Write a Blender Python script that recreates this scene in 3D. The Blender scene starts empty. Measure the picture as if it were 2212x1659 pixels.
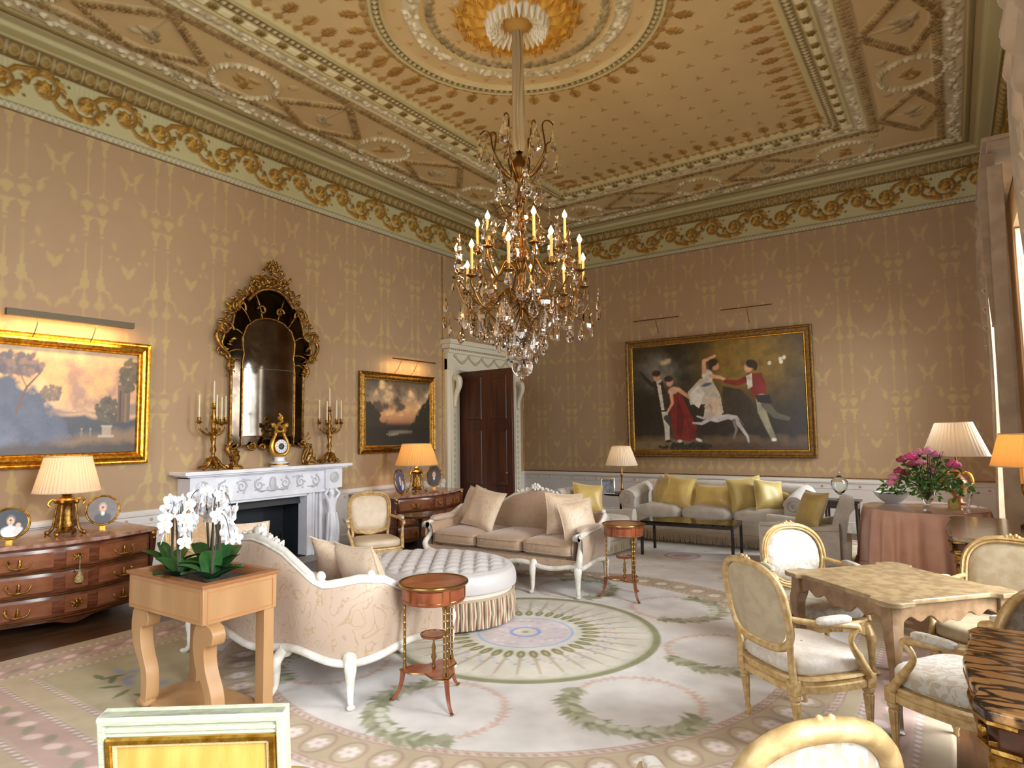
import bpy, math, random
import numpy as np
from mathutils import Vector, Matrix, Euler
PI = math.pi
sc = bpy.context.scene
COL = sc.collection
random.seed(7)
rng = np.random.default_rng(11)

# ---------------------------------------------------------------- camera
YAW, PITCH, ROLL, FPX = .605, .0763, -.0144, 1372.9
cam_d = bpy.data.cameras.new('camera')
cam = bpy.data.objects.new('camera', cam_d)
COL.objects.link(cam)
sc.camera = cam
cam_d.sensor_fit = 'HORIZONTAL'
cam_d.sensor_width = 36.0
cam_d.lens = FPX / 2212 * 36.0
cam_d.clip_start = .05
_f = Vector((-math.sin(YAW) * math.cos(PITCH), math.cos(YAW) * math.cos(PITCH), math.sin(PITCH)))
_r = Vector((math.cos(YAW), math.sin(YAW), 0))
_u = _r.cross(_f)
_r2 = _r * math.cos(ROLL) + _u * math.sin(ROLL)
_u2 = -_r * math.sin(ROLL) + _u * math.cos(ROLL)
cam.matrix_world = Matrix(((_r2.x, _u2.x, -_f.x, 7.8), (_r2.y, _u2.y, -_f.y, 0), (_r2.z, _u2.z, -_f.z, 1.7), (0, 0, 0, 1)))

# ---------------------------------------------------------------- view, world, daylight
sc.view_settings.view_transform = 'Standard'
sc.view_settings.look = 'None'
sc.view_settings.gamma = 1.0
sc.view_settings.use_curve_mapping = False
sc.view_settings.exposure = 0.1
wd = bpy.data.worlds.new('world')
sc.world = wd
wd.use_nodes = True
_bg = wd.node_tree.nodes['Background']
_bg.inputs[0].default_value = (.80, .90, 1.0, 1)
_bg.inputs[1].default_value = 4.0
W, D, YB, Z = 8.6, 11.7, -1.6, 5.9          # room: x 0..W, y YB..D, ceiling height
WIN = (1.0, 4.7, 10.0)                        # window centres along the right wall
WW, WZ0, WZ1 = 1.5, .35, 4.35
def area_light(name, loc, rot, sx, sy, power, col):
    l = bpy.data.lights.new(name, 'AREA')
    l.shape = 'RECTANGLE'; l.size = sx; l.size_y = sy; l.energy = power; l.color = col
    o = bpy.data.objects.new(name, l); COL.objects.link(o)
    o.location = loc; o.rotation_euler = rot
    return o
for _i, _y in enumerate(WIN):
    # soft sky light entering by each tall window, coming slightly from above
    area_light('daylight', (W + 1.15, _y, 3.0), (0, math.radians(70), 0), 3.8, 2.6, (500, 440, 400)[_i], (.92, .96, 1.0)).data.spread = math.radians(115)
area_light('daylight', (5.2, YB - 1.0, 3.1), (math.radians(68), 0, 0), 2.4, 3.8, 70, (.9, .95, 1.0))
def point_light(name, loc, power, col, r=.03):
    l = bpy.data.lights.new(name, 'POINT')
    l.energy = power; l.color = col; l.shadow_soft_size = r
    o = bpy.data.objects.new(name, l); COL.objects.link(o)
    o.location = loc
    return o

# ---------------------------------------------------------------- colour
def lin(c):
    c = np.array(c[:3], float) / 255
    return tuple(np.where(c <= .04045, c / 12.92, ((c + .055) / 1.055) ** 2.4))
# ---------------------------------------------------------------- materials
MATS = {}
def _new(name):
    m = bpy.data.materials.new(name); m.use_nodes = True
    return m, m.node_tree.nodes, m.node_tree.links, m.node_tree.nodes['Principled BSDF']
def mat(name, col, rough=.5, metal=0, col2=None, scale=6, bump=0, bscale=60, kind='noise', stretch=(1, 1, 1), detail=5, lo=.4, hi=.6, **kw):
    if name in MATS: return MATS[name]
    m, N, L, B = _new(name)
    B.inputs['Roughness'].default_value = rough
    B.inputs['Metallic'].default_value = metal
    for k, v in kw.items():
        B.inputs[k.replace('_', ' ')].default_value = v
    a = (*lin(col), 1)
    B.inputs['Base Color'].default_value = a
    tc = N.new('ShaderNodeTexCoord'); mp = N.new('ShaderNodeMapping')
    mp.inputs['Scale'].default_value = stretch
    L.new(tc.outputs['Object'], mp.inputs['Vector'])
    if col2 is not None:
        if kind == 'noise':
            t = N.new('ShaderNodeTexNoise'); t.inputs['Scale'].default_value = scale; t.inputs['Detail'].default_value = detail
            out = t.outputs['Fac']
        elif kind == 'wave':
            t = N.new('ShaderNodeTexWave'); t.inputs['Scale'].default_value = scale; t.inputs['Distortion'].default_value = 6
            t.inputs['Detail'].default_value = 4; t.inputs['Detail Scale'].default_value = 1.5
            out = t.outputs['Fac']
        elif kind == 'vein':
            t = N.new('ShaderNodeTexNoise'); t.inputs['Scale'].default_value = scale; t.inputs['Detail'].default_value = detail
            t.inputs['Distortion'].default_value = 1.6
            s = N.new('ShaderNodeMath'); s.operation = 'SUBTRACT'; s.inputs[1].default_value = .5
            ab = N.new('ShaderNodeMath'); ab.operation = 'ABSOLUTE'
            L.new(t.outputs['Fac'], s.inputs[0]); L.new(s.outputs[0], ab.inputs[0]); out = ab.outputs[0]
        elif kind == 'brocade':
            t = N.new('ShaderNodeTexNoise'); t.inputs['Scale'].default_value = scale; t.inputs['Detail'].default_value = 2
            t.inputs['Distortion'].default_value = 2.2
            out = t.outputs['Fac']
        elif kind == 'cell':
            t = N.new('ShaderNodeTexVoronoi'); t.feature = 'DISTANCE_TO_EDGE'; t.inputs['Scale'].default_value = scale
            nz = N.new('ShaderNodeTexNoise'); nz.inputs['Scale'].default_value = scale * 1.4; nz.inputs['Detail'].default_value = 4
            va = N.new('ShaderNodeVectorMath'); va.operation = 'MULTIPLY_ADD'; va.inputs[1].default_value = (.22, .22, .22)
            L.new(mp.outputs[0], nz.inputs['Vector']); L.new(nz.outputs['Color'], va.inputs[0]); L.new(mp.outputs[0], va.inputs[2]); L.new(va.outputs[0], t.inputs['Vector'])
            out = t.outputs['Distance']
        if kind != 'cell': L.new(mp.outputs[0], t.inputs['Vector'])
        r = N.new('ShaderNodeValToRGB')
        r.color_ramp.elements[0].position = lo; r.color_ramp.elements[1].position = hi
        r.color_ramp.elements[0].color = a; r.color_ramp.elements[1].color = (*lin(col2), 1)
        L.new(out, r.inputs[0]); L.new(r.outputs[0], B.inputs['Base Color'])
    if bump:
        t2 = N.new('ShaderNodeTexNoise'); t2.inputs['Scale'].default_value = bscale; t2.inputs['Detail'].default_value = 4
        L.new(mp.outputs[0], t2.inputs['Vector'])
        b = N.new('ShaderNodeBump'); b.inputs['Strength'].default_value = bump; b.inputs['Distance'].default_value = .01
        L.new(t2.outputs['Fac'], b.inputs['Height']); L.new(b.outputs[0], B.inputs['Normal'])
    MATS[name] = m
    return m
def vmat(name, rough=.8, bump=0, bscale=80, noise=0, **kw):
    'material whose colours come from the Col attribute woven or painted into the mesh'
    m, N, L, B = _new(name)
    B.inputs['Roughness'].default_value = rough
    for k, v in kw.items():
        B.inputs[k.replace('_', ' ')].default_value = v
    at = N.new('ShaderNodeAttribute'); at.attribute_name = 'Col'
    tc = N.new('ShaderNodeTexCoord')
    src = at.outputs['Color']
    if noise:
        t = N.new('ShaderNodeTexNoise'); t.inputs['Scale'].default_value = 14; t.inputs['Detail'].default_value = 6
        L.new(tc.outputs['Object'], t.inputs['Vector'])
        mr = N.new('ShaderNodeMapRange'); mr.inputs[3].default_value = 1 - noise; mr.inputs[4].default_value = 1 + noise
        L.new(t.outputs['Fac'], mr.inputs[0])
        mx = N.new('ShaderNodeVectorMath'); mx.operation = 'SCALE'
        L.new(src, mx.inputs[0]); L.new(mr.outputs[0], mx.inputs['Scale']); src = mx.outputs[0]
    L.new(src, B.inputs['Base Color'])
    if bump:
        t2 = N.new('ShaderNodeTexNoise'); t2.inputs['Scale'].default_value = bscale
        L.new(tc.outputs['Object'], t2.inputs['Vector'])
        b = N.new('ShaderNodeBump'); b.inputs['Strength'].default_value = bump; b.inputs['Distance'].default_value = .01
        L.new(t2.outputs['Fac'], b.inputs['Height']); L.new(b.outputs[0], B.inputs['Normal'])
    MATS[name] = m
    return m
def emat(name, col, strength):
    m, N, L, B = _new(name)
    B.inputs['Base Color'].default_value = (*lin(col), 1)
    B.inputs['Emission Color'].default_value = (*lin(col), 1)
    B.inputs['Emission Strength'].default_value = strength
    MATS[name] = m
    return m
def glass_mat(name, col=(255, 255, 255), rough=.02, ior=1.45):
    m, N, L, B = _new(name)
    B.inputs['Base Color'].default_value = (*lin(col), 1)
    B.inputs['Roughness'].default_value = rough
    B.inputs['IOR'].default_value = ior
    B.inputs['Transmission Weight'].default_value = 1
    MATS[name] = m
    return m
def thin_glass(name):
    m = bpy.data.materials.new(name); m.use_nodes = True
    N, L = m.node_tree.nodes, m.node_tree.links
    N.clear()
    o = N.new('ShaderNodeOutputMaterial'); t = N.new('ShaderNodeBsdfTransparent'); g = N.new('ShaderNodeBsdfGlossy')
    g.inputs['Roughness'].default_value = .02
    x = N.new('ShaderNodeMixShader'); x.inputs[0].default_value = .07
    L.new(t.outputs[0], x.inputs[1]); L.new(g.outputs[0], x.inputs[2]); L.new(x.outputs[0], o.inputs[0])
    MATS[name] = m
    return m
def shade_mat(name, col, trans=.5):
    m = bpy.data.materials.new(name); m.use_nodes = True
    N, L = m.node_tree.nodes, m.node_tree.links
    N.clear()
    o = N.new('ShaderNodeOutputMaterial'); d = N.new('ShaderNodeBsdfDiffuse'); t = N.new('ShaderNodeBsdfTranslucent')
    d.inputs[0].default_value = (*lin(col), 1); t.inputs[0].default_value = (*lin(col), 1)
    x = N.new('ShaderNodeMixShader'); x.inputs[0].default_value = trans
    L.new(d.outputs[0], x.inputs[1]); L.new(t.outputs[0], x.inputs[2]); L.new(x.outputs[0], o.inputs[0])
    MATS[name] = m
    return m
gold = mat('gilding', (196, 140, 40), .32, 1, (232, 186, 84), 30, .35, 45)
gold_old = mat('old_gilding', (128, 90, 38), .42, 1, (184, 142, 74), 26, .5, 40)
brass = mat('brass', (160, 126, 74), .3, 1)
giltwood = mat('gilt_wood', (180, 146, 92), .42, .15, (204, 174, 122), 24, .15, 60)
palewood = mat('pale_gilt_wood', (164, 134, 88), .5, .15, (190, 162, 112), 20, .1, 60)
white_paint = mat('white_paint', (226, 222, 212), .45, 0, (206, 200, 186), 12, .1, 40)
cream_paint = mat('cream_paint', (222, 214, 192), .5, 0)
dado_paint = mat('dado_paint', (214, 208, 200), .6, 0)
greenish_paint = mat('greenish_paint', (184, 186, 162), .5, 0, (168, 172, 146), 30, .15, 50, stretch=(1, 1, 8))
wal_red = mat('mahogany', (120, 58, 34), .2, 0, (148, 82, 52), 6, 0, 60, 'noise', (3, .6, .6))
king = mat('kingwood', (88, 46, 28), .22, 0, (116, 66, 42), 7, 0, 60, 'noise', (1, 1, 6))
king_dk = mat('kingwood_dark', (74, 38, 22), .2, 0, (96, 52, 32), 7, 0, 60, 'noise', (1, 1, 6))
burl = mat('burl_wood', (144, 114, 84), .3, 0, (120, 92, 64), 14, 0, 60)
satin = mat('satinwood', (174, 134, 90), .38, 0, (158, 118, 76), 4, 0, 60, 'noise', (1, 1, .25))
door_wood = mat('door_mahogany', (84, 42, 24), .35, 0, (62, 30, 18), 3, 0, 60, 'noise', (3, 3, .3))
black_lacquer = mat('black_lacquer', (34, 30, 30), .12, 0)
dark_wood = mat('ebonised_wood', (46, 34, 28), .25, 0)
iron = mat('cast_iron', (26, 28, 32), .5, .3)
soot = mat('firebox_black', (30, 34, 40), .7, 0)
marble_white = mat('white_marble', (238, 239, 243), .22, 0, (222, 222, 228), 3, 0, 60, 'noise', detail=8)
marble_pink = mat('pink_marble', (134, 92, 76), .12, 0, (180, 146, 130), 9, 0, 60, 'noise', detail=8)
marble_brown = mat('golden_black_marble', (44, 28, 26), .15, 0, (196, 148, 94), 5, 0, 60, 'cell', (.9, 2.4, 1), 4, .04, .13)
marble_grey = mat('grey_brown_marble', (96, 82, 66), .15, 0, (150, 130, 104), 5, 0, 60, 'vein', (1.2, 2.5, 1), 6, .02, .1)
brocade = mat('beige_rose_brocade', (172, 144, 108), .55, 0, (188, 164, 142), 5.5, .12, 90, 'vein', detail=2, lo=.0, hi=.028, Sheen_Weight=.3)
brocade_in = mat('taupe_brocade', (160, 132, 104), .5, 0, (174, 146, 120), 6, .12, 90, 'vein', detail=2, lo=.0, hi=.03, Sheen_Weight=.3)
silk_cush = mat('cream_silk_brocade', (190, 162, 126), .45, 0, (206, 182, 154), 7, .1, 90, 'vein', detail=2, lo=.0, hi=.03, Sheen_Weight=.3)
ivory_silk = mat('ivory_silk', (214, 204, 190), .45, 0, (202, 190, 174), 14, .08, 90, 'brocade', Sheen_Weight=.3)
bright_silk = mat('white_figured_silk', (194, 187, 174), .45, 0, (174, 160, 138), 12, .08, 90, 'brocade', lo=.5, hi=.56, Sheen_Weight=.3)
tan_silk = mat('tan_silk', (196, 164, 126), .45, 0, (184, 150, 112), 8, .1, 90, 'brocade')
beige_cloth = mat('beige_cloth', (186, 170, 140), .7, 0, (174, 156, 126), 16, .1, 120)
grey_linen = mat('grey_linen', (192, 184, 172), .75, 0, (180, 171, 158), 9, .2, 160, Sheen_Weight=.3)
ottoman_cloth = mat('lilac_grey_satin', (182, 175, 170), .42, 0, None, 9, .08, 160, Sheen_Weight=.3)
yellow_silk = mat('yellow_silk', (214, 188, 112), .35, 0, (202, 172, 94), 5, .05, 60, Sheen_Weight=.4)
olive_silk = mat('olive_silk', (194, 170, 98), .4, 0, (180, 154, 82), 5, .05, 60, Sheen_Weight=.4)
yellow_damask = mat('yellow_damask', (206, 168, 88), .45, 0, (192, 150, 70), 6, .1, 90, 'noise', (3, 3, .5))
pink_cloth = mat('pink_cloth', (240, 196, 174), .75, 0, (234, 188, 164), 6, .1, 100)
curtain_m = mat('taupe_curtain', (186, 164, 136), .7, 0, (170, 148, 120), 5, .1, 100, Sheen_Weight=.3)
curtain_lining = mat('curtain_trim', (206, 186, 156), .7, 0)
rope_m = mat('ruched_silk', (170, 146, 104), .6, 0)
leaf_m = mat('orchid_leaf', (34, 84, 30), .35, 0, (20, 58, 24), 6)
rose_leaf = mat('rose_leaf', (58, 116, 44), .5, 0, (104, 152, 70), 9)
stem_m = mat('orchid_stem', (70, 62, 44), .6, 0)
petal_m = mat('white_petal', (226, 224, 228), .5, 0, Subsurface_Weight=.15)
lip_m = mat('orchid_lip', (222, 178, 122), .5, 0)
rose_hot = mat('magenta_rose', (255, 96, 176), .5, 0)
rose_soft = mat('pink_rose', (250, 176, 204), .5, 0, (240, 140, 176), 30)
rose_dark = mat('crimson_rose', (176, 72, 106), .5, 0)
wax = mat('candle_wax', (228, 216, 184), .5, 0, Subsurface_Weight=.2)
wax_warm = mat('candle_tube', (240, 190, 110), .5, 0)
china = mat('grey_china', (196, 200, 202), .2, 0)
silver = mat('silver', (200, 200, 200), .2, 1)
plate_white = mat('enamel_dial', (226, 232, 238), .2, 0)
black_m = mat('dial_black', (24, 20, 20), .3, 0)
crystal = glass_mat('crystal', (255, 250, 244), .01, 1.5)
clear_glass = glass_mat('clear_glass', (250, 255, 252), .01, 1.45)
amber_crystal = glass_mat('amber_crystal', (255, 226, 190), .02, 1.5)
mirror_m = mat('old_mirror', (176, 172, 168), .04, 1, (146, 140, 134), 2.5, 0, 60)
mirror_dark = mat('dark_mirror', (92, 80, 66), .08, 1, (60, 50, 42), 4, 0, 60)
shade_lit = shade_mat('pleated_ivory_shade', (238, 222, 196), .5)
shade_amber = shade_mat('pleated_amber_shade', (236, 196, 130), .5)
shade_grey = shade_mat('pleated_grey_shade', (214, 204, 186), .35)
bulb_m = emat('warm_bulb', (255, 190, 110), 30)
flame_m = emat('flame_bulb', (255, 206, 140), 60)
wglass = thin_glass('window_glass')
# ---------------------------------------------------------------- objects and tags
def thing(name, label, cat, loc=(0, 0, 0), rz=0, group=None):
    o = bpy.data.objects.new(name, None); COL.objects.link(o)
    o.empty_display_size = .1
    o.location = loc; o.rotation_euler = (0, 0, rz)
    o['label'] = label; o['category'] = cat
    if group: o['group'] = group
    return o
def tag(o, label, cat, group=None):
    o['label'] = label; o['category'] = cat
    if group: o['group'] = group
    return o
def struct(o):
    o['kind'] = 'structure'
    return o
def copy_tree(o, loc=None, rz=None, label=None, parent=None):
    c = o.copy(); COL.objects.link(c)
    if parent is not None: c.parent = parent
    for ch in list(o.children): copy_tree(ch, parent=c)
    if loc is not None: c.location = loc
    if rz is not None: c.rotation_euler = (0, 0, rz)
    if label: c['label'] = label
    return c
# ---------------------------------------------------------------- mesh builder
class MB:
    def __init__(s, T=None):
        s.v = []; s.f = []; s.mi = []; s.m = 0
        s.T = T or Matrix.Identity(4)
    def add(s, vs, fs):
        b = len(s.v)
        s.v += [tuple(s.T @ Vector(p)) for p in vs]
        s.f += [tuple(b + i for i in f) for f in fs]
        s.mi += [s.m] * len(fs)
        return s
    def box(s, c, d, rz=0, rx=0, ry=0, taper=1):
        x, y, z = d[0] / 2, d[1] / 2, d[2] / 2
        R = Euler((rx, ry, rz)).to_matrix(); c = Vector(c)
        vs = [c + R @ Vector((sx * x * (taper if sz < 0 else 1), sy * y * (taper if sz < 0 else 1), sz * z)) for sz in (-1, 1) for sy in (-1, 1) for sx in (-1, 1)]
        return s.add(vs, [(0, 2, 3, 1), (4, 5, 7, 6), (0, 1, 5, 4), (2, 6, 7, 3), (0, 4, 6, 2), (1, 3, 7, 5)])
    def grid(s, fn, nu, nv, cu=False, cv=False):
        vs = [fn(i / (nu if cu else nu - 1), j / (nv if cv else nv - 1)) for j in range(nv) for i in range(nu)]
        fs = []
        for j in range(nv if cv else nv - 1):
            for i in range(nu if cu else nu - 1):
                a, b = i, (i + 1) % nu; c, d = j, (j + 1) % nv
                fs.append((c * nu + a, c * nu + b, d * nu + b, d * nu + a))
        return s.add(vs, fs)
    def lathe(s, prof, n=24, c=(0, 0, 0), fl=None, cap=True):
        c = Vector(c); vs = []; fs = []
        for r, z in prof:
            for k in range(n):
                a = 2 * PI * k / n
                q = r * (1 + (fl(a, z) if fl else 0))
                vs.append(c + Vector((q * math.cos(a), q * math.sin(a), z)))
        m = len(prof)
        for j in range(m - 1):
            for k in range(n):
                fs.append((j * n + k, j * n + (k + 1) % n, (j + 1) * n + (k + 1) % n, (j + 1) * n + k))
        if cap:
            if prof[0][0] > 1e-4: fs.append(tuple(range(n - 1, -1, -1)))
            if prof[-1][0] > 1e-4: fs.append(tuple((m - 1) * n + k for k in range(n)))
        return s.add(vs, fs)
    def tube(s, pts, r, n=8, closed=False, flat=1.0, up=None):
        pts = [Vector(p) for p in pts]; m = len(pts)
        rs = r if isinstance(r, (list, tuple)) else [r] * m
        if len(rs) != m:
            rs = [float(np.interp(i / (m - 1), np.linspace(0, 1, len(rs)), rs)) for i in range(m)]
        vs = []; fs = []; nrm = None
        for i, p in enumerate(pts):
            if closed: t = pts[(i + 1) % m] - pts[i - 1]
            else: t = pts[min(i + 1, m - 1)] - pts[max(i - 1, 0)]
            if t.length < 1e-9: t = Vector((0, 0, 1))
            t.normalize()
            if up is not None: nrm = Vector(up) - t * t.dot(Vector(up))
            elif nrm is None: nrm = t.orthogonal()
            else: nrm = nrm - t * t.dot(nrm)
            if nrm.length < 1e-6: nrm = t.orthogonal()
            nrm.normalize(); bn = t.cross(nrm)
            for k in range(n):
                a = 2 * PI * k / n + PI / n
                vs.append(p + nrm * (math.cos(a) * rs[i] * flat) + bn * (math.sin(a) * rs[i]))
        for i in range(m if closed else m - 1):
            a, b = i * n, ((i + 1) % m) * n
            for k in range(n): fs.append((a + k, a + (k + 1) % n, b + (k + 1) % n, b + k))
        if not closed: fs += [tuple(range(n - 1, -1, -1)), tuple((m - 1) * n + k for k in range(n))]
        return s.add(vs, fs)
    def sq(s, c, h, e1=.5, e2=.5, nu=24, nv=14, rz=0, rx=0, ry=0, fn=None):
        'superellipsoid with half sizes h'
        R = Euler((rx, ry, rz)).to_matrix(); c = Vector(c)
        pw = lambda x, e: math.copysign(abs(x) ** e, x)
        def g(u, v):
            w = 2 * PI * u; t = PI * (v - .5) * .9999
            p = Vector((h[0] * pw(math.cos(t), e1) * pw(math.cos(w), e2), h[1] * pw(math.cos(t), e1) * pw(math.sin(w), e2), h[2] * pw(math.sin(t), e1)))
            if fn: p = Vector(fn(p))
            return c + R @ p
        return s.grid(g, nu, nv, cu=True)
    def blob(s, c, r, n=8, rz=0):
        h = (r, r, r) if not isinstance(r, (tuple, list)) else r
        return s.sq(c, h, 1, 1, n, max(5, n // 2 + 2), rz)
    def prism(s, poly, z0, z1, M=None):
        'polygon in xy pulled from z0 to z1, M places it'
        M = M or Matrix.Identity(4); n = len(poly)
        vs = [M @ Vector((x, y, z0)) for x, y in poly] + [M @ Vector((x, y, z1)) for x, y in poly]
        fs = [tuple(range(n - 1, -1, -1)), tuple(range(n, 2 * n))] + [(i, (i + 1) % n, n + (i + 1) % n, n + i) for i in range(n)]
        return s.add(vs, fs)
    def build(s, name, mats, parent=None, bevel=0, smooth=40, loc=None, sub=0):
        me = bpy.data.meshes.new(name)
        me.from_pydata(s.v, [], s.f)
        if not isinstance(mats, (list, tuple)): mats = [mats]
        for m in mats: me.materials.append(m)
        if len(mats) > 1: me.polygons.foreach_set('material_index', s.mi)
        if smooth:
            me.polygons.foreach_set('use_smooth', [True] * len(me.polygons))
            me.update()
            me.set_sharp_from_angle(angle=math.radians(smooth))
        me.update()
        o = bpy.data.objects.new(name, me); COL.objects.link(o)
        if parent is not None: o.parent = parent
        if loc is not None: o.location = loc
        if bevel:
            b = o.modifiers.new('bevel', 'BEVEL'); b.width = bevel; b.segments = 2; b.limit_method = 'ANGLE'
        if sub:
            b = o.modifiers.new('sub', 'SUBSURF'); b.levels = sub; b.render_levels = sub
        return o
def smooth_pts(pts, n=6, closed=False):
    'Catmull-Rom through the points'
    P = [Vector(p) for p in pts]; m = len(P); out = []
    for i in range(m if closed else m - 1):
        if closed: p0, p1, p2, p3 = P[i - 1], P[i], P[(i + 1) % m], P[(i + 2) % m]
        else: p0, p1, p2, p3 = P[max(i - 1, 0)], P[i], P[i + 1], P[min(i + 2, m - 1)]
        for k in range(n):
            t = k / n
            out.append(.5 * ((2 * p1) + (p2 - p0) * t + (2 * p0 - 5 * p1 + 4 * p2 - p3) * t * t + (3 * p1 - p0 - 3 * p2 + p3) * t ** 3))
    if not closed: out.append(P[-1])
    return out
def spiral(c, r, turns, a0, M, n=22, dirn=1):
    'flat spiral in the xy plane of M'
    out = []
    for i in range(n):
        t = i / (n - 1); a = a0 + dirn * turns * 2 * PI * t; q = r * (1 - t * .85)
        out.append(M @ Vector((c[0] + q * math.cos(a), c[1] + q * math.sin(a), 0)))
    return out
def frame_sweep(mb, w, h, prof, M):
    'mitred rectangular frame; prof = [(inset from the outer edge, depth)]; M maps x right, y up, z towards the room'
    n = len(prof)
    vs = []
    for sx, sy in ((-1, -1), (1, -1), (1, 1), (-1, 1)):
        for a, d in prof: vs.append(M @ Vector((sx * (w / 2 - a), sy * (h / 2 - a), d)))
    fs = [(k * n + i, ((k + 1) % 4) * n + i, ((k + 1) % 4) * n + i + 1, k * n + i + 1) for k in range(4) for i in range(n - 1)]
    mb.add(vs, fs)
def gridmesh(name, P, colr, material, parent=None, keep=None, smooth=True):
    ny, nx = P.shape[:2]
    me = bpy.data.meshes.new(name)
    idx = np.arange(ny * nx).reshape(ny, nx)
    q = np.stack([idx[:-1, :-1], idx[:-1, 1:], idx[1:, 1:], idx[1:, :-1]], -1)
    q = q[keep] if keep is not None else q.reshape(-1, 4)
    me.vertices.add(ny * nx); me.vertices.foreach_set('co', P.astype(np.float32).ravel())
    nf = len(q)
    me.loops.add(nf * 4); me.loops.foreach_set('vertex_index', q.astype(np.int32).ravel())
    me.polygons.add(nf); me.polygons.foreach_set('loop_start', np.arange(nf, dtype=np.int32) * 4)
    me.polygons.foreach_set('use_smooth', np.full(nf, smooth))
    me.update(calc_edges=True)
    a = me.color_attributes.new('Col', 'FLOAT_COLOR', 'POINT')
    c4 = np.ones((ny * nx, 4), np.float32); c4[:, :3] = colr.reshape(-1, 3)
    a.data.foreach_set('color', c4.ravel())
    me.materials.append(material)
    o = bpy.data.objects.new(name, me); COL.objects.link(o)
    if parent is not None: o.parent = parent
    return o
# ---------------------------------------------------------------- pattern canvas
def fbm(ny, nx, cells, octv=4, seed=0):
    r = np.random.default_rng(seed); out = np.zeros((ny, nx)); amp = 1; tot = 0
    for o in range(octv):
        cy = max(2, int(cells * 2 ** o)); cx = max(2, int(cells * 2 ** o * nx / ny))
        g = r.random((cy + 2, cx + 2))
        y = np.linspace(0, cy, ny); x = np.linspace(0, cx, nx)
        yi = np.minimum(y.astype(int), cy); xi = np.minimum(x.astype(int), cx)
        fy = (y - yi)[:, None]; fx = (x - xi)[None]
        fy = fy * fy * (3 - 2 * fy); fx = fx * fx * (3 - 2 * fx)
        a = g[yi][:, xi]; b = g[yi][:, xi + 1]; c = g[yi + 1][:, xi]; d = g[yi + 1][:, xi + 1]
        out += amp * ((a * (1 - fx) + b * fx) * (1 - fy) + (c * (1 - fx) + d * fx) * fy); tot += amp; amp *= .5
    return out / tot
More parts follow.
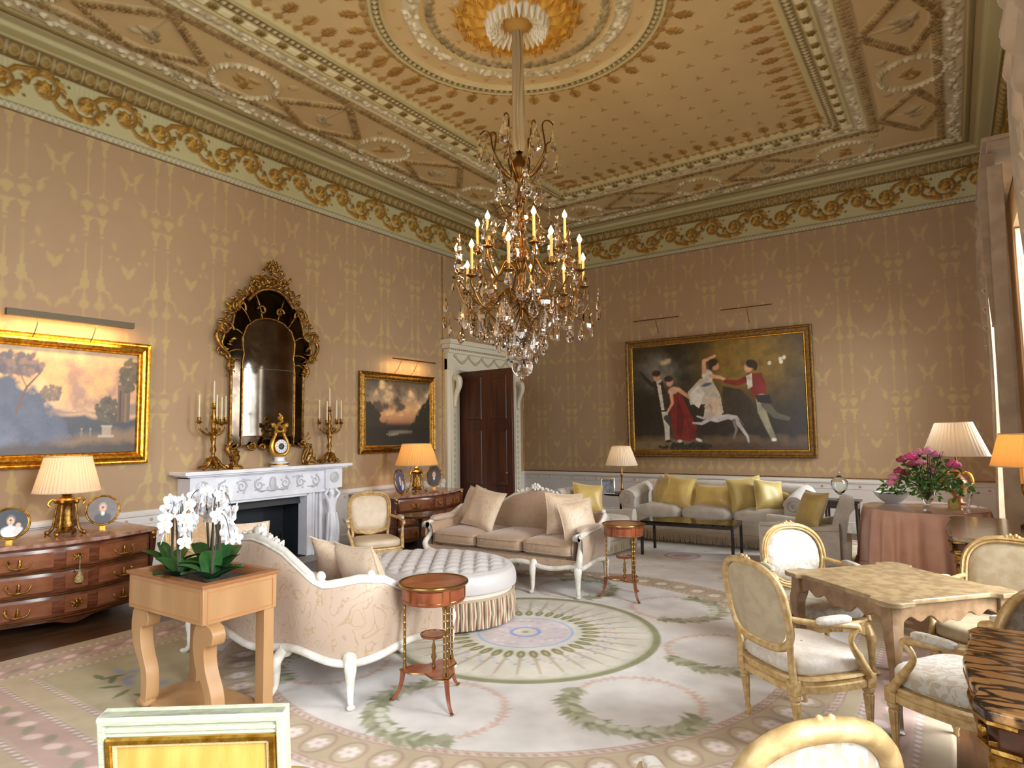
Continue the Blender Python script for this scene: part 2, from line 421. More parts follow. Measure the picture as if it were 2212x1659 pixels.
class Cv:
    def __init__(s, x0, x1, y0, y1, res, col):
        s.nx = int(round((x1 - x0) / res)) + 1; s.ny = int(round((y1 - y0) / res)) + 1; s.res = res
        s.x = np.linspace(x0, x1, s.nx); s.y = np.linspace(y0, y1, s.ny)
        s.c = np.zeros((s.ny, s.nx, 3), np.float32) + np.array(lin(col), np.float32)
        s.h = np.zeros((s.ny, s.nx), np.float32)
    def sl(s, xa, xb, ya, yb):
        i0, i1 = np.searchsorted(s.x, [xa - s.res, xb + s.res]); j0, j1 = np.searchsorted(s.y, [ya - s.res, yb + s.res])
        if i1 <= i0 or j1 <= j0: return None
        return slice(j0, j1), slice(i0, i1)
    def put(s, k, a, col, h=None):
        if col is not None: s.c[k] += (np.array(lin(col), np.float32) - s.c[k]) * a[..., None]
        if h is not None: s.h[k] += (h - s.h[k]) * a
    def ell(s, cx, cy, rx, ry=None, rot=0, col=None, h=None, soft=1, dome=False):
        ry = rx if ry is None else ry; R = max(rx, ry)
        k = s.sl(cx - R, cx + R, cy - R, cy + R)
        if k is None: return
        X = s.x[k[1]][None] - cx; Y = s.y[k[0]][:, None] - cy
        c, d = math.cos(rot), math.sin(rot)
        q = np.hypot((X * c + Y * d) / rx, (-X * d + Y * c) / ry)
        a = np.clip(.5 - (q - 1) * min(rx, ry) / (s.res * soft), 0, 1)
        if dome and h is not None: s.put(k, a, col, None); s.h[k] = np.maximum(s.h[k], h * np.sqrt(np.clip(1 - q * q, 0, 1)))
        else: s.put(k, a, col, h)
    def rect(s, xa, xb, ya, yb, col=None, h=None):
        k = s.sl(xa, xb, ya, yb)
        if k is None: return
        X = s.x[k[1]][None]; Y = s.y[k[0]][:, None]
        a = np.clip(.5 + np.minimum(np.minimum(X - xa, xb - X), np.minimum(Y - ya, yb - Y)) / s.res, 0, 1)
        s.put(k, a, col, h)
    def ring(s, cx, cy, r0, r1, col=None, h=None, a0=None, a1=None, rnd=False):
        k = s.sl(cx - r1, cx + r1, cy - r1, cy + r1)
        if k is None: return
        X = s.x[k[1]][None] - cx; Y = s.y[k[0]][:, None] - cy; q = np.hypot(X, Y)
        a = np.clip(.5 + np.minimum(q - r0, r1 - q) / s.res, 0, 1)
        if a0 is not None:
            an = np.mod(np.arctan2(Y, X) - a0, 2 * PI); a = a * (an <= (a1 - a0))
        if rnd: s.put(k, a, col); t = (q - (r0 + r1) / 2) / ((r1 - r0) / 2); s.h[k] = np.maximum(s.h[k], h * np.sqrt(np.clip(1 - t * t, 0, 1)) * (a > 0))
        else: s.put(k, a, col, h)
    def line(s, pts, w, col=None, h=None, rnd=False):
        pts = np.array([tuple(p)[:2] for p in pts], float); m = len(pts)
        ws = np.interp(np.linspace(0, 1, m), np.linspace(0, 1, len(w)), w) if isinstance(w, (list, tuple)) else np.full(m, w)
        wm = ws.max()
        k = s.sl(pts[:, 0].min() - wm, pts[:, 0].max() + wm, pts[:, 1].min() - wm, pts[:, 1].max() + wm)
        if k is None: return
        X = s.x[k[1]][None]; Y = s.y[k[0]][:, None]; best = np.full((len(s.y[k[0]]), len(s.x[k[1]])), 1e9)
        for i in range(m - 1):
            a, b = pts[i], pts[i + 1]; d = b - a; L2 = max(d @ d, 1e-12)
            t = np.clip(((X - a[0]) * d[0] + (Y - a[1]) * d[1]) / L2, 0, 1)
            q = np.hypot(X - a[0] - t * d[0], Y - a[1] - t * d[1]) - (ws[i] + (ws[i + 1] - ws[i]) * t)
            best = np.minimum(best, q)
        a = np.clip(.5 - best / s.res, 0, 1)
        if rnd and h is not None: s.put(k, a, col); s.h[k] = np.maximum(s.h[k], h * np.sqrt(np.clip(-best / wm, 0, 1)))
        else: s.put(k, a, col, h)
    def poly(s, pts, col=None, h=None):
        P = np.array(pts, float)
        k = s.sl(P[:, 0].min(), P[:, 0].max(), P[:, 1].min(), P[:, 1].max())
        if k is None: return
        X, Y = np.meshgrid(s.x[k[1]], s.y[k[0]]); ins = np.zeros(X.shape, bool)
        for i in range(len(P)):
            (xa, ya), (xb, yb) = P[i], P[i - 1]
            if ya == yb: continue
            ins ^= ((ya > Y) != (yb > Y)) & (X < (xb - xa) * (Y - ya) / (yb - ya) + xa)
        s.put(k, ins.astype(np.float32), col, h)
    def leaf(s, x, y, L, wd, ang, col, h=None, rnd=False):
        c, d = math.cos(ang), math.sin(ang)
        s.line([(x, y), (x + c * L * .5, y + d * L * .5), (x + c * L, y + d * L)], [wd * .3, wd * .5, wd * .05], col, h, rnd)
    def spiral(s, cx, cy, r, turns, a0, dirn, w, col, h=None):
        p = []
        n = int(14 * turns) + 6
        for i in range(n):
            t = i / (n - 1); a = a0 + dirn * turns * 2 * PI * t; q = r * (1 - .86 * t)
            p.append((cx + q * math.cos(a), cy + q * math.sin(a)))
        s.line(p, [w, w * .8, w * .45], col, h, True)
    def mottle(s, cells, amt, seed=0, octv=4):
        n = fbm(s.ny, s.nx, cells, octv, seed) - .5
        s.c *= (1 + n[..., None] * amt * 2).astype(np.float32)
# ---------------------------------------------------------------- floor
mb = MB(); mb.box((W / 2, (D + YB) / 2, -.05), (W + .6, D - YB + .6, .1))
struct(mb.build('floor', mat('oak_floor', (96, 66, 42), .35, 0, (70, 46, 28), 3, .1, 30, 'noise', (6, .6, 1)), smooth=0))
# ---------------------------------------------------------------- carpet
CX, CY = 4.72, 4.6
def make_carpet():
    X0, X1, Y0, Y1 = 1.72, 7.72, 1.22, 10.9
    cv = Cv(X0, X1, Y0, Y1, .0125, (186, 168, 142))
    pink, pinkd, dash = (188, 160, 148), (170, 138, 126), (214, 206, 194)
    sage, saged, pale, cream = (146, 148, 116), (112, 118, 86), (214, 209, 203), (206, 201, 186)
    def rect(i, c): cv.rect(X0 + i, X1 - i, Y0 + i, Y1 - i, c)
    def dashes(i):
        rect(i - .018, pinkd); rect(i + .018, (196, 178, 156))
        for s in np.arange(X0 + i, X1 - i, .06):
            for y in (Y0 + i, Y1 - i): cv.ell(s, y, .022, .013, .5, dash)
        for s in np.arange(Y0 + i, Y1 - i, .06):
            for x in (X0 + i, X1 - i): cv.ell(x, s, .013, .022, .5, dash)
    dashes(.17)
    rect(.2, pink)
    for s in np.arange(X0 + .3, X1 - .2, .23):
        for y in (Y0 + .33, Y1 - .33):
            cv.ell(s, y + .03 * math.sin(s * 20), .055, .035, .6, (220, 196, 184)); cv.ell(s + .11, y - .02 * math.sin(s * 20), .06, .032, -.5, (158, 150, 128))
    for s in np.arange(Y0 + .3, Y1 - .2, .23):
        for x in (X0 + .33, X1 - .33):
            cv.ell(x + .03 * math.sin(s * 20), s, .035, .055, .6, (224, 204, 194)); cv.ell(x - .02 * math.sin(s * 20), s + .11, .032, .06, .5, (158, 150, 128))
    dashes(.46); rect(.49, (190, 174, 144)); dashes(.64); rect(.67, pale)
    # corner fields
    for cx, cy in ((X0, Y0), (X1, Y0), (X0, Y1), (X1, Y1)):
        sx = 1 if cx == X0 else -1; sy = 1 if cy == Y0 else -1
        cv.rect(min(cx + sx * .67, cx + sx * 1.9), max(cx + sx * .67, cx + sx * 1.9), min(cy + sy * .67, cy + sy * 1.7), max(cy + sy * .67, cy + sy * 1.7), (176, 164, 132))
        for k in range(7): cv.ell(cx + sx * (1.0 + .1 * k), cy + sy * (1.05 + .07 * math.sin(k * 1.7)), .06, .03, k, (150, 156, 178))
        for k in range(6): cv.leaf(cx + sx * (.95 + .12 * k), cy + sy * .92, .14, .05, k * 1.3, saged)
    # small far medallions
    for y in (8.45, 10.1):
        cv.ell(4.7, y, .34, .34, 0, (224, 214, 210)); cv.ring(4.7, y, .2, .24, (200, 168, 176)); cv.ell(4.7, y, .12, .12, 0, (206, 178, 182))
    for k in range(120):
        y = rng.uniform(7.2, 10.2); x = rng.uniform(2.5, 7.0)
        if abs(y - 8.45) > .4 or abs(x - 4.7) > .5: cv.leaf(x, y, rng.uniform(.05, .14), .03, rng.uniform(0, 6), random.choice([(198, 196, 186), (190, 178, 170), (186, 186, 168)]))
    # great circle border with rosettes
    cv.ell(CX, CY, 2.42, 2.42, 0, (184, 168, 140))
    for r in (2.4, 2.07):
        cv.ring(CX, CY, r - .03, r + .03, pinkd); cv.ring(CX, CY, r - .02, r + .02, (206, 194, 176))
        n = int(2 * PI * r / .06)
        for k in range(n):
            a = 2 * PI * k / n; cv.ell(CX + r * math.cos(a), CY + r * math.sin(a), .022, .011, a + 1.1, (178, 140, 132))
    for k in range(62):
        a = 2 * PI * k / 62; x, y = CX + 2.235 * math.cos(a), CY + 2.235 * math.sin(a)
        cv.ell(x, y, .115, .09, a, pinkd); cv.ell(x, y, .1, .075, a, (190, 178, 150))
        for j in range(6):
            b = a + j * PI / 3; cv.ell(x + .036 * math.cos(b), y + .036 * math.sin(b), .024, .02, b, (230, 214, 208))
    cv.ell(CX, CY, 2.04, 2.04, 0, pale)
    # leafy and rose rinceaux
    def rinceau(cx, cy, r, a0, a1, cols, Lf, step):
        n = int(abs(a1 - a0) * r / step)
        pts = [(cx + r * math.cos(a0 + (a1 - a0) * i / n), cy + r * math.sin(a0 + (a1 - a0) * i / n)) for i in range(n + 1)]
        cv.line(pts, .012, cols[0])
        for i, (x, y) in enumerate(pts):
            t = a0 + (a1 - a0) * i / n + PI / 2 * (1 if a1 > a0 else -1)
            for sgn in (-1, 1):
                for q in range(2):
                    cv.leaf(x, y, Lf * random.uniform(.6, 1.15), Lf * .42, t + sgn * random.uniform(.4, 1.3), random.choice(cols))
    gr = [(150, 150, 122), (166, 164, 136), (182, 178, 154), (138, 138, 108)]
    pk = [(206, 182, 168), (200, 170, 154), (214, 196, 182)]
    for k in range(8):
        a = 2 * PI * k / 8 + .25; x, y = CX + 1.58 * math.cos(a), CY + 1.58 * math.sin(a)
        rinceau(x, y, .40, a + .3, a + 3.9, pk, .05, .05)
        rinceau(x, y, .41, a - 2.6, a + .5, gr, .115, .042)
        for j in range(5): cv.ell(x + .37 * math.cos(a - 1.2 + j * .2), y + .37 * math.sin(a - 1.2 + j * .2), .035, .03, 0, (204, 204, 186))
    # centre medallion
    cv.ell(CX, CY, 1.12, 1.12, 0, (140, 140, 106)); cv.ring(CX, CY, 1.045, 1.06, (186, 180, 150)); cv.ell(CX, CY, 1.045, 1.045, 0, (196, 192, 176))
    for k in range(36):
        a = 2 * PI * (k + .5) / 36; cv.ell(CX + .93 * math.cos(a), CY + .93 * math.sin(a), .1, .087, a, cream)
    cv.ell(CX, CY, .95, .95, 0, cream)
    for k in range(36):
        a = 2 * PI * k / 36; c_, s_ = math.cos(a), math.sin(a)
        cv.line([(CX + .63 * c_, CY + .63 * s_), (CX + .95 * c_, CY + .95 * s_)], [.014, .007], (178, 160, 134))
        b = a + PI / 36
        for q in range(3): cv.ell(CX + (.67 + .045 * q) * math.cos(b + .05 * (q - 1)), CY + (.67 + .045 * q) * math.sin(b + .05 * (q - 1)), .014, .014, 0, (150, 160, 196) if q != 1 else (198, 176, 196))
        cv.ell(CX + .55 * c_, CY + .55 * s_, .075, .034, a, (112, 112, 72)); cv.ell(CX + .555 * c_, CY + .555 * s_, .045, .014, a, (176, 166, 122))
    cv.ell(CX, CY, .43, .43, 0, (204, 206, 196)); cv.ring(CX, CY, .385, .41, (164, 176, 204)); cv.ell(CX, CY, .375, .375, 0, (206, 194, 192))
    for k in range(90):
        r = .36 * math.sqrt(rng.random()); a = rng.random() * 6.28
        cv.ell(CX + r * math.cos(a), CY + r * math.sin(a), .022, .016, a, random.choice([(220, 206, 206), (196, 176, 182), (202, 196, 206)]))
    cv.ring(CX, CY, .1, .135, (140, 158, 210)); cv.ell(CX, CY, .1, .1, 0, (210, 202, 184)); cv.ell(CX, CY, .03, .03, 0, (160, 160, 140))
    cv.mottle(60, .16, 3, 3)
    XX, YY = np.meshgrid(cv.x, cv.y)
    e = np.minimum(np.minimum(XX - X0, X1 - XX), np.minimum(YY - Y0, Y1 - YY))
    P = np.stack([XX, YY, np.where(e < .004, .001, .014)], -1)
    o = gridmesh('carpet', P, cv.c, vmat('carpet_wool', .95, .35, 260, .05))
    tag(o, 'large cream floral carpet with round fan medallion and rose-pink border over the floor', 'carpet')
make_carpet()
# ---------------------------------------------------------------- damask walls
def damask(cv, s0, z0):
    g = 255
    col = (255, 255, 255)
    for i in range(-2, 22):
        for j in range(-2, 2):
            x, z = s0 + i * .74, z0 + j * 2.19
            if x < cv.x[0] - .5 or x > cv.x[-1] + .5: continue
            P = lambda pts: cv.poly([(x + a, z + b) for a, b in pts], col)
            for q in (-1, 1):
                u = q * .078
                cv.ell(x + u, z, .062, .045, 0, col); P([(u - .05, z * 0 - .01), (u + .05, -.01), (u + .012, -.09), (u - .012, -.09)])
                P([(u - .068, -.14), (u + .068, -.14), (u + .04, -.17), (u + .018, -.24), (u + .02, -.31), (u - .02, -.31), (u - .018, -.24), (u - .04, -.17)])
                cv.ell(x + u, z - .345, .022, .014, 0, col)
                P([(u - .06, .085), (u, .11), (u + .06, .085), (u + .02, .13), (u, .19), (u - .02, .13)])
                cv.line([(x + u, z + .15), (x + u, z + .5)], .004, col)
                cv.ell(x + u, z + .5, .018, .048, 0, col)
                cv.ell(x + u, z + .76, .018, .05, 0, col)
                cv.ell(x + q * .215, z + .06, .03, .055, -q * .3, col); cv.line([(x + q * .205, z + .1), (x + q * .235, z + .15), (x + q * .29, z + .18)], [.02, .004], col)
                cv.ell(x + q * .21, z - .42, .022, .05, q * .2, col); cv.ell(x + q * .25, z - .56, .02, .02, 0, col); cv.ell(x + q * .17, z - .55, .024, .012, .8 * q, col)
                # spires and festoon
                P([(u, -.62), (u + .022, -.78), (u + .05, -.92), (u, -.98), (u - .05, -.92), (u - .022, -.78)])
                cv.line([(x + u, z - .44), (x + u, z - 1.35)], .006, col)
                cv.ell(x + u, z - 1.13, .052, .05, 0, col); cv.ell(x + u, z - 1.06, .02, .05, 0, col)
                cv.line([(x + u, z - .93), (x + q * .17, z - .97), (x + q * .2, z - 1.07)], [.016, .006], col)
                cv.ell(x + q * .25, z - 1.1, .03, .026, .7, col); cv.line([(x + q * .22, z - 1.13), (x + q * .3, z - 1.12), (x + q * .35, z - 1.2)], [.008, .024, .006], col)
                P([(u - .05, -1.42), (u + .05, -1.42), (u + .024, -1.5), (u + .01, -1.62), (u - .01, -1.62), (u - .024, -1.5)])
                # dolphins at the half repeat
                for e in (-.37, .37):
                    cv.line([(x + e + q * .1, z + .5), (x + e + q * .07, z + .46), (x + e + q * .055, z + .4), (x + e, z + .355)], [.012, .03, .016, .008], col)
                    cv.line([(x + e + q * .1, z + .5), (x + e + q * .125, z + .53)], .01, col); cv.line([(x + e + q * .045, z + .36), (x + e + q * .055, z + .28)], .01, col)
                    cv.leaf(x + e, z - .75, .15, .06, PI / 2 + q * .5, col)
            cv.ell(x + .37, z + .72, .014, .06, 0, col)
            cv.line([(x - .12, z - .135), (x + .12, z - .135)], .004, col)
def wall_mat(name):
    m, N, L, B = _new(name)
    B.inputs['Roughness'].default_value = .6
    B.inputs['Sheen Weight'].default_value = .15
    at = N.new('ShaderNodeAttribute'); at.attribute_name = 'Col'
    tc = N.new('ShaderNodeTexCoord')
    t = N.new('ShaderNodeTexNoise'); t.inputs['Scale'].default_value = 3; t.inputs['Detail'].default_value = 8
    L.new(tc.outputs['Object'], t.inputs['Vector'])
    def mix(a, b, fac):
        x = N.new('ShaderNodeMix'); x.data_type = 'RGBA'
        for k, v in ((6, a), (7, b)):
            if isinstance(v, tuple): x.inputs[k].default_value = (*lin(v), 1)
            else: L.new(v, x.inputs[k])
        L.new(fac, x.inputs[0]); return x.outputs[2]
    base = mix((167, 137, 102), (177, 147, 112), t.outputs['Fac'])
    pat = mix((184, 158, 104), (190, 164, 114), t.outputs['Fac'])
    L.new(mix(base, pat, at.outputs['Color']), B.inputs['Base Color'])
    w = N.new('ShaderNodeTexNoise'); w.inputs['Scale'].default_value = 300
    mp = N.new('ShaderNodeMapping'); mp.inputs['Scale'].default_value = (1, 1, .2)
    L.new(tc.outputs['Object'], mp.inputs[0]); L.new(mp.outputs[0], w.inputs['Vector'])
    b = N.new('ShaderNodeBump'); b.inputs['Strength'].default_value = .12; b.inputs['Distance'].default_value = .004
    L.new(w.outputs['Fac'], b.inputs['Height']); L.new(b.outputs[0], B.inputs['Normal'])
    return m
damask_m = wall_mat('silk_damask')
ZR, ZC = .82, 5.10
FPY0, FPY1, FPZ = 4.60, 5.88, .88           # fireplace opening
DY0, DY1, DZ = 9.42, 11.2, 2.9              # door opening
def side_wall():
    cv = Cv(YB, D, 0, 5.65, .018, (0, 0, 0)); damask(cv, 2.346, 4.31); cv.c[np.searchsorted(cv.y, ZC + .02):] = 0
    YY, ZZ = np.meshgrid(cv.x, cv.y)
    P = np.stack([np.zeros_like(YY), YY, ZZ], -1)
    ym, zm = YY[:-1, :-1] + .009, ZZ[:-1, :-1] + .009
    keep = ~(((ym > FPY0) & (ym < FPY1) & (zm < FPZ)) | ((ym > DY0) & (ym < DY1) & (zm < DZ)))
    return struct(gridmesh('wall_left', P, cv.c, damask_m, keep=keep))
side_wall()
cv = Cv(0, W, 0, 5.65, .018, (0, 0, 0)); damask(cv, 7.15 - 9 * .74, 4.33)
XX, ZZ = np.meshgrid(cv.x, cv.y)
struct(gridmesh('wall_far', np.stack([XX, np.full_like(XX, D), ZZ], -1), cv.c, damask_m))
plain_wall = mat('plain_silk_wall', (182, 146, 108), .7)
# window wall: piers, sills and lintels as one shell with three openings
mb = MB()
ys = [YB]
for y in WIN: ys += [y - WW / 2, y + WW / 2]
ys.append(D)
for i in range(0, len(ys), 2):
    mb.box((W + .2, (ys[i] + ys[i + 1]) / 2, Z / 2), (.4, ys[i + 1] - ys[i], Z))
for y in WIN:
    mb.box((W + .2, y, WZ0 / 2), (.4, WW, WZ0)); mb.box((W + .2, y, (WZ1 + Z) / 2), (.4, WW, Z - WZ1))
struct(mb.build('wall_right', plain_wall, smooth=0))
mb = MB()
mb.box((1.8, YB - .1, Z / 2), (3.6, .2, Z)); mb.box((7.7, YB - .1, Z / 2), (1.8, .2, Z)); mb.box((5.2, YB - .1, .2), (3.2, .2, .4)); mb.box((5.2, YB - .1, 5.15), (3.2, .2, 1.5))
struct(mb.build('wall_back', plain_wall, smooth=0))
# shell behind the thin wall surfaces, with the passage beyond the door
mb = MB()
mb.box((-.35, (YB + FPY0 - .3) / 2 - .2, Z / 2), (.6, FPY0 - .3 - YB, Z)); mb.box((-.5, 7.6, Z / 2), (.3, 3.4, Z)); mb.box((-.3, 5.2, 3.6), (.4, 2.2, 4.6))
mb.box((-.3, 10.3, 4.6), (.4, 3, 2.9)); mb.box((W / 2, D + .35, Z / 2), (W + 1, .5, Z))
mb.box((-2.2, 10.3, 1.6), (.1, 3.2, 3.2)); mb.box((-1.2, 9.0, 1.6), (2, .1, 3.2)); mb.box((-1.2, 11.9, 1.6), (2, .1, 3.2)); mb.box((-1.2, 10.4, 3.2), (2, 3, .1)); mb.box((-1.2, 10.4, -.05), (2.2, 3, .1))
struct(mb.build('trim_10', mat('passage_plaster', (110, 96, 76), .9), smooth=0))
# ---------------------------------------------------------------- ceiling
RX, RY = 4.42, 5.07
def oak(cv, x, y, dx, dy, c1, c2):
    an = math.atan2(dy, dx)
    cv.ell(x, y, .1, .024, an, c1, .02, dome=True)
    for g, w, r in ((-.06, .03, .022), (-.015, .044, .027), (.035, .036, .024), (.075, .022, .018)):
        for h in (-1, 1): cv.ell(x + dx * g - dy * h * w, y + dy * g + dx * h * w, r * 1.2, r * .8, an + h * .7, c2, .018, dome=True)
    cv.line([(x - dx * .1, y - dy * .1), (x + dx * .09, y + dy * .09)], .004, (120, 86, 38), .024)
def make_ceiling():
    cream, field, goldb, grey, lt = (190, 175, 122), (204, 180, 132), (136, 98, 42), (138, 122, 80), (200, 188, 138)
    cv = Cv(0, W, YB, D, .0135, cream)
    o = (.38, W - .38, YB + .38, D - .38); n = (2.42, 6.56, .74, 9.4)
    R = lambda t: tuple(a + (b - a) * t for a, b in zip(o, n))
    def fill(t, c, h): r = R(t); cv.rect(r[0], r[1], r[2], r[3], c, h)
    fill(0, grey, .03); fill(.035, cream, .0); fill(.055, (206, 194, 160), .015); fill(.165, (196, 176, 134), .02); fill(.235, field, 0)
    fill(.62, (190, 170, 128), .02); fill(.7, lt, .035); fill(.715, (206, 194, 160), .02); fill(.8, lt, .05); fill(.82, cream, .035); fill(.9, grey, .05); fill(.955, lt, .06); fill(1, field, .0)
    # frames of reference along the four bands
    def side(k, s, t):
        r = R(t)
        return [(r[0], s), (r[1], s), (s, r[2]), (s, r[3])][k]
    def lim(k, t):
        r = R(t); return (r[2], r[3]) if k < 2 else (r[0], r[1])
    ref = (4.19, 4.19, 4.42, 4.42)
    for k in range(4):
        bw = abs((n[k] - o[k])); ax = PI / 2 if k < 2 else 0          # direction along the band
        ac = [0, PI, PI / 2, -PI / 2][k]                              # direction inwards
        def along(t, step):
            a, b = lim(k, t); return np.arange(a + step / 2, b, step)
        for t0, t1 in ((.055, .165), (.72, .795)):
            for s in along(t0, .085):
                for q in range(2):
                    x, y = side(k, s + random.uniform(-.03, .03), random.uniform(t0 + .02, t1 - .02))
                    cv.ell(x, y, .042, .03, random.uniform(0, 3), random.choice([(216, 206, 172), (228, 220, 190), (176, 164, 130)]), .045, dome=True)
        for t0, t1 in ((.17, .235), (.625, .695)):
            wd = (t1 - t0) * bw
            for s in along(t0, .075):
                x, y = side(k, s, (t0 + t1) / 2)
                for g in (-1, 1): cv.leaf(x, y, wd * .62, wd * .42, ax + g * .75, random.choice([(150, 122, 74), (128, 104, 62), (166, 138, 90)]), .05, True)
        for s in along(.86, .26):
            x, y = side(k, s, .86)
            for j in range(5): cv.ell(x + .028 * math.cos(j * 1.257), y + .028 * math.sin(j * 1.257), .026, .02, j * 1.257, (128, 98, 40), .07, dome=True)
            a = side(k, s + .06, .835); b = side(k, s + .2, .885)
            cv.rect(min(a[0], b[0]), max(a[0], b[0]), min(a[1], b[1]), max(a[1], b[1]), (234, 226, 184), .055)
        for s in along(.93, .07):
            x, y = side(k, s, .928); cv.ell(x, y, .03, .02, ac, (206, 192, 150), .07, dome=True)
            x, y = side(k, s + .035, .928); cv.ell(x, y, .034, .008, ac, (112, 92, 52), .04)
        # lattice of garlands, oval wreaths and trophies
        def garl(p, q):
            m = max(2, int(math.dist(p, q) / .05)); an = math.atan2(q[1] - p[1], q[0] - p[0])
            cv.line([p, q], .04, (160, 130, 80), .02)
            for i in range(m):
                x = p[0] + (q[0] - p[0]) * i / m; y = p[1] + (q[1] - p[1]) * i / m
                for g in (-1, 1): cv.leaf(x, y, .075, .045, an + g * .7, random.choice([(156, 126, 76), (132, 106, 62), (172, 146, 96)]), .05, True)
        lo, hi = lim(k, .3)
        for j in range(-4, 5):
            c = ref[k] + 2.25 * j                                     # oval centre
            if lo - .1 < c < hi + .1:
                x, y = side(k, c, .36)
                rx, ry = (.34, .37) if k < 2 else (.37, .34)
                for i in range(34):
                    a = 2 * PI * i / 34; cv.ell(x + rx * math.cos(a), y + ry * math.sin(a), .038, .028, a + 1, random.choice([(216, 206, 170), (180, 166, 128), (226, 218, 186)]), .05, dome=True)
                for i in range(7):
                    cv.ell(x + random.uniform(-.1, .1), y + random.uniform(-.12, .12), .07, .03, random.uniform(0, 3), (160, 122, 58), .03, dome=True)
                for g in (-1, 1):
                    for t in (.2, .53):
                        px, py = side(k, c + g * .42, t); cv.ell(px, py, .06, .035, .6 * g, (170, 152, 112), .03, dome=True)
            m = c - 1.125                                             # diamond centre
            if lo + .3 < m < hi - .3:
                A, B, C_, D_ = side(k, m, .18), side(k, m - .64, .35), side(k, m, .62), side(k, m + .64, .35)
                for p, q in ((A, B), (B, C_), (C_, D_), (D_, A)): garl(p, q)
                x, y = side(k, m, .37)
                for i in range(9):
                    cv.ell(x + random.uniform(-.09, .09), y + random.uniform(-.11, .11), .075, .026, random.uniform(0, 3), random.choice([(170, 154, 118), (150, 132, 96)]), .035, dome=True)
                cv.line([C_, (x, y)], .008, (176, 160, 120), .02)
        # oak-leaf border inside the field, leaves pointing inwards
        i0 = n[k] + (.05 if k in (0, 2) else -.05)
        a, b = lim(k, 1)
        for i, s in enumerate(np.arange(a + .12, b, .235)):
            x, y = (i0, s) if k < 2 else (s, i0)
            cv.ell(x, y, .05, .05, 0, (166, 130, 68), .02, dome=True); cv.ell(x, y + .11 if k < 2 else y, .04, .03, 0, (166, 130, 68), .02, dome=True) if k < 2 else cv.ell(x + .11, y, .04, .03, 0, (166, 130, 68), .02, dome=True)
            dx, dy = math.cos(ac), math.sin(ac)
            cv.line([(x, y), (x + dx * .1, y + dy * .1)], .012, (166, 130, 68), .01)
            X_, Y_ = x + dx * .2, y + dy * .2
            oak(cv, X_, Y_, dx, dy, (160, 118, 54), (168, 124, 58) if i % 2 else (152, 110, 48))
    # scattered florets
    for i in range(-7, 8):
        for j in range(-15, 16):
            x, y = RX + (i + .5) * .315, RY + j * .32
            if math.hypot(x - RX, y - RY) < 1.85: continue
            if n[0] + .36 < x < n[1] - .36 and n[2] + .36 < y < n[3] - .36:
                for q in range(3): cv.ell(x + .026 * math.cos(q * 2.09 + .5), y + .026 * math.sin(q * 2.09 + .5), .024, .015, q * 2.09 + .5, (176, 130, 80), .014, dome=True)
    # central rose: oak-leaf ring, bead ring, flower ring, laurel ring, acanthus and white flower
    for k in range(40):
        a = 2 * PI * k / 40; c_, s_ = math.cos(a), math.sin(a)
        cv.ell(RX + 1.53 * c_, RY + 1.53 * s_, .05, .05, 0, (166, 130, 68), .02, dome=True)
        a2 = a + PI / 40; cv.ell(RX + 1.53 * math.cos(a2), RY + 1.53 * math.sin(a2), .07, .025, a2 + PI / 2, (166, 130, 68), .02, dome=True)
        X_, Y_ = RX + 1.68 * c_, RY + 1.68 * s_
        oak(cv, X_, Y_, c_, s_, (160, 118, 54), (172, 130, 60) if k % 2 else (152, 110, 48))
    cv.ring(RX, RY, 1.34, 1.48, lt, .05); cv.ring(RX, RY, 1.365, 1.44, (120, 104, 66), .03); cv.ell(RX, RY, 1.33, 1.33, 0, field, .0)
    for k in range(120):
        a = 2 * PI * k / 120; cv.ell(RX + 1.403 * math.cos(a), RY + 1.403 * math.sin(a), .028, .02, a, (196, 180, 136), .06, dome=True)
    for k in range(28):
        a = 2 * PI * k / 28; x, y = RX + 1.24 * math.cos(a), RY + 1.24 * math.sin(a)
        for q in range(3): cv.ell(x + .02 * math.cos(q * 2.09), y + .02 * math.sin(q * 2.09), .018, .012, q * 2.09, (186, 142, 92), .012, dome=True)
    cv.ring(RX, RY, .98, 1.14, (206, 194, 160), .015)
    for k in range(260):
        a = rng.random() * 2 * PI; r = rng.uniform(1.0, 1.12); cv.ell(RX + r * math.cos(a), RY + r * math.sin(a), .036, .026, rng.random() * 3, random.choice([(216, 206, 172), (176, 164, 130), (230, 222, 194)]), .045, dome=True)
    cv.ring(RX, RY, .965, .985, lt, .04)
    for k in range(60):
        a = 2 * PI * k / 60
        for g in (-1, 0, 1): cv.leaf(RX + (.88 + .035 * g) * math.cos(a), RY + (.88 + .035 * g) * math.sin(a), .12, .06, a + PI / 2 + g * .5, random.choice([(150, 136, 100), (170, 154, 114), (132, 118, 84)]), .05, True)
    for k in range(20):
        a = 2 * PI * k / 20; x, y = RX + .76 * math.cos(a), RY + .76 * math.sin(a)
        for q in range(3): cv.ell(x + .016 * math.cos(q * 2.09), y + .016 * math.sin(q * 2.09), .016, .01, q * 2.09, (186, 142, 92), .012, dome=True)
    for ring_, (r0, L, wd, cnt) in enumerate(((.3, .38, .17, 16), (.28, .3, .14, 16))):
        for k in range(cnt):
            a = 2 * PI * (k + .5 * ring_) / cnt
            cl = [(176, 124, 34), (200, 150, 52)][ring_]
            cv.leaf(RX + r0 * math.cos(a), RY + r0 * math.sin(a), L, wd, a, cl, .1 + .05 * ring_, True)
            for g in (-1, 1):
                for q in range(4): cv.leaf(RX + (r0 + .06 + q * .07) * math.cos(a), RY + (r0 + .06 + q * .07) * math.sin(a), .1, .04, a + g * .7, [(186, 134, 40), (214, 164, 66)][(q + ring_) % 2], .09 + .05 * ring_, True)
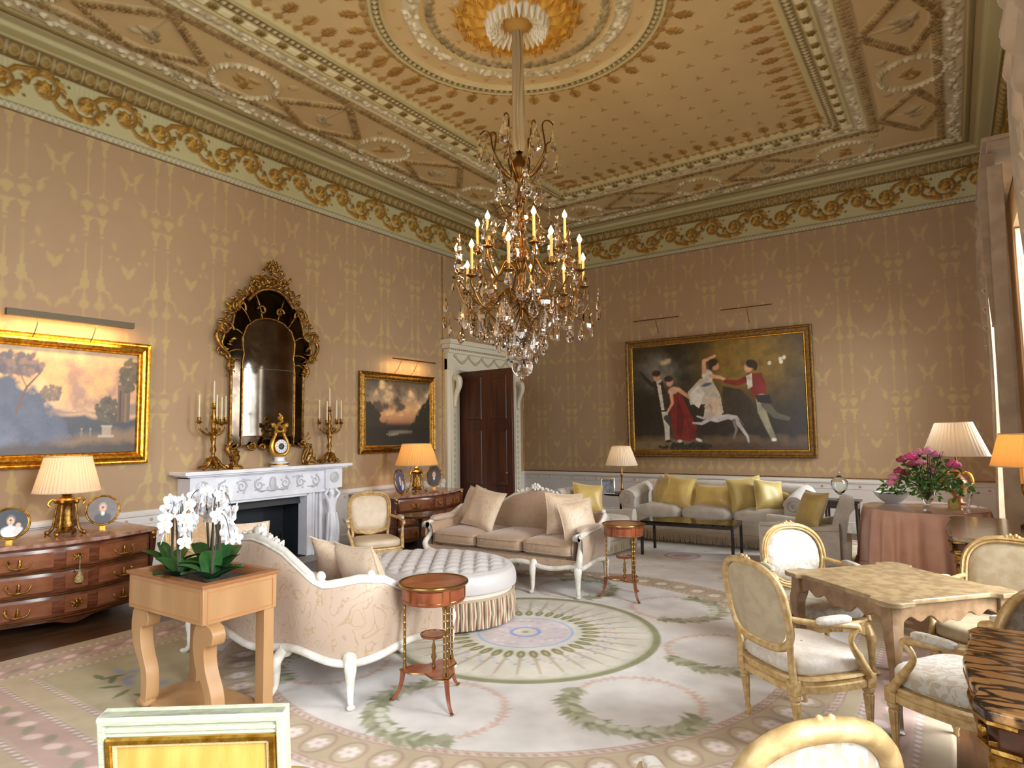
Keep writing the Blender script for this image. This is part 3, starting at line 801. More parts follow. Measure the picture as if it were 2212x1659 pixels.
    for k in range(28):
        a = 2 * PI * k / 28; c_, s_ = math.cos(a), math.sin(a)
        cv.line([(RX + .14 * c_, RY + .14 * s_), (RX + .3 * c_, RY + .3 * s_)], [.012, .032], (232, 226, 204), .24, True)
    cv.ell(RX, RY, .16, .16, 0, (178, 134, 60), .2, dome=True)
    cv.mottle(40, .05, 5, 3)
    XX, YY = np.meshgrid(cv.x, cv.y)
    cm = vmat('painted_plaster', .75, .1, 60)
    struct(gridmesh('ceiling', np.stack([XX, YY, Z - cv.h], -1), cv.c, cm))
    mb = MB(); mb.box((W / 2, (YB + D) / 2, Z + .15), (W + .8, D - YB + .6, .2))
    struct(mb.build('trim_11', cream_paint, smooth=0))
make_ceiling()
# ---------------------------------------------------------------- cornice with gilded scroll frieze
PROF = [(0, 5.08), (.03, 5.085), (.045, 5.11), (.045, 5.15), (.02, 5.17), (.02, 5.24), (.022, 5.5), (.024, 5.62), (.05, 5.635), (.075, 5.66), (.12, 5.75), (.14, 5.77), (.15, 5.79), (.28, 5.795), (.3, 5.8), (.3, 5.83), (.34, 5.85), (.38, 5.87), (.39, 5.9)]
def cornice(name, length, mapper, s_off, mirror=False):
    pd = np.array(PROF); seg = np.r_[0, np.cumsum(np.hypot(*np.diff(pd, axis=0).T))]
    cv = Cv(0, length, 0, seg[-1], .0145, (192, 184, 138))
    at = lambda z: float(np.interp(z, pd[:, 1], seg))
    dd, zz = np.interp(cv.y, seg, pd[:, 0]), np.interp(cv.y, seg, pd[:, 1])
    f0, f1 = at(5.24), at(5.58)
    cv.rect(0, length, 0, at(5.17), (168, 160, 130)); cv.rect(0, length, 0, .03, (128, 92, 40))
    e0, e1 = at(5.62), at(5.775)
    cv.rect(0, length, e0, e1, (112, 88, 42))
    for s in np.arange(.06, length, .06): cv.line([(s, at(5.1)), (s + .03, at(5.16)), (s + .06, at(5.1))], .006, (206, 200, 172), .008)
    for s in np.arange(.07, length, .14):
        c = (e0 + e1) / 2; cv.ell(s, c, .052, .058, 0, (176, 152, 96), .03, dome=True); cv.ell(s, c, .03, .036, 0, (150, 122, 66), .045, dome=True)
        cv.ell(s + .07, c, .008, .06, 0, (196, 176, 120), .02, dome=True)
    for s in np.arange(0, length, .05): cv.line([(s, at(5.52)), (s, at(5.6))], .006, (204, 196, 160), -.004)
    g0 = at(5.795) + .15; cv.rect(0, length, seg[-1] - .1, seg[-1] - .02, (164, 148, 108))
    # scrolls
    fc = (f0 + f1) / 2; i = 0
    gl = [(168, 124, 38), (132, 94, 28), (196, 154, 66)]
    for s in np.arange(s_off % .8 - .8, length + .4, .4):
        up = i % 2 == 0; cy = fc + (.02 if up else -.02); d = 1 if up else -1
        cv.spiral(s, cy, .165, 1.5, PI, -d, .028, (142, 102, 30), .045)
        cv.line([(s - .4, cy - d * .04), (s - .26, cy + d * .12), (s - .1, cy + d * .165), (s + .07, cy + d * .14)], [.016, .034, .026], (154, 112, 34), .04, True)
        for q in range(8):
            a = q * .785; cv.leaf(s, cy, .10, .055, a, gl[q % 3], .055, True)
        for q in range(10):
            a = PI + q * .34 * -d; cv.leaf(s + .15 * math.cos(a), cy + .15 * math.sin(a), .075, .05, a - d * .9, gl[(q + 1) % 3], .045, True)
        cv.ell(s, cy, .03, .03, 0, (222, 176, 80), .05, dome=True)
        for q, (a, b) in enumerate(((.2, -.1), (.22, -.15), (.15, -.17), (-.18, -.15))): cv.ell(s + a, cy + d * b, .018, .018, 0, gl[q % 2], .02, dome=True)
        i += 1
    s = np.arange(0) 
    S, _ = np.meshgrid(cv.x, cv.y)
    # push relief out along the profile normal
    td = np.gradient(dd); tz = np.gradient(zz); ln = np.hypot(td, tz); nd, nz = tz / ln, -td / ln
    Dd = dd[:, None] + nd[:, None] * cv.h; Zz = zz[:, None] + nz[:, None] * cv.h
    Dd = np.maximum(Dd, .002)
    struct(gridmesh(name, mapper(S, Dd, Zz), cv.c, MATS.get('cornice_paint') or vmat('cornice_paint', .6, .1, 60)))
cornice('trim_1', D - YB, lambda s, d, z: np.stack([d, YB + s, z], -1), 1.6 + 2.55)
cornice('trim_2', W, lambda s, d, z: np.stack([s, D - d, z], -1), .3)
cornice('trim_3', D - YB, lambda s, d, z: np.stack([W - d, YB + s, z], -1), 0)
# ---------------------------------------------------------------- dado, chair rail, skirting
def run(mb, p0, p1, nrm, prof):
    'moulding between two floor points; nrm points into the room'
    a, b, n = Vector((*p0, 0)), Vector((*p1, 0)), Vector((*nrm, 0)); k = len(prof)
    vs = [q + n * d + Vector((0, 0, z)) for q in (a, b) for d, z in prof]
    mb.add(vs, [(i, i + 1, k + i + 1, k + i) for i in range(k - 1)])
rail = [(.012, .70), (.02, .705), (.02, .79), (.04, .80), (.045, .825), (.03, .845), (.02, .86), (0, .865)]
dado = [(.012, 0), (.012, .70)]
skirt = [(.012, .18), (.025, .17), (.03, .02), (.03, 0)]
segs = {'left': [((0, YB), (0, 4.2)), ((0, 6.25), (0, 9.03)), ((0, 11.52), (0, D))], 'far': [((0, D), (W, D))], 'right': [((W, a), (W, b)) for a, b in zip(ys[::2], ys[1::2])]}
NR = {'left': (1, 0), 'far': (0, -1), 'right': (-1, 0)}
rosette_m = mat('rail_rosette', (196, 160, 120), .5)
for kk, (sd, ss) in enumerate(segs.items()):
    mb = MB(); mb2 = MB(); mb3 = MB(); mb4 = MB()
    for a, b in ss:
        run(mb, a, b, NR[sd], dado); run(mb2, a, b, NR[sd], rail); run(mb3, a, b, NR[sd], skirt)
        va, vb = Vector((*a, 0)), Vector((*b, 0)); n = int((vb - va).length / .27); nr = Vector((*NR[sd], 0))
        for i in range(n):
            c = va + (vb - va) * (i + .5) / max(n, 1) + nr * .022
            mb4.blob((c.x, c.y, .75), (.02, .02, .02), 6)
    struct(mb.build('trim_%d' % (20 + kk), dado_paint)); struct(mb3.build('baseboard_' + sd, white_paint))
    r = struct(mb2.build('trim_%d' % (30 + kk), dado_paint)); struct(mb4.build('rosette', rosette_m, r)) if mb4.v else None
mb = MB()
for a, b, c in (((.006, 9.0, .9), (.006, 9.0, 5.05), 0), ((.006, 11.55, .9), (.006, 11.55, 5.05), 0), ((.012, D - .006, .9), (.012, D - .006, 5.05), 0)): mb.tube([a, b], .007, 5)
mb.tube([(.02, D - .006, .88), (W, D - .006, .88)], .007, 5)
struct(mb.build('trim_40', gold_old))
# ---------------------------------------------------------------- windows with shutters
for i, y in enumerate(WIN):
    x = W + .3
    mb = MB()
    for yy in (y - WW / 2 + .03, y + WW / 2 - .03): mb.box((x, yy, (WZ0 + WZ1) / 2), (.07, .06, WZ1 - WZ0))
    for zz in (WZ0 + .03, WZ1 - .03, (WZ0 + WZ1) / 2): mb.box((x, y, zz), (.07, WW, .06))
    for q in (-1, 1): mb.box((x, y + q * WW / 6, (WZ0 + WZ1) / 2), (.03, .025, WZ1 - WZ0))
    for q in range(1, 8): mb.box((x, y, WZ0 + (WZ1 - WZ0) * q / 8), (.03, WW, .025))
    w = struct(mb.build('window_%d' % (i + 1), white_paint, bevel=.004))
    mb = MB(); mb.box((x, y, (WZ0 + WZ1) / 2), (.006, WW - .1, WZ1 - WZ0 - .1)); g = mb.build('pane', wglass, w, smooth=0)
    for q in (-1, 1):
        mb = MB(); yy = y + q * (WW / 2 - .03)
        mb.box((W + .15, yy, (WZ0 + WZ1) / 2), (.26, .03, WZ1 - WZ0 - .04))
        for zc, zh in ((.9, .8), (2.0, 1.1), (3.3, 1.2)):
            mb.box((W + .15, yy - q * .018, WZ0 + zc - .25), (.18, .012, zh - .1))
        mb.build('shutter', white_paint, w, bevel=.006)
lawn = MB(); lawn.box((W + 22, 5, -1.3), (40, 60, .2)); struct(lawn.build('ground', mat('lawn', (92, 120, 60), .9), smooth=0))
# ---------------------------------------------------------------- doorcase and open door leaf
mb = MB()
for y0, y1 in ((9.06, DY0), (DY1, 11.50)):
    yc = (y0 + y1) / 2; mb.box((.03, yc, DZ / 2 + .1), (.06, y1 - y0, DZ + .2)); mb.box((.07, yc, DZ / 2 + .1), (.03, (y1 - y0) * .5, DZ + .1))
    mb.box((.05, yc, .1), (.1, y1 - y0 + .02, .2))
    M = Matrix(((0, 0, 1, 0), (1, 0, 0, yc), (0, 1, 0, 0), (0, 0, 0, 1)))
    mb.tube(smooth_pts([(.10, yc, 2.75), (.19, yc, 2.72), (.2, yc, 2.6), (.13, yc, 2.42), (.1, yc, 2.25), (.13, yc, 2.2)], 5), [.06, .07, .06, .045, .035, .03], 8)
mb.box((.04, 10.28, 3.06), (.08, 2.44, .32)); mb.box((.07, 10.28, 3.25), (.14, 2.5, .07)); mb.box((.1, 10.28, 3.33), (.2, 2.6, .08)); mb.box((.13, 10.28, 3.41), (.26, 2.7, .08))
mb.box((-.2, DY0 + .02, DZ / 2), (.4, .05, DZ)); mb.box((-.2, DY1 - .02, DZ / 2), (.4, .05, DZ)); mb.box((-.2, 10.3, DZ), (.4, 1.8, .05))
dc = struct(mb.build('door_1', cream_paint, bevel=.008))
mb = MB()
for i in range(5):
    y0 = 9.25 + i * .42
    mb.tube(smooth_pts([(.09, y0, 3.17), (.1, y0 + .21, 3.05), (.09, y0 + .42, 3.17)], 5), [.012, .03, .012], 7)
    mb.blob((.1, y0, 3.17), .035, 7)
for s in np.arange(9.1, 11.5, .06): mb.box((.145, s, 3.285), (.03, .03, .04))
for yc in (9.24, 11.35):
    for z in np.arange(.4, 2.1, .11): mb.blob((.085, yc, z), (.012, .03, .045), 6)
struct(mb.build('carved_swag', mat('stone_carving', (196, 184, 150), .6), dc))
def door_leaf():
    t = thing('door_leaf', 'tall dark mahogany panelled door standing open beside its white doorcase', 'door', (.06, 9.5, 0), math.radians(-5))
    mb = MB(); mb.box((.63, 0, 1.44), (1.27, .06, 2.86)); mb.build('slab', door_wood, t, bevel=.005)
    for cx in (.33, .94):
        for z0, z1 in ((.12, .33), (.42, .62), (.75, 1.75), (1.95, 2.75)):
            for f, q in (('panel', -1),):
                mb = MB(); w, h = .4, z1 - z0
                M = Matrix(((1, 0, 0, cx), (0, 0, -1, -.03), (0, 1, 0, (z0 + z1) / 2), (0, 0, 0, 1)))
                frame_sweep(mb, w, h, [(0, 0), (.01, .014), (.03, .014), (.05, .003), (.07, .003), (.1, .012), (min(w, h) / 2 - .001, .012)], M)
                mb.build(f, door_wood, t)
    mb = MB(); mb.lathe([(.012, 0), (.012, .03), (.028, .045), (.03, .06), (.015, .075), (0, .078)], 12); o = mb.build('knob', brass, t)
    o.location = (1.17, -.03, .98); o.rotation_euler = (PI / 2, 0, 0)
door_leaf()
# ---------------------------------------------------------------- cushions
def pillow(name, w, h, t, m, label=None, cat='cushion', loc=(0, 0, 0), rot=(0, 0, 0), group=None, parent=None, nip=.10, rect=False):
    def side(sg):
        def g(u, v):
            a, b = u * 2 - 1, v * 2 - 1
            x = w / 2 * a * (1 - nip * (1 - b * b)); y = h / 2 * b * (1 - nip * (1 - a * a))
            z = sg * t / 2 * ((1 - abs(a) ** 3) * (1 - abs(b) ** 3)) ** .55
            z *= 1 + .07 * math.sin(5 * a + 2 * b) * (1 - a * a)
            return Vector((x, y, z))
        return g
    mb = MB(); mb.grid(side(1), 17, 17); mb.grid(lambda u, v: side(-1)(1 - u, v), 17, 17)
    o = mb.build(name, m, parent, smooth=70)
    o.location = loc; o.rotation_euler = rot
    e = []
    for i in range(48):
        q = i / 12; k = int(q); f = (q - k) * 2 - 1
        a, b = [(f, -1), (1, f), (-f, 1), (-1, -f)][k]
        e.append((w / 2 * a * (1 - nip * (1 - b * b)), h / 2 * b * (1 - nip * (1 - a * a)), 0))
    mb = MB(); mb.tube(e, .006, 5, closed=True); mb.build('piping', m, o)
    if label: tag(o, label, cat, group)
    return o
# ---------------------------------------------------------------- legs
def cabriole(h, out, r=.026, foot=.022):
    'curved leg from the knee at height h to the foot displaced by out (x, y)'
    ox, oy = out
    pts = smooth_pts([(0, 0, h + .02), (ox * .5, oy * .5, h * .84), (ox * .5, oy * .5, h * .55), (ox * .55, oy * .55, h * .2), (ox * .85, oy * .85, h * .06), (ox, oy, .016)], 5)
    return pts, [r * 1.5, r * 1.55, r * 1.1, r * .8, r * .7, foot]
def add_cab(parent, pos, h, out, m, r=.026):
    mb = MB(); p, rr = cabriole(h, out, r)
    mb.tube(p, rr, 9); mb.blob((out[0], out[1], .018), (.028, .028, .018), 10)
    mb.sq((0, 0, h), (r * 1.7, r * 1.7, .05), .8, .8, 12, 8)
    mb.tube([(out[0] * .2, out[1] * .2, h + .03), (out[0] * .62, out[1] * .62, h * .8)], [.016, .006], 6)
    o = mb.build('leg', m, parent); o.location = (pos[0], pos[1], 0)
    return o
def fluted_leg(parent, pos, h, m, r=.026, tilt=(0, 0)):
    mb = MB()
    fl = lambda a, z: (.10 * math.cos(10 * a) if .1 < z / h < .8 else 0)
    prof = [(r * .45, 0), (r * .55, .01), (r * .5, .03), (r * .72, .05), (r * .5, .07), (r * .62, .09)] + [(r * (.62 + .42 * q), .09 + (h - .15) * q) for q in (0, .3, .6, 1)] + [(r * .8, h - .055), (r * 1.25, h - .04), (r * 1.15, h - .02)]
    mb.lathe(prof, 20, fl=fl)
    mb.box((0, 0, h + .02), (r * 2.3, r * 2.3, .075))
    o = mb.build('leg', m, parent, bevel=.002); o.location = (pos[0], pos[1], 0); o.rotation_euler = (tilt[0], tilt[1], 0)
    return o
# ---------------------------------------------------------------- carved canape
def canape(label, loc, rz, outer):
    t = thing('carved_settee', label, 'sofa', loc, rz)
    a, b0, b1 = 1.03, -.44, .42
    base = []
    n = 3.4
    for i in range(61):
        th = PI - PI * i / 60
        c, s = math.cos(th), math.sin(th)
        base.append(Vector((a * math.copysign(abs(c) ** (2 / n), c), -.02 + (b1 + .02) * abs(s) ** (2 / n), 0)))
    base = [Vector((-a, b0 + .02 * k, 0)) for k in range(0, 20, 4)] + base + [Vector((a, b0 + .02 * k, 0)) for k in range(16, -1, -4)]
    # resample by length
    d = [0]
    for p, q in zip(base, base[1:]): d.append(d[-1] + (q - p).length)
    N = 91
    xs = np.interp(np.linspace(0, d[-1], N), d, [p.x for p in base]); yy = np.interp(np.linspace(0, d[-1], N), d, [p.y for p in base])
    P = [Vector((x, y, 0)) for x, y in zip(xs, yy)]
    nr = []
    for i in range(N):
        tg = P[min(i + 1, N - 1)] - P[max(i - 1, 0)]; nr.append(Vector((-tg.y, tg.x, 0)).normalized())
    T = [abs(2 * i / (N - 1) - 1) for i in range(N)]
    H = [float(np.interp(q, [0, .08, .2, .3, .37, .42, .48, .56, .64, .7, .76, .86, 1], [.97, .955, .90, .81, .74, .715, .735, .765, .75, .69, .655, .645, .61])) for q in T]
    ZBf = lambda q: .27 + .06 * q ** 2
    ZB = .33
    zbot = lambda i: ZBf(T[i]) + .028 * math.cos(2 * PI * 4.0 * i / (N - 1) + PI)
    def sec(i):
        p, q, h = P[i], nr[i], H[i]; ZB = zbot(i)
        k = [(0, ZB), (.03, ZB + .1), (.045, (ZB + h) / 2), (.04, h - .03), (.02, h), (-.03, h), (-.06, h - .03), (-.085, (ZB + h) / 2 + .04), (-.08, ZB + .06), (-.06, ZB)]
        return [p + q * u + Vector((0, 0, z)) for u, z in k]
    S = [sec(i) for i in range(N)]
    mb = MB(); K = len(S[0])
    mb.m = 0; mb.add([v for s in S for v in s[:6]], [(i * 6 + k, i * 6 + k + 1, (i + 1) * 6 + k + 1, (i + 1) * 6 + k) for i in range(N - 1) for k in range(5)])
    mb.build('outer_back', outer, t, smooth=60)
    mb = MB(); mb.add([v for s in S for v in s[5:]], [(i * 5 + k, i * 5 + k + 1, (i + 1) * 5 + k + 1, (i + 1) * 5 + k) for i in range(N - 1) for k in range(4)])
    mb.build('inner_back', brocade_in, t, smooth=60)
    mb = MB(); mb.tube([P[i] + nr[i] * .008 + Vector((0, 0, H[i] + .012)) for i in range(N)], .024, 8)
    mb.tube([P[i] + nr[i] * .03 + Vector((0, 0, H[i] - .004)) for i in range(N)], .011, 6)
    for i in (27, 63):   # small volutes where the crest meets the dips
        c = P[i] + nr[i] * .01 + Vector((0, 0, H[i] + .05)); mb.blob(c, (.035, .03, .035), 10)
    for i in (18, 72): mb.blob(P[i] + Vector((0, 0, H[i] + .035)), (.03, .025, .028), 10)
    mb.build('top_rail', white_paint, t, smooth=60)
    mb = MB()
    for k in range(-7, 8):
        i = 45 + k; c = P[i] + Vector((0, -.005, H[i] + .022)); r = .030 - abs(k) * .0014
        if abs(k) % 2 == 0: mb.sq(c + Vector((0, -.012, .01)), (r, .02, r * .8), .8, .8, 8, 6, ry=k * .4)
        else: mb.tube([c, c + Vector((.02 * (1 if k > 0 else -1), -.02, .02)), c + Vector((.035 * (1 if k > 0 else -1), -.01, -.005))], [.012, .014, .006], 6)
    mb.sq((0, b1 - .03, 1.015), (.055, .03, .035), .7, .7, 12, 8)
    for q in range(7): mb.blob((.045 * math.cos(q * .9), b1 - .05, 1.02 + .03 * math.sin(q * .9)), (.02, .015, .02), 7)
    mb.build('carved_crest', white_paint, t, smooth=60)
    # bottom rails, scalloped
    mb = MB(); lp = []
    for i in range(N):
        lp.append(P[i] + nr[i] * .012 + Vector((0, 0, zbot(i) - .012)))
    mb.tube(lp, .026, 8)
    fp = [Vector((-a + 2 * a * k / 40, b0 - .02 - .03 * math.sin(PI * k / 40), ZB - .04 + .022 * math.cos(2 * PI * 3 * k / 40))) for k in range(41)]
    mb.tube(fp, .026, 8)
    mb.build('seat_rail', white_paint, t, smooth=60)
    mb = MB(); mb.grid(lambda u, v: Vector((-a + 2 * a * u, b0 - .015 - .03 * math.sin(PI * u), ZB - .03 + .07 * v)), 30, 3)
    mb.box((0, -.06, ZB + .01), (2 * a - .36, .66, .06)); mb.build('seat_deck', brocade_in, t)
    # arm fronts
    for q in (-1, 1):
        mb = MB()
        mb.tube(smooth_pts([(q * a, b0 - .01, ZB - .03), (q * (a + .02), b0 - .03, ZB + .06), (q * (a - .01), b0 + .05, ZB + .17), (q * (a - .0), b0 + .03, .56), (q * (a + .005), b0 - .04, .615), (q * a, b0 - .055, .59)], 6), [.036, .034, .026, .026, .03, .022], 9)
        for s_ in (-1, 1): mb.tube([(q * a - .03, b0 - .045, .6), (q * a + .03, b0 - .045, .6)], .034, 12)
        mb.build('arm_post', white_paint, t, smooth=60)
        mb = MB(); mb.sq((q * (a - .02), -.16, .665), (.055, .24, .035), .6, .5, 16, 8); mb.build('arm_pad', outer, t)
    for q in (-1, 1):
        add_cab(t, (q * (a - .02), b0), ZB - .03, (q * .035, -.055), white_paint, .027)
        add_cab(t, (q * .5, b0 - .03), ZB - .03, (0, -.06), white_paint, .025)
        add_cab(t, (q * (a - .14), b1 - .09), .27, (q * .08, .06), white_paint, .025)
        add_cab(t, (q * .34, b1 - .02), .26, (q * .06, .19), white_paint, .024)
    # three seat cushions
    for k in range(3):
        x0 = -.95 + .635 * k; w = .63
        mb = MB(); mb.sq((x0 + w / 2, -.08, ZB + .13), (w / 2, .385, .085), .42, .22, 36, 14, fn=lambda p: (p.x, p.y, p.z * (1.0 + .25 * max(0, 1 - (p.x / .33) ** 2) * max(0, 1 - (p.y / .4) ** 2))))
        c = mb.build('seat_cushion', brocade_in, t, smooth=70)
        for zz in (-.045, .045):
            e = [Vector((x0 + w / 2 + (w / 2 + .001) * math.copysign(abs(math.cos(q)) ** .22, math.cos(q)), -.08 + .386 * math.copysign(abs(math.sin(q)) ** .22, math.sin(q)), ZB + .13 + zz)) for q in np.linspace(0, 2 * PI, 60, endpoint=False)]
            mb = MB(); mb.tube(e, .006, 5, closed=True); mb.build('piping', brocade_in, c)
    return t
AS = canape('long carved white settee with three loose seat cushions, seen from the front beside the ottoman', (3.56, 6.24, 0), 0, brocade)
BS = canape('curved carved white settee seen from behind, its rose brocade back next to the orchid planter', (3.70, 3.13, 0), PI, brocade)
R_ = math.radians
pillow('cushion', .50, .46, .17, silk_cush, 'beige brocade cushion behind another at the left end of the long settee', loc=(2.78, 6.36, .80), rot=(R_(72), 0, R_(-30)))
pillow('cushion', .56, .50, .16, silk_cush, 'pointed beige cushion leaning in front at the left end of the long settee', loc=(3.08, 6.18, .79), rot=(R_(66), R_(8), R_(-12)))
pillow('cushion', .46, .46, .18, silk_cush, 'tall beige brocade cushion standing nearer the middle of the long settee, turned sideways', loc=(4.18, 6.24, .79), rot=(R_(76), R_(4), R_(52)))
pillow('cushion', .42, .42, .16, silk_cush, 'beige brocade cushion in the right corner of the long settee by its arm', loc=(4.43, 6.08, .76), rot=(R_(74), R_(-6), R_(58)))
pillow('cushion', .56, .50, .18, silk_cush, 'ruched beige silk cushion nearest the round wine table in the curved settee', loc=(4.36, 3.12, .71), rot=(R_(70), R_(3), PI + R_(-14)))
pillow('cushion', .56, .50, .17, silk_cush, 'beige brocade cushion lying behind the ruched cushion in the curved settee', loc=(4.06, 3.24, .71), rot=(R_(52), R_(-14), PI + R_(24)))
pillow('cushion', .50, .46, .16, silk_cush, 'tan brocade cushion at the far end of the curved settee behind the orchids', loc=(2.98, 3.05, .80), rot=(R_(70), 0, PI + R_(40)))
# ---------------------------------------------------------------- tufted ottoman
def ottoman():
    t = thing('tufted_ottoman', 'large oval buttoned grey satin ottoman with a striped tassel fringe', 'ottoman', (3.68, 4.60, 0), R_(8))
    a, b = .80, .64
    bt = []
    for i in range(-7, 8):
        for j in range(-6, 7):
            x, y = i * .15 + (.075 if j % 2 else 0), j * .135
            if (x / (a - .1)) ** 2 + (y / (b - .1)) ** 2 < .9: bt.append((x, y))
    BT = np.array(bt)
    def g(u, v):
        w = 2 * PI * u
        if v < .72:
            r = v / .72; x, y = a * r * .96 * math.cos(w), b * r * .95 * math.sin(w)
            mm = x / .15 + y / .27; nn = -x / .15 + y / .27
            pad = (abs(math.sin(PI * mm)) * abs(math.sin(PI * nn))) ** .42 * (1 if r < .86 else max(0, (1 - r) / .14)) + (0 if r < .86 else min(1, (r - .86) / .14)) * .8
            z = .445 + .035 * (1 - r ** 4) + .045 * pad
            return Vector((x, y, z))
        f = (v - .72) / .28 * PI * .62
        q = 1 - .05 + .09 * math.sin(f)
        return Vector((a * (.96 + .06 * math.sin(f)) * math.cos(w), b * (.95 + .075 * math.sin(f)) * math.sin(w), .47 - .14 * (1 - math.cos(f)) * .8))
    mb = MB(); mb.grid(g, 260, 84, cu=True); mb.build('cushion_top', ottoman_cloth, t, smooth=80)
    mb = MB()
    mb.blob((0, 0, 0), (.013, .013, .008), 8); b0 = mb.build('button', ottoman_cloth, t)
    for i, (x, y) in enumerate(bt):
        c = b0 if i == 0 else b0.copy()
        if i: COL.objects.link(c); c.parent = t
        c.location = (x, y, .47 + .035 * (1 - (math.hypot(x / a, y / b)) ** 4) - .018)
    mb = MB()
    ring = lambda k, z, n=90: [(a * k * math.cos(2 * PI * i / n), b * k * math.sin(2 * PI * i / n), z) for i in range(n)]
    mb.grid(lambda u, v: Vector((a * .97 * math.cos(2 * PI * u), b * .97 * math.sin(2 * PI * u), .26 + .1 * v)), 80, 3, cu=True)
    mb.build('band', white_paint if False else mat('ottoman_band', (206, 196, 180), .6), t)
    mb = MB(); mb.tube(ring(.985, .262), .013, 6, closed=True); mb.build('braid', mat('braid', (170, 150, 120), .7), t)
    mb = MB()
    N = 300
    for i in range(N):
        w = 2 * PI * i / N; x, y = a * .985 * math.cos(w), b * .985 * math.sin(w); mb.m = [0, 1, 0, 2, 3][i % 5]
        j = .008 * math.sin(i * 1.9)
        mb.tube([(x, y, .255), (x * (1.008 + j), y * (1.008 + j), .14), (x * (1.0 - j), y * (1 - j), .022)], [.008, .010, .009], 5)
    o = mb.build('fringe', [mat('fringe_ivory', (206, 190, 164), .8), mat('fringe_rose', (160, 112, 96), .8), mat('fringe_brown', (104, 78, 54), .8), mat('fringe_sage', (150, 140, 110), .8)], t)
    o['kind'] = 'stuff'
    mb = MB()
    mb.lathe([(.5, .0), (.5, .25)], 24); mb.build('base', mat('ottoman_base', (90, 76, 62), .8), t)
ottoman()
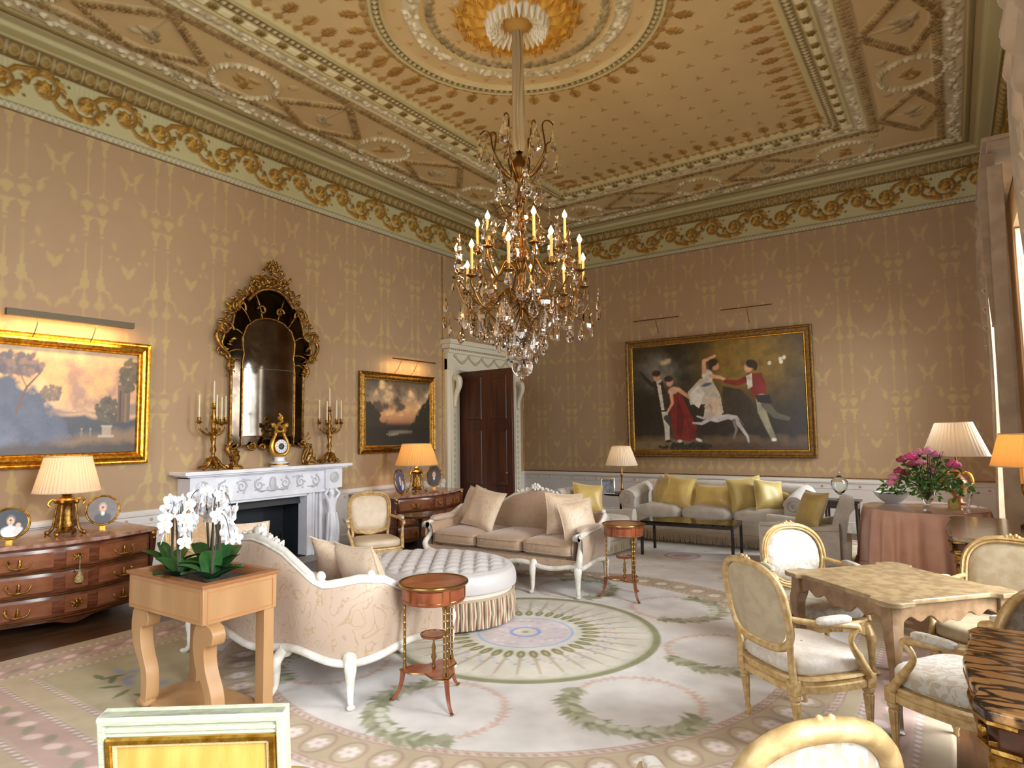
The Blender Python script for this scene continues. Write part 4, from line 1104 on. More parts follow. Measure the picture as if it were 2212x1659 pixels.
# ---------------------------------------------------------------- open-arm chairs
def back_curve(kind, w, h, n=48):
    'outline in (x, z), centred'
    out = []
    for i in range(n):
        th = 2 * PI * i / n; c, s = math.cos(th), math.sin(th)
        if kind == 'oval': e = .86; x, z = w / 2 * math.copysign(abs(c) ** e, c), h / 2 * math.copysign(abs(s) ** e, s)
        elif kind == 'round': e = .55 if s < 0 else .72; x, z = w / 2 * math.copysign(abs(c) ** e, c), h / 2 * math.copysign(abs(s) ** e, s)
        else:
            e = .42 if s < 0 else .6; x, z = w / 2 * math.copysign(abs(c) ** e, c), h / 2 * math.copysign(abs(s) ** e, s)
            x *= 1 + .05 * math.sin(2 * z / h * 1.5)
        out.append((x, z))
    return out
def fauteuil(label, loc, rz, kind='round', frame=None, cloth=None, legs='fluted', bw=.50, bh=.46, sz=.41, arms=True, group=None, lean=.2, w=.58, dp=.54, back_z=None, clothback=None, fr=.02):
    frame = frame or giltwood; cloth = cloth or ivory_silk
    t = thing('armchair' if arms else 'side_chair', label, 'chair', loc, rz, group)
    # seat rail
    pl = [Vector((w / 2 * math.copysign(abs(math.cos(q)) ** .55, math.cos(q)), dp / 2 * math.copysign(abs(math.sin(q)) ** .6, math.sin(q)), 0)) for q in np.linspace(0, 2 * PI, 48, endpoint=False)]
    for p in pl: p.x *= 1 - .10 * (p.y / dp + .5)
    mb = MB(); n = len(pl); zs = [(0, sz - .13), (.012, sz - .125), (.012, sz - .09), (.002, sz - .085), (.002, sz - .065), (.014, sz - .06), (.008, sz - .045), (-.03, sz - .045)]
    nrm = [Vector((p.x / w ** 2, p.y / dp ** 2, 0)).normalized() for p in pl]
    if legs != 'fluted':
        zs = [(a_, b_ ) for a_, b_ in zs]
    vs = [pl[i] + nrm[i] * d_ + Vector((0, 0, z_ + ((.022 * math.cos(4 * (2 * PI * i / n)) - .01) if (legs != 'fluted' and k_ < 2) else 0))) for k_, (d_, z_) in enumerate(zs) for i in range(n)]
    mb.add(vs, [(k * n + i, k * n + (i + 1) % n, (k + 1) * n + (i + 1) % n, (k + 1) * n + i) for k in range(len(zs) - 1) for i in range(n)])
    if legs != 'fluted':
        for q in range(5): mb.blob(((q - 2) * .018, -dp / 2 - .012, sz - .095 + .008 * (q % 2)), (.014, .012, .018), 7)
    mb.build('seat_rail', frame, t, smooth=50)
    mb = MB(); mb.sq((0, 0, sz - .01), (w / 2 - .012, dp / 2 - .012, .055), .45, .5, 36, 12, fn=lambda p: (p.x * (1 - .10 * (p.y / dp + .5)), p.y, p.z * (1.2 if p.z > 0 else .8)))
    mb.build('seat', cloth, t, smooth=70)
    # back
    bz = back_z or sz + .075 + bh / 2
    yb = dp / 2 - .01
    def B(x, z, y=0): return Vector((x, yb + (z - sz) * math.tan(lean) + .10 * (x / bw) ** 2 * -1 * .9 + y, z))
    oc = back_curve(kind, bw, bh)
    mb = MB()
    mb.tube([B(x, bz + z) for x, z in oc], fr, 8, closed=True); mb.tube([B(x * .92, bz + z * .92, -.016) for x, z in oc], .009, 6, closed=True)
    mb.tube([B(x * 1.0, bz + z * 1.0, -.02) for x, z in oc], .008, 6, closed=True)
    for q in range(5): mb.blob(B((q - 2) * .017, bz + bh / 2 + .012 + .01 * (q % 2), -.008), (.014, .014, .016), 7)
    for q in (-1, 1):
        mb.tube(smooth_pts([(q * (w / 2 - .07), yb - .01, sz - .08), B(q * bw * .43, sz + .06), B(q * bw * .46, bz - bh * .34)], 5), [.022, .018, .02], 8)
    if legs != 'fluted': mb.tube(smooth_pts([B(-bw * .4, bz - bh * .42), B(0, bz - bh / 2 - .02), B(bw * .4, bz - bh * .42)], 4), .02, 8)
    mb.build('back_frame', frame, t, smooth=60)
    def bp(sg, dpth):
        def g(u, v):
            r = v; i = u * len(oc); k = int(i) % len(oc); x, z = oc[k]
            return B(x * .90 * r, bz + z * .90 * r, sg * dpth * (1 - r ** 4) ** .5 - .004 * sg * 0)
        return g
    mb = MB(); mb.grid(bp(-1, .03), 48, 9, cu=True); mb.build('back_pad', cloth, t, smooth=70)
    mb = MB(); mb.grid(bp(1, .012), 48, 5, cu=True); mb.build('back_panel', clothback or cloth, t, smooth=70)
    if arms:
        for q in (-1, 1):
            xa = q * (w / 2 + .015)
            mb = MB()
            mb.tube(smooth_pts([B(q * bw * .47, sz + .27, -.0), (q * (w / 2 + .02), yb - .13, sz + .245), (q * (w / 2 + .035), -.02, sz + .23), (q * (w / 2 + .03), -.085, sz + .215), (q * (w / 2 + .03), -.10, sz + .19)], 6), [.016, .018, .02, .022, .016], 8)
            mb.tube(smooth_pts([(q * (w / 2 + .03), -.085, sz + .205), (q * (w / 2 + .025), -.05, sz + .14), (q * (w / 2 - .0), -.13, sz + .03), (q * (w / 2 - .02), -dp / 2 + .06, sz - .07)], 6), [.018, .015, .022, .022], 8)
            mb.build('arm', frame, t, smooth=60)
            mb = MB(); mb.sq((q * (w / 2 + .03), .06, sz + .262), (.027, .11, .022), .6, .5, 16, 8); mb.build('arm_pad', cloth, t)
    lh = sz - .12
    if legs == 'fluted':
        for q in (-1, 1):
            fluted_leg(t, (q * (w / 2 - .045), -dp / 2 + .05), lh, frame)
            fluted_leg(t, (q * (w / 2 - .08), dp / 2 - .05), lh, frame, .024, tilt=(-.06, 0))
    else:
        for q in (-1, 1):
            add_cab(t, (q * (w / 2 - .05), -dp / 2 + .05), lh, (q * .03, -.05), frame, .022)
            add_cab(t, (q * (w / 2 - .09), dp / 2 - .05), lh, (q * .02, .06), frame, .02)
    return t
def facing(dx, dy):        # chairs face -y at rz = 0
    return math.atan2(dy, dx) + PI / 2
fauteuil('gilt round-backed armchair seen from behind, left of the card table', (7.01, 4.04, 0), facing(.62, .78), 'round', giltwood, ivory_silk, clothback=beige_cloth, bw=.50, bh=.46)
fauteuil('gilt round-backed armchair with bright white silk back, on the far side of the card table', (6.90, 5.14, 0), facing(.60, -.80), 'oval', giltwood, mat('muted_white_silk', (176, 169, 156), .45, 0, (158, 146, 128), 9, .08, 90, 'brocade', lo=.5, hi=.56), 'cabriole', bw=.47, bh=.44)  # silk in its own even tone, a little darker than the other figured silk
fauteuil('armchair with broad beige back at the far right corner of the card table', (7.94, 5.08, 0), facing(-.40, -.92), 'round', giltwood, beige_cloth, bw=.56, bh=.46)
fauteuil('gilt armchair with bright silk seat, behind the veined marble console', (7.78, 4.04, 0), facing(-.85, .52), 'round', giltwood, bright_silk, bw=.50, bh=.46)
fauteuil('oval-backed gilt chair with carved bow, cut off by the bottom edge of the photo', (7.23, 2.10, 0), facing(-.68, .73), 'oval', palewood, bright_silk, bw=.45, bh=.44, lean=.24, fr=.032)
fauteuil('ivory armchair with gilt cabriole frame standing before the right end of the fireplace', (2.02, 5.42, 0), facing(.86, -.51), 'cartouche', giltwood, mat('champagne_silk', (204, 184, 156), .45, 0, (192, 170, 142), 8, .08, 90), 'cabriole', bw=.50, bh=.47, w=.6)
fauteuil('tan silk gilt armchair half hidden behind the orchids', (1.98, 3.42, 0), facing(.97, .2), 'round', giltwood, tan_silk, bw=.54, bh=.47)
def square_chair():
    t = thing('side_chair', 'square-backed grey-painted chair with yellow damask panel in the lower left corner', 'chair', (5.735, 1.285, 0), facing(-.6, .8))
    w, bz0, bz1 = .54, .44, .97
    ln = .13
    M = Matrix(((1, 0, 0, 0), (0, math.sin(ln), math.cos(ln), .25), (0, math.cos(ln), -math.sin(ln), .612), (0, 0, 0, 1)))
    mb = MB(); frame_sweep(mb, w, .53, [(0, -.035), (0, .018), (.006, .026), (.02, .026), (.026, .018), (.028, -.02), (0, -.035)], M)
    mb.T = M
    for yy, hh, dd in ((.235, .06, .034), (.255, .016, .05), (.225, .012, .042), (.21, .008, .038)): mb.box((0, yy, 0), (w - .004, hh, dd))
    mb.build('back_frame', greenish_paint, t, bevel=.002)
    mb = MB(); frame_sweep(mb, w - .05, .41, [(0, .022), (.004, .03), (.016, .03), (.02, .018)], M); mb.build('gilt_fillet', gold, t)
    mb = MB(); frame_sweep(mb, w - .085, .375, [(0, .016), (.002, .023), (.009, .023), (.012, .014)], M); mb.build('braid', mat('cream_gimp', (214, 190, 130), .7, 0, None, 6, .5, 200), t)
    mb = MB(); mb.T = M; mb.grid(lambda u, v: Vector(((u - .5) * (w - .06), (v - .5) * .43, .012 + .012 * (1 - (2 * u - 1) ** 4) * (1 - (2 * v - 1) ** 4) + .002 * math.exp(-((u - .42) / .015) ** 2))), 40, 16); mb.build('back_panel', yellow_damask, t)
    mb = MB(); mb.T = M; mb.grid(lambda u, v: Vector(((.5 - u) * (w - .06), (v - .5) * .43, -.02 - .03 * (1 - (2 * u - 1) ** 4) * (1 - (2 * v - 1) ** 4))), 16, 16); mb.build('back_pad', yellow_damask, t)
    mb = MB(); mb.box((0, 0, .36), (w, .5, .09)); mb.build('seat_rail', greenish_paint, t, bevel=.008)
    mb = MB(); mb.sq((0, -.01, .42), (w / 2 - .01, .24, .05), .4, .35, 28, 10); mb.build('seat', yellow_damask, t)
    for q in (-1, 1):
        fluted_leg(t, (q * .235, -.22), .33, greenish_paint); fluted_leg(t, (q * .235, .22), .33, greenish_paint)
        mb = MB(); mb.tube([(q * .235, .22, .38), (q * .235, .24, .47)], .022, 4); mb.build('back_post', greenish_paint, t)
square_chair()
# ---------------------------------------------------------------- upholstered sofa and club chairs
def roll_arm(mb, x, q, y0, y1, h, r=.13, zb=.14, out=.0):
    'scroll arm: profile in xz swept along y'
    prof = [(-.10, zb), (-.10, .42), (-.09, h - .15)] + [(-.0 + r * math.cos(a) + .03, h - r + r * math.sin(a)) for a in np.linspace(PI * .95, -PI * .62, 16)] + [(.04, h - r * 1.9), (.02, zb)]
    n = len(prof)
    def g(u, v):
        k = min(int(u * (n - 1) + .5), n - 1); a, z = prof[k]
        e = min(v, 1 - v) * 14; s = min(1, .94 + .06 * min(e, 1))
        return Vector((x + q * a, y0 + (y1 - y0) * v, z + .10 * v * (z > h * .6)))
    mb.grid(g, n, 12)
    for v in (0, 1):
        ring = [g(k / (n - 1), v) for k in range(n)]; c = sum(ring, Vector()) / n
        mb.add(ring + [c + Vector((0, -.015 if v == 0 else .015, 0))], [(k, (k + 1) % n, n) for k in range(n)])
def fringe(parent, pts, z0, m, L=.15, step=.012):
    'hanging bullion fringe along a floor path'
    mb = MB(); d = 0
    for (x0, y0), (x1, y1) in zip(pts, pts[1:]):
        n = int(math.hypot(x1 - x0, y1 - y0) / step)
        for i in range(n):
            x = x0 + (x1 - x0) * i / n; y = y0 + (y1 - y0) * i / n; j = rng.uniform(-.006, .006)
            mb.tube([(x, y, z0), (x + j, y - j, z0 - L * .5), (x + j * 1.6, y + j, z0 - L * rng.uniform(.88, 1))], [.0045, .006, .005], 4)
        mb.box(((x0 + x1) / 2, (y0 + y1) / 2, z0 + .01), (abs(x1 - x0) + .012, abs(y1 - y0) + .012, .025))
    o = mb.build('fringe', m, parent); o['kind'] = 'stuff'
fringe_m = mat('linen_fringe', (176, 160, 134), .8)
def long_sofa():
    t = thing('long_sofa', 'large pale grey scroll-arm sofa with fringe, below the big group painting', 'sofa', (4.74, 9.78, 0))
    hw = 1.14
    mb = MB(); mb.box((0, 0, .27), (2 * hw + .1, .90, .22)); mb.build('base', grey_linen, t, bevel=.02)
    mb = MB()
    def bk(u, v):
        x = (u * 2 - 1) * (hw + .08)
        prof = [(.36, .3), (.30, .5), (.28, .74), (.31, .83), (.38, .865), (.45, .83), (.47, .74), (.46, .16)]
        k = v * (len(prof) - 1); i = min(int(k), len(prof) - 2); f = k - i
        y = prof[i][0] + (prof[i + 1][0] - prof[i][0]) * f; z = prof[i][1] + (prof[i + 1][1] - prof[i][1]) * f
        return Vector((x, y, z + .025 * (1 - (u * 2 - 1) ** 2) * (z > .6)))
    mb.grid(bk, 24, 22); mb.build('backrest', grey_linen, t, smooth=70)
    mb = MB(); mb.sq((0, .30, .60), (hw - .06, .07, .20), .5, .3, 36, 10); mb.build('back_bolster', yellow_silk, t)
    for q in (-1, 1):
        mb = MB(); roll_arm(mb, q * (hw + .05), q, -.46, .44, .76, .14); mb.build('arm', grey_linen, t, smooth=60)
        mb = MB()
        sp = [(q * (hw + .08) + .09 * (1 - k / 26) * math.cos(k * .42 + 1) * q, -.478, .62 + .09 * (1 - k / 26) * math.sin(k * .42 + 1)) for k in range(24)]
        mb.tube(sp, .006, 5); mb.tube([(q * (hw + .17), -.475, .56), (q * (hw + .10), -.475, .4), (q * (hw + .07), -.475, .18)], .006, 5); mb.build('piping', mat('linen_piping', (170, 158, 140), .8), t)
    for k in range(3):
        x = -.76 + .76 * k
        mb = MB(); mb.sq((x, -.10, .44), (.385, .37, .10), .55, .35, 36, 14, fn=lambda p: (p.x, p.y, p.z * (1.35 - .5 * (abs(p.x) / .385) ** 2) + .01 * math.sin(p.x * 30) * (p.z > 0)))
        mb.build('seat_cushion', grey_linen, t, smooth=70)
    fringe(t, [(-hw - .1, .45), (-hw - .1, -.46), (hw + .1, -.46), (hw + .1, .45)], .17, fringe_m)
    for x in (-hw, hw):
        for y in (-.38, .38): mb = MB(); mb.lathe([(.02, 0), (.03, .16)], 12, (x, y, 0)); mb.build('leg', dark_wood, t)
long_sofa()
g5 = 'silk cushions on the long sofa'
pillow('cushion', .50, .48, .2, olive_silk, 'olive-gold cushion at the far left of the long sofa, turned against its arm', loc=(3.93, 9.72, .74), rot=(R_(74), 0, R_(-52)), group=g5)
pillow('cushion', .54, .50, .17, yellow_silk, 'pale yellow cushion with pointed corner, second from the left on the long sofa', loc=(4.23, 9.60, .76), rot=(R_(70), R_(6), R_(-8)), group=g5)
pillow('cushion', .60, .36, .18, yellow_silk, 'small oblong gold cushion in the middle of the long sofa', loc=(4.78, 9.66, .70), rot=(R_(70), 0, R_(0)), group=g5)
pillow('cushion', .52, .50, .2, olive_silk, 'upright gold cushion, second from the right on the long sofa', loc=(5.27, 9.60, .76), rot=(R_(76), R_(-5), R_(38)), group=g5)
pillow('cushion', .50, .46, .2, olive_silk, 'olive-gold cushion resting on the right arm of the long sofa', loc=(5.58, 9.62, .75), rot=(R_(72), R_(8), R_(52)), group=g5)
def club_chair(label, loc, rz, dx=0):
    'low armchair with loose cover; faces -y'
    t = thing('club_chair', label, 'armchair', loc, rz)
    mb = MB(); mb.box((0, .02, .25), (.70, .82, .26), taper=.97); mb.build('base', grey_linen, t, bevel=.03)
    mb = MB(); mb.sq((0, -.06, .42), (.30, .40, .085), .5, .35, 32, 12); mb.build('seat_cushion', grey_linen, t, smooth=70)
    def bk(u, v):
        prof = [(.20, .34), (.26, .58), (.31, .76), (.33, .84), (.385, .875), (.46, .84), (.47, .77), (.42, .70), (.39, .5), (.36, .06)]
        k = v * (len(prof) - 1); i = min(int(k), len(prof) - 2); f = k - i
        y = prof[i][0] + (prof[i + 1][0] - prof[i][0]) * f; z = prof[i][1] + (prof[i + 1][1] - prof[i][1]) * f
        x = (u * 2 - 1) * (.33 if z < .6 else .36)
        return Vector((x, y, z))
    mb = MB(); mb.grid(bk, 14, 30)
    for u in (0, 1):
        r = [bk(u, v / 29) for v in range(30)]; c = sum(r, Vector()) / 30; mb.add(r + [c], [(k, (k + 1) % 30, 30) for k in range(30)])
    mb.build('backrest', grey_linen, t, smooth=60)
    for q in (-1, 1):
        def ar(u, v):
            a = 2 * PI * u; y = -.44 + .76 * v
            top = .55 + .02 * math.cos(v * 5) + .10 * max(0, v - .6); zb = .08; cz = (top + zb) / 2; hz = (top - zb) / 2
            c, s = math.cos(a), math.sin(a)
            return Vector((q * (.365 + .01 * math.sin(v * 3)) + .07 * math.copysign(abs(c) ** .5, c) * (1 if v not in (0,) else .9), y, cz + hz * math.copysign(abs(s) ** .35, s)))
        mb = MB(); mb.grid(ar, 28, 12, cu=True)
        r = [ar(k / 28, 0) for k in range(28)]; mb.add(r + [sum(r, Vector()) / 28], [(k, (k + 1) % 28, 28) for k in range(28)])
        mb.build('arm', grey_linen, t, smooth=60)
        mb = MB(); mb.tube([(q * .44, -.42 + .74 * k / 8, .52 + .02 * math.cos(k * .6)) for k in range(9)], .006, 5); mb.build('piping', MATS['linen_piping'], t)
    fringe(t, [(-.42, .34), (-.42, -.43), (.42, -.43), (.42, .34)], .16, fringe_m, .14)
    for x in (-.3, .3):
        for y in (-.34, .3): mb = MB(); mb.lathe([(.018, 0), (.025, .14)], 12, (x, y, 0)); mb.build('leg', dark_wood, t)
    return t
club_chair('pale grey club chair in side view beside the pink skirted table', (6.24, 8.62, 0), facing(-1, -.12)).scale = (1.1, 1.14, .98)
pillow('cushion', .48, .46, .2, olive_silk, 'olive-gold cushion in the club chair beside the skirted table', loc=(6.31, 8.58, .71), rot=(R_(68), 0, facing(-.75, -.66)))
club_chair('pale club chair partly hidden behind the long settee, with a yellow cushion', (3.5, 8.25, 0), facing(1, -.1))
pillow('cushion', .46, .44, .18, yellow_silk, 'bright yellow cushion in the club chair behind the long settee', loc=(3.42, 8.22, .74), rot=(R_(66), R_(8), facing(.72, -.7)))
# ---------------------------------------------------------------- chests of drawers
def bombe_front(y, L, bow=.12):
    'serpentine front offset along the length, y in -1..1'
    return bow * (math.cos(y * PI * .9) * .55 + .45 * math.cos(y * PI * .45))
def gilt_mount(mb, c, s, seed=0, axis='x'):
    r = random.Random(seed)
    for k in range(7):
        a = k * .9; q = s * (.5 + .4 * r.random())
        p = Vector(c) + Vector((.012, q * math.cos(a), q * math.sin(a)))
        mb.tube([Vector(c), (Vector(c) + p) / 2 + Vector((.012, 0, .2 * s * math.sin(k * 2))), p], [s * .16, s * .2, s * .06], 6)
        mb.blob(p, s * .16, 6)
def commode(name, label, loc, L, dp, h, nd, wood, top, key_tassel=False, seed=1):
    'back against x=0 locally, front towards +x'
    t = thing(name, label, 'chest of drawers', loc)
    X = lambda y, e=0: dp + e + bombe_front(2 * y / L, L) - .06
    def outline(e, n=28):
        pts = [(0.02, L / 2 + e), (dp * .6, L / 2 + e)]
        pts += [(X(y, e), y * (1 + e / L * 2)) for y in np.linspace(L / 2, -L / 2, n)]
        return pts + [(dp * .6, -L / 2 - e), (.02, -L / 2 - e)]
    mb = MB(); mb.prism(outline(.035), h - .035, h); mb.build('marble_top', top, t, bevel=.008)
    zb = .10
    zs = np.linspace(h - .045, zb + .03, nd + 1)
    mb = MB(); mb.prism(outline(-.02), zb + .02, h - .035); mb.build('carcass', wood, t, bevel=.004)
    # apron
    mb = MB()
    mb.grid(lambda u, v: Vector((X((u - .5) * L * .96, -.005), (u - .5) * L * .96, zb + .05 - v * (.05 + .045 * math.exp(-((u - .5) / .08) ** 2)))), 40, 3); mb.build('apron', MATS['kingwood_dark'], t)
    for d in range(nd):
        z1, z0 = zs[d] - .012, zs[d + 1] + .012
        mb = MB(); mb.m = 0
        yh = L / 2 * .93
        def fr(u, v): return Vector((X((2 * u - 1) * yh, .012 + .012 * math.sin(PI * v)), (2 * u - 1) * yh, z0 + (z1 - z0) * v))
        mb.grid(fr, 48, 6)
        dr = mb.build('drawer', wood, t, smooth=60)
        mb = MB()
        for a, b in ((-.97, -.26), (.26, .97), (-.13, .13)):
            def pn(u, v): y = (a + (b - a) * u) * yh; return Vector((X(y, .028), y, z0 + .025 + (z1 - z0 - .05) * v))
            mb.grid(pn, 16, 3)
        mb.build('veneer_panel', MATS['veneer'], dr)
        for q in (-.6, .6):
            y = q * yh; x = X(y, .03); zc = (z0 + z1) / 2
            mb = MB()
            for e in (-1, 1): gilt_mount(mb, (x, y + e * .085, zc + .015), .028, seed + d * 5 + e)
            mb.tube(smooth_pts([(x + .02, y - .09, zc + .01), (x + .035, y - .06, zc - .035), (x + .035, y, zc - .045), (x + .035, y + .06, zc - .035), (x + .02, y + .09, zc + .01)], 4), [.006, .008, .011, .008, .006], 7)
            mb.tube([(x + .005, y, zc - .05), (x + .02, y, zc - .01), (x + .02, y, zc + .03)], [.012, .014, .008], 6)
            mb.build('handle', gold_old, dr)
        mb = MB(); y = 0; gilt_mount(mb, (X(0, .03), 0, (z0 + z1) / 2), .05, seed + d); mb.build('escutcheon', gold_old, dr)
        if d < nd:
            mb = MB(); mb.tube([(X(yy, .036), yy, z0 - .012) for yy in np.linspace(-yh, yh, 30)], .008, 6); mb.build('brass_band', brass, t)
    for q in (-1, 1):
        y = q * (L / 2 - .02); x = X(y, .0)
        mb = MB()
        mb.tube(smooth_pts([(x - .03, y, h - .04), (x + .02, y + q * .01, h - .12), (x - .01, y, h * .55), (x - .03, y, .2), (x + .0, y, .03)], 5), [.035, .03, .025, .024, .02], 8)
        mb.build('leg', MATS['kingwood_dark'], t)
        mb = MB()
        for k in range(7): mb.blob((x + .035 - k * .003, y + q * .015, h - .07 - k * .028), (.02 - k * .001, .022, .018), 7)
        mb.sq((x + .03, y + q * .01, h - .05), (.028, .028, .03), .8, .8, 10, 7)
        mb.blob((x + .02, y, .035), (.03, .026, .03), 8)
        mb.build('corner_mount', gold, t)
        mb = MB(); mb.lathe([(.022, 0), (.03, .15)], 10, (.06, y, 0)); mb.build('back_leg', MATS['kingwood_dark'], t)
    if key_tassel:
        mb = MB(); x = X(0, .07); mb.lathe([(.004, -.09), (.03, -.09), (.034, -.05), (.02, -.02), (.012, 0), (.018, .01), (.004, .02)], 12, (x, 0, zs[1] - .03)); mb.tube([(x, 0, zs[1] - .01), (x, 0, zs[0] - .1)], .004, 5)
        mb.build('key_tassel', mat('tassel', (120, 112, 104), .8, 0, (190, 160, 90), 60), t)
    return t
mat('veneer', (136, 84, 54), .16, 0, (120, 70, 44), 5, 0, 60, 'noise', (1, 1, 3))
commode('commode', 'large kingwood chest of drawers with rose marble top below the sunset landscape', (.05, 2.56, 0), 1.50, 1.10, .79, 3, king, marble_pink, True, 3)
commode('commode', 'serpentine kingwood chest with rose marble top between fireplace and door', (.05, 7.50, 0), 1.52, 1.08, .79, 3, king, marble_pink, False, 9)
# ---------------------------------------------------------------- pleated lamp shades and lamps
def shade(parent, r0, r1, z0, z1, m, n=150, trim=False, loc=(0, 0)):
    mb = MB()
    mb.grid(lambda u, v: Vector(((r0 + (r1 - r0) * v + .004 * math.cos(2 * PI * u * n / 3)) * math.cos(2 * PI * u) + loc[0], (r0 + (r1 - r0) * v + .004 * math.cos(2 * PI * u * n / 3)) * math.sin(2 * PI * u) + loc[1], z0 + (z1 - z0) * v)), n * 2, 5, cu=True)
    o = mb.build('lamp_shade', m, parent, smooth=60)
    for r, z in ((r0, z0), (r1, z1)):
        mb = MB(); mb.tube([((r + .003) * math.cos(a) + loc[0], (r + .003) * math.sin(a) + loc[1], z) for a in np.linspace(0, 2 * PI, 60, endpoint=False)], .005, 5, closed=True)
        mb.build('shade_binding', mat('binding', (214, 190, 150), .7), o)
    return o
def bulb(parent, z, r=.03):
    mb = MB(); mb.blob((0, 0, z), (r, r, r * 1.3), 12); mb.build('bulb', bulb_m, parent)
def wlight(x, y, z, p, col=(1, .66, .34)): return point_light('lamp_glow', (x, y, z), p, col, .035)
def ormolu_lamp(label, loc, s, shm, r0, r1, z0, z1, power):
    t = thing('table_lamp', label, 'lamp', loc)
    fl = lambda a, z: .10 * math.cos(4 * a)
    mb = MB(); mb.lathe([(.075 * s, .02), (.08 * s, .03), (.065 * s, .04), (.055 * s, .06), (.078 * s, .08), (.07 * s, .11), (.056 * s, .18 * s), (.058 * s, .25 * s), (.075 * s, .265 * s), (.08 * s, .285 * s), (.05 * s, .30 * s), (.03 * s, .32 * s), (.045 * s, .335 * s), (.02 * s, .35 * s), (.012, .36 * s), (.012, z0 + .03)], 32, fl=fl)
    for k in range(4):
        a = PI / 4 + k * PI / 2; c, q = math.cos(a), math.sin(a)
        mb.tube(smooth_pts([(c * .07 * s, q * .07 * s, .25 * s), (c * .085 * s, q * .085 * s, .15 * s), (c * .10 * s, q * .10 * s, .06), (c * .14 * s, q * .14 * s, .012)], 5), [.011 * s, .008 * s, .012 * s, .016 * s], 7)
        mb.blob((c * .14 * s, q * .14 * s, .018), .02 * s, 7)
        mb.blob((c * .075 * s, q * .075 * s, .27 * s), .022 * s, 7)
    mb.build('base', gold_old, t, smooth=50)
    for q in (-1, 1):
        mb = MB(); mb.tube(smooth_pts([(0, q * .06 * s, .27 * s), (0, q * .11 * s, .29 * s), (0, q * .135 * s, .26 * s), (0, q * .12 * s, .24 * s)], 5), [.014, .012, .01, .014], 7); mb.build('handle', gold, t)
    shade(t, r0, r1, z0, z1, shm); bulb(t, (z0 + z1) / 2)
    wlight(loc[0], loc[1], loc[2] + (z0 + z1) / 2, power)
    return t
ormolu_lamp('lit lamp with ivory shade and gilt base on the chest below the sunset landscape', (.74, 2.64, .79), 1.15, shade_lit, .275, .19, .405, .74, 13)
ormolu_lamp('lit lamp with glowing pleated shade on gilt base, on the chest beside the door', (.70, 7.55, .79), 1.1, shade_amber, .34, .23, .42, .75, 22)
# ---------------------------------------------------------------- miniatures on stands
face_c = {'a': ((60, 60, 62), (224, 184, 160), (230, 226, 226), (120, 110, 100)), 'b': ((92, 84, 76), (206, 170, 146), (34, 34, 42), (150, 140, 130)), 'c': ((90, 90, 110), (220, 190, 170), (60, 60, 120), (80, 60, 50)), 'd': ((50, 48, 52), (214, 180, 156), (44, 44, 56), (90, 76, 60))}
port_m = vmat('portrait_paint', .35)
def miniature(label, loc, rz, w, h, key, group=None):
    t = thing('oval_portrait', label, 'picture', loc, rz)
    M = Matrix.Rotation(-.16, 4, 'X') @ Matrix(((1, 0, 0, 0), (0, 0, -1, 0), (0, 1, 0, h / 2 + .025), (0, 0, 0, 1)))
    n = 48
    prof = [(0, -.012), (0, .006), (.004, .010), (.010, .010), (.014, .006), (.02, .008), (.023, .002)]
    mb = MB(); k = len(prof)
    vs = [M @ Vector(((w / 2 - a) * math.cos(2 * PI * i / n), (h / 2 - a) * math.sin(2 * PI * i / n), d)) for i in range(n) for a, d in prof]
    mb.add(vs, [(i * k + j, ((i + 1) % n) * k + j, ((i + 1) % n) * k + j + 1, i * k + j + 1) for i in range(n) for j in range(k - 1)])
    mb.build('frame', gold_old, t, smooth=50)
    bg, skin, coat, hair = face_c[key]
    cv = Cv(-1, 1, -1, 1, .04, bg); cv.mottle(6, .4, 4)
    cv.ell(0, -.75, .62, .55, 0, coat, soft=3); cv.ell(0, -.24, .12, .16, 0, (226, 222, 216), soft=2); cv.ell(0, .26, .27, .32, 0, hair, soft=2); cv.ell(0, .14, .21, .29, 0, skin, soft=2); [cv.ell(e, .18, .03, .02, 0, (70, 56, 50)) for e in (-.08, .08)]; cv.ell(0, 0, .06, .015, 0, (160, 90, 80))
    if key in 'ac': cv.ell(.45, -.2, .15, .2, 0, skin, soft=2); cv.ell(.48, -.6, .3, .3, 0, (212, 206, 200), soft=2)
    U, V = np.meshgrid(cv.x, cv.y); X_ = U * np.sqrt(1 - V * V / 2) * (w / 2 - .02); Y_ = V * np.sqrt(1 - U * U / 2) * (h / 2 - .02)
    R3 = np.array(M)
    P = np.stack([X_, Y_, np.full_like(X_, .004)], -1) @ R3[:3, :3].T + R3[:3, 3]
    gridmesh('portrait', P, cv.c, port_m, t)
    mb = MB(); mb.tube([(0, .02, h * .7), (0, h * .35, .004)], .005, 5); mb.box((0, 0, .012), (.05, .03, .024)); mb.build('stand', gold, t)
miniature('round gilt-framed portrait of two children in grey, left of the lamp on the large chest', (.86, 2.16, .79), facing(1, -.5), .29, .29, 'a')
miniature('round gilt portrait of a man in dark coat beside the ivory-shaded lamp', (.60, 3.02, .79), facing(1, -.4), .31, .31, 'b')
miniature('oval gilt portrait turned away, left of the lamp on the chest beside the door', (.98, 6.93, .79), facing(1.0, .12), .26, .37, 'c')
miniature('oval gilt portrait with dark sitter, right of the lamp on the chest beside the door', (.62, 8.05, .79), facing(.62, -.78), .28, .36, 'd')
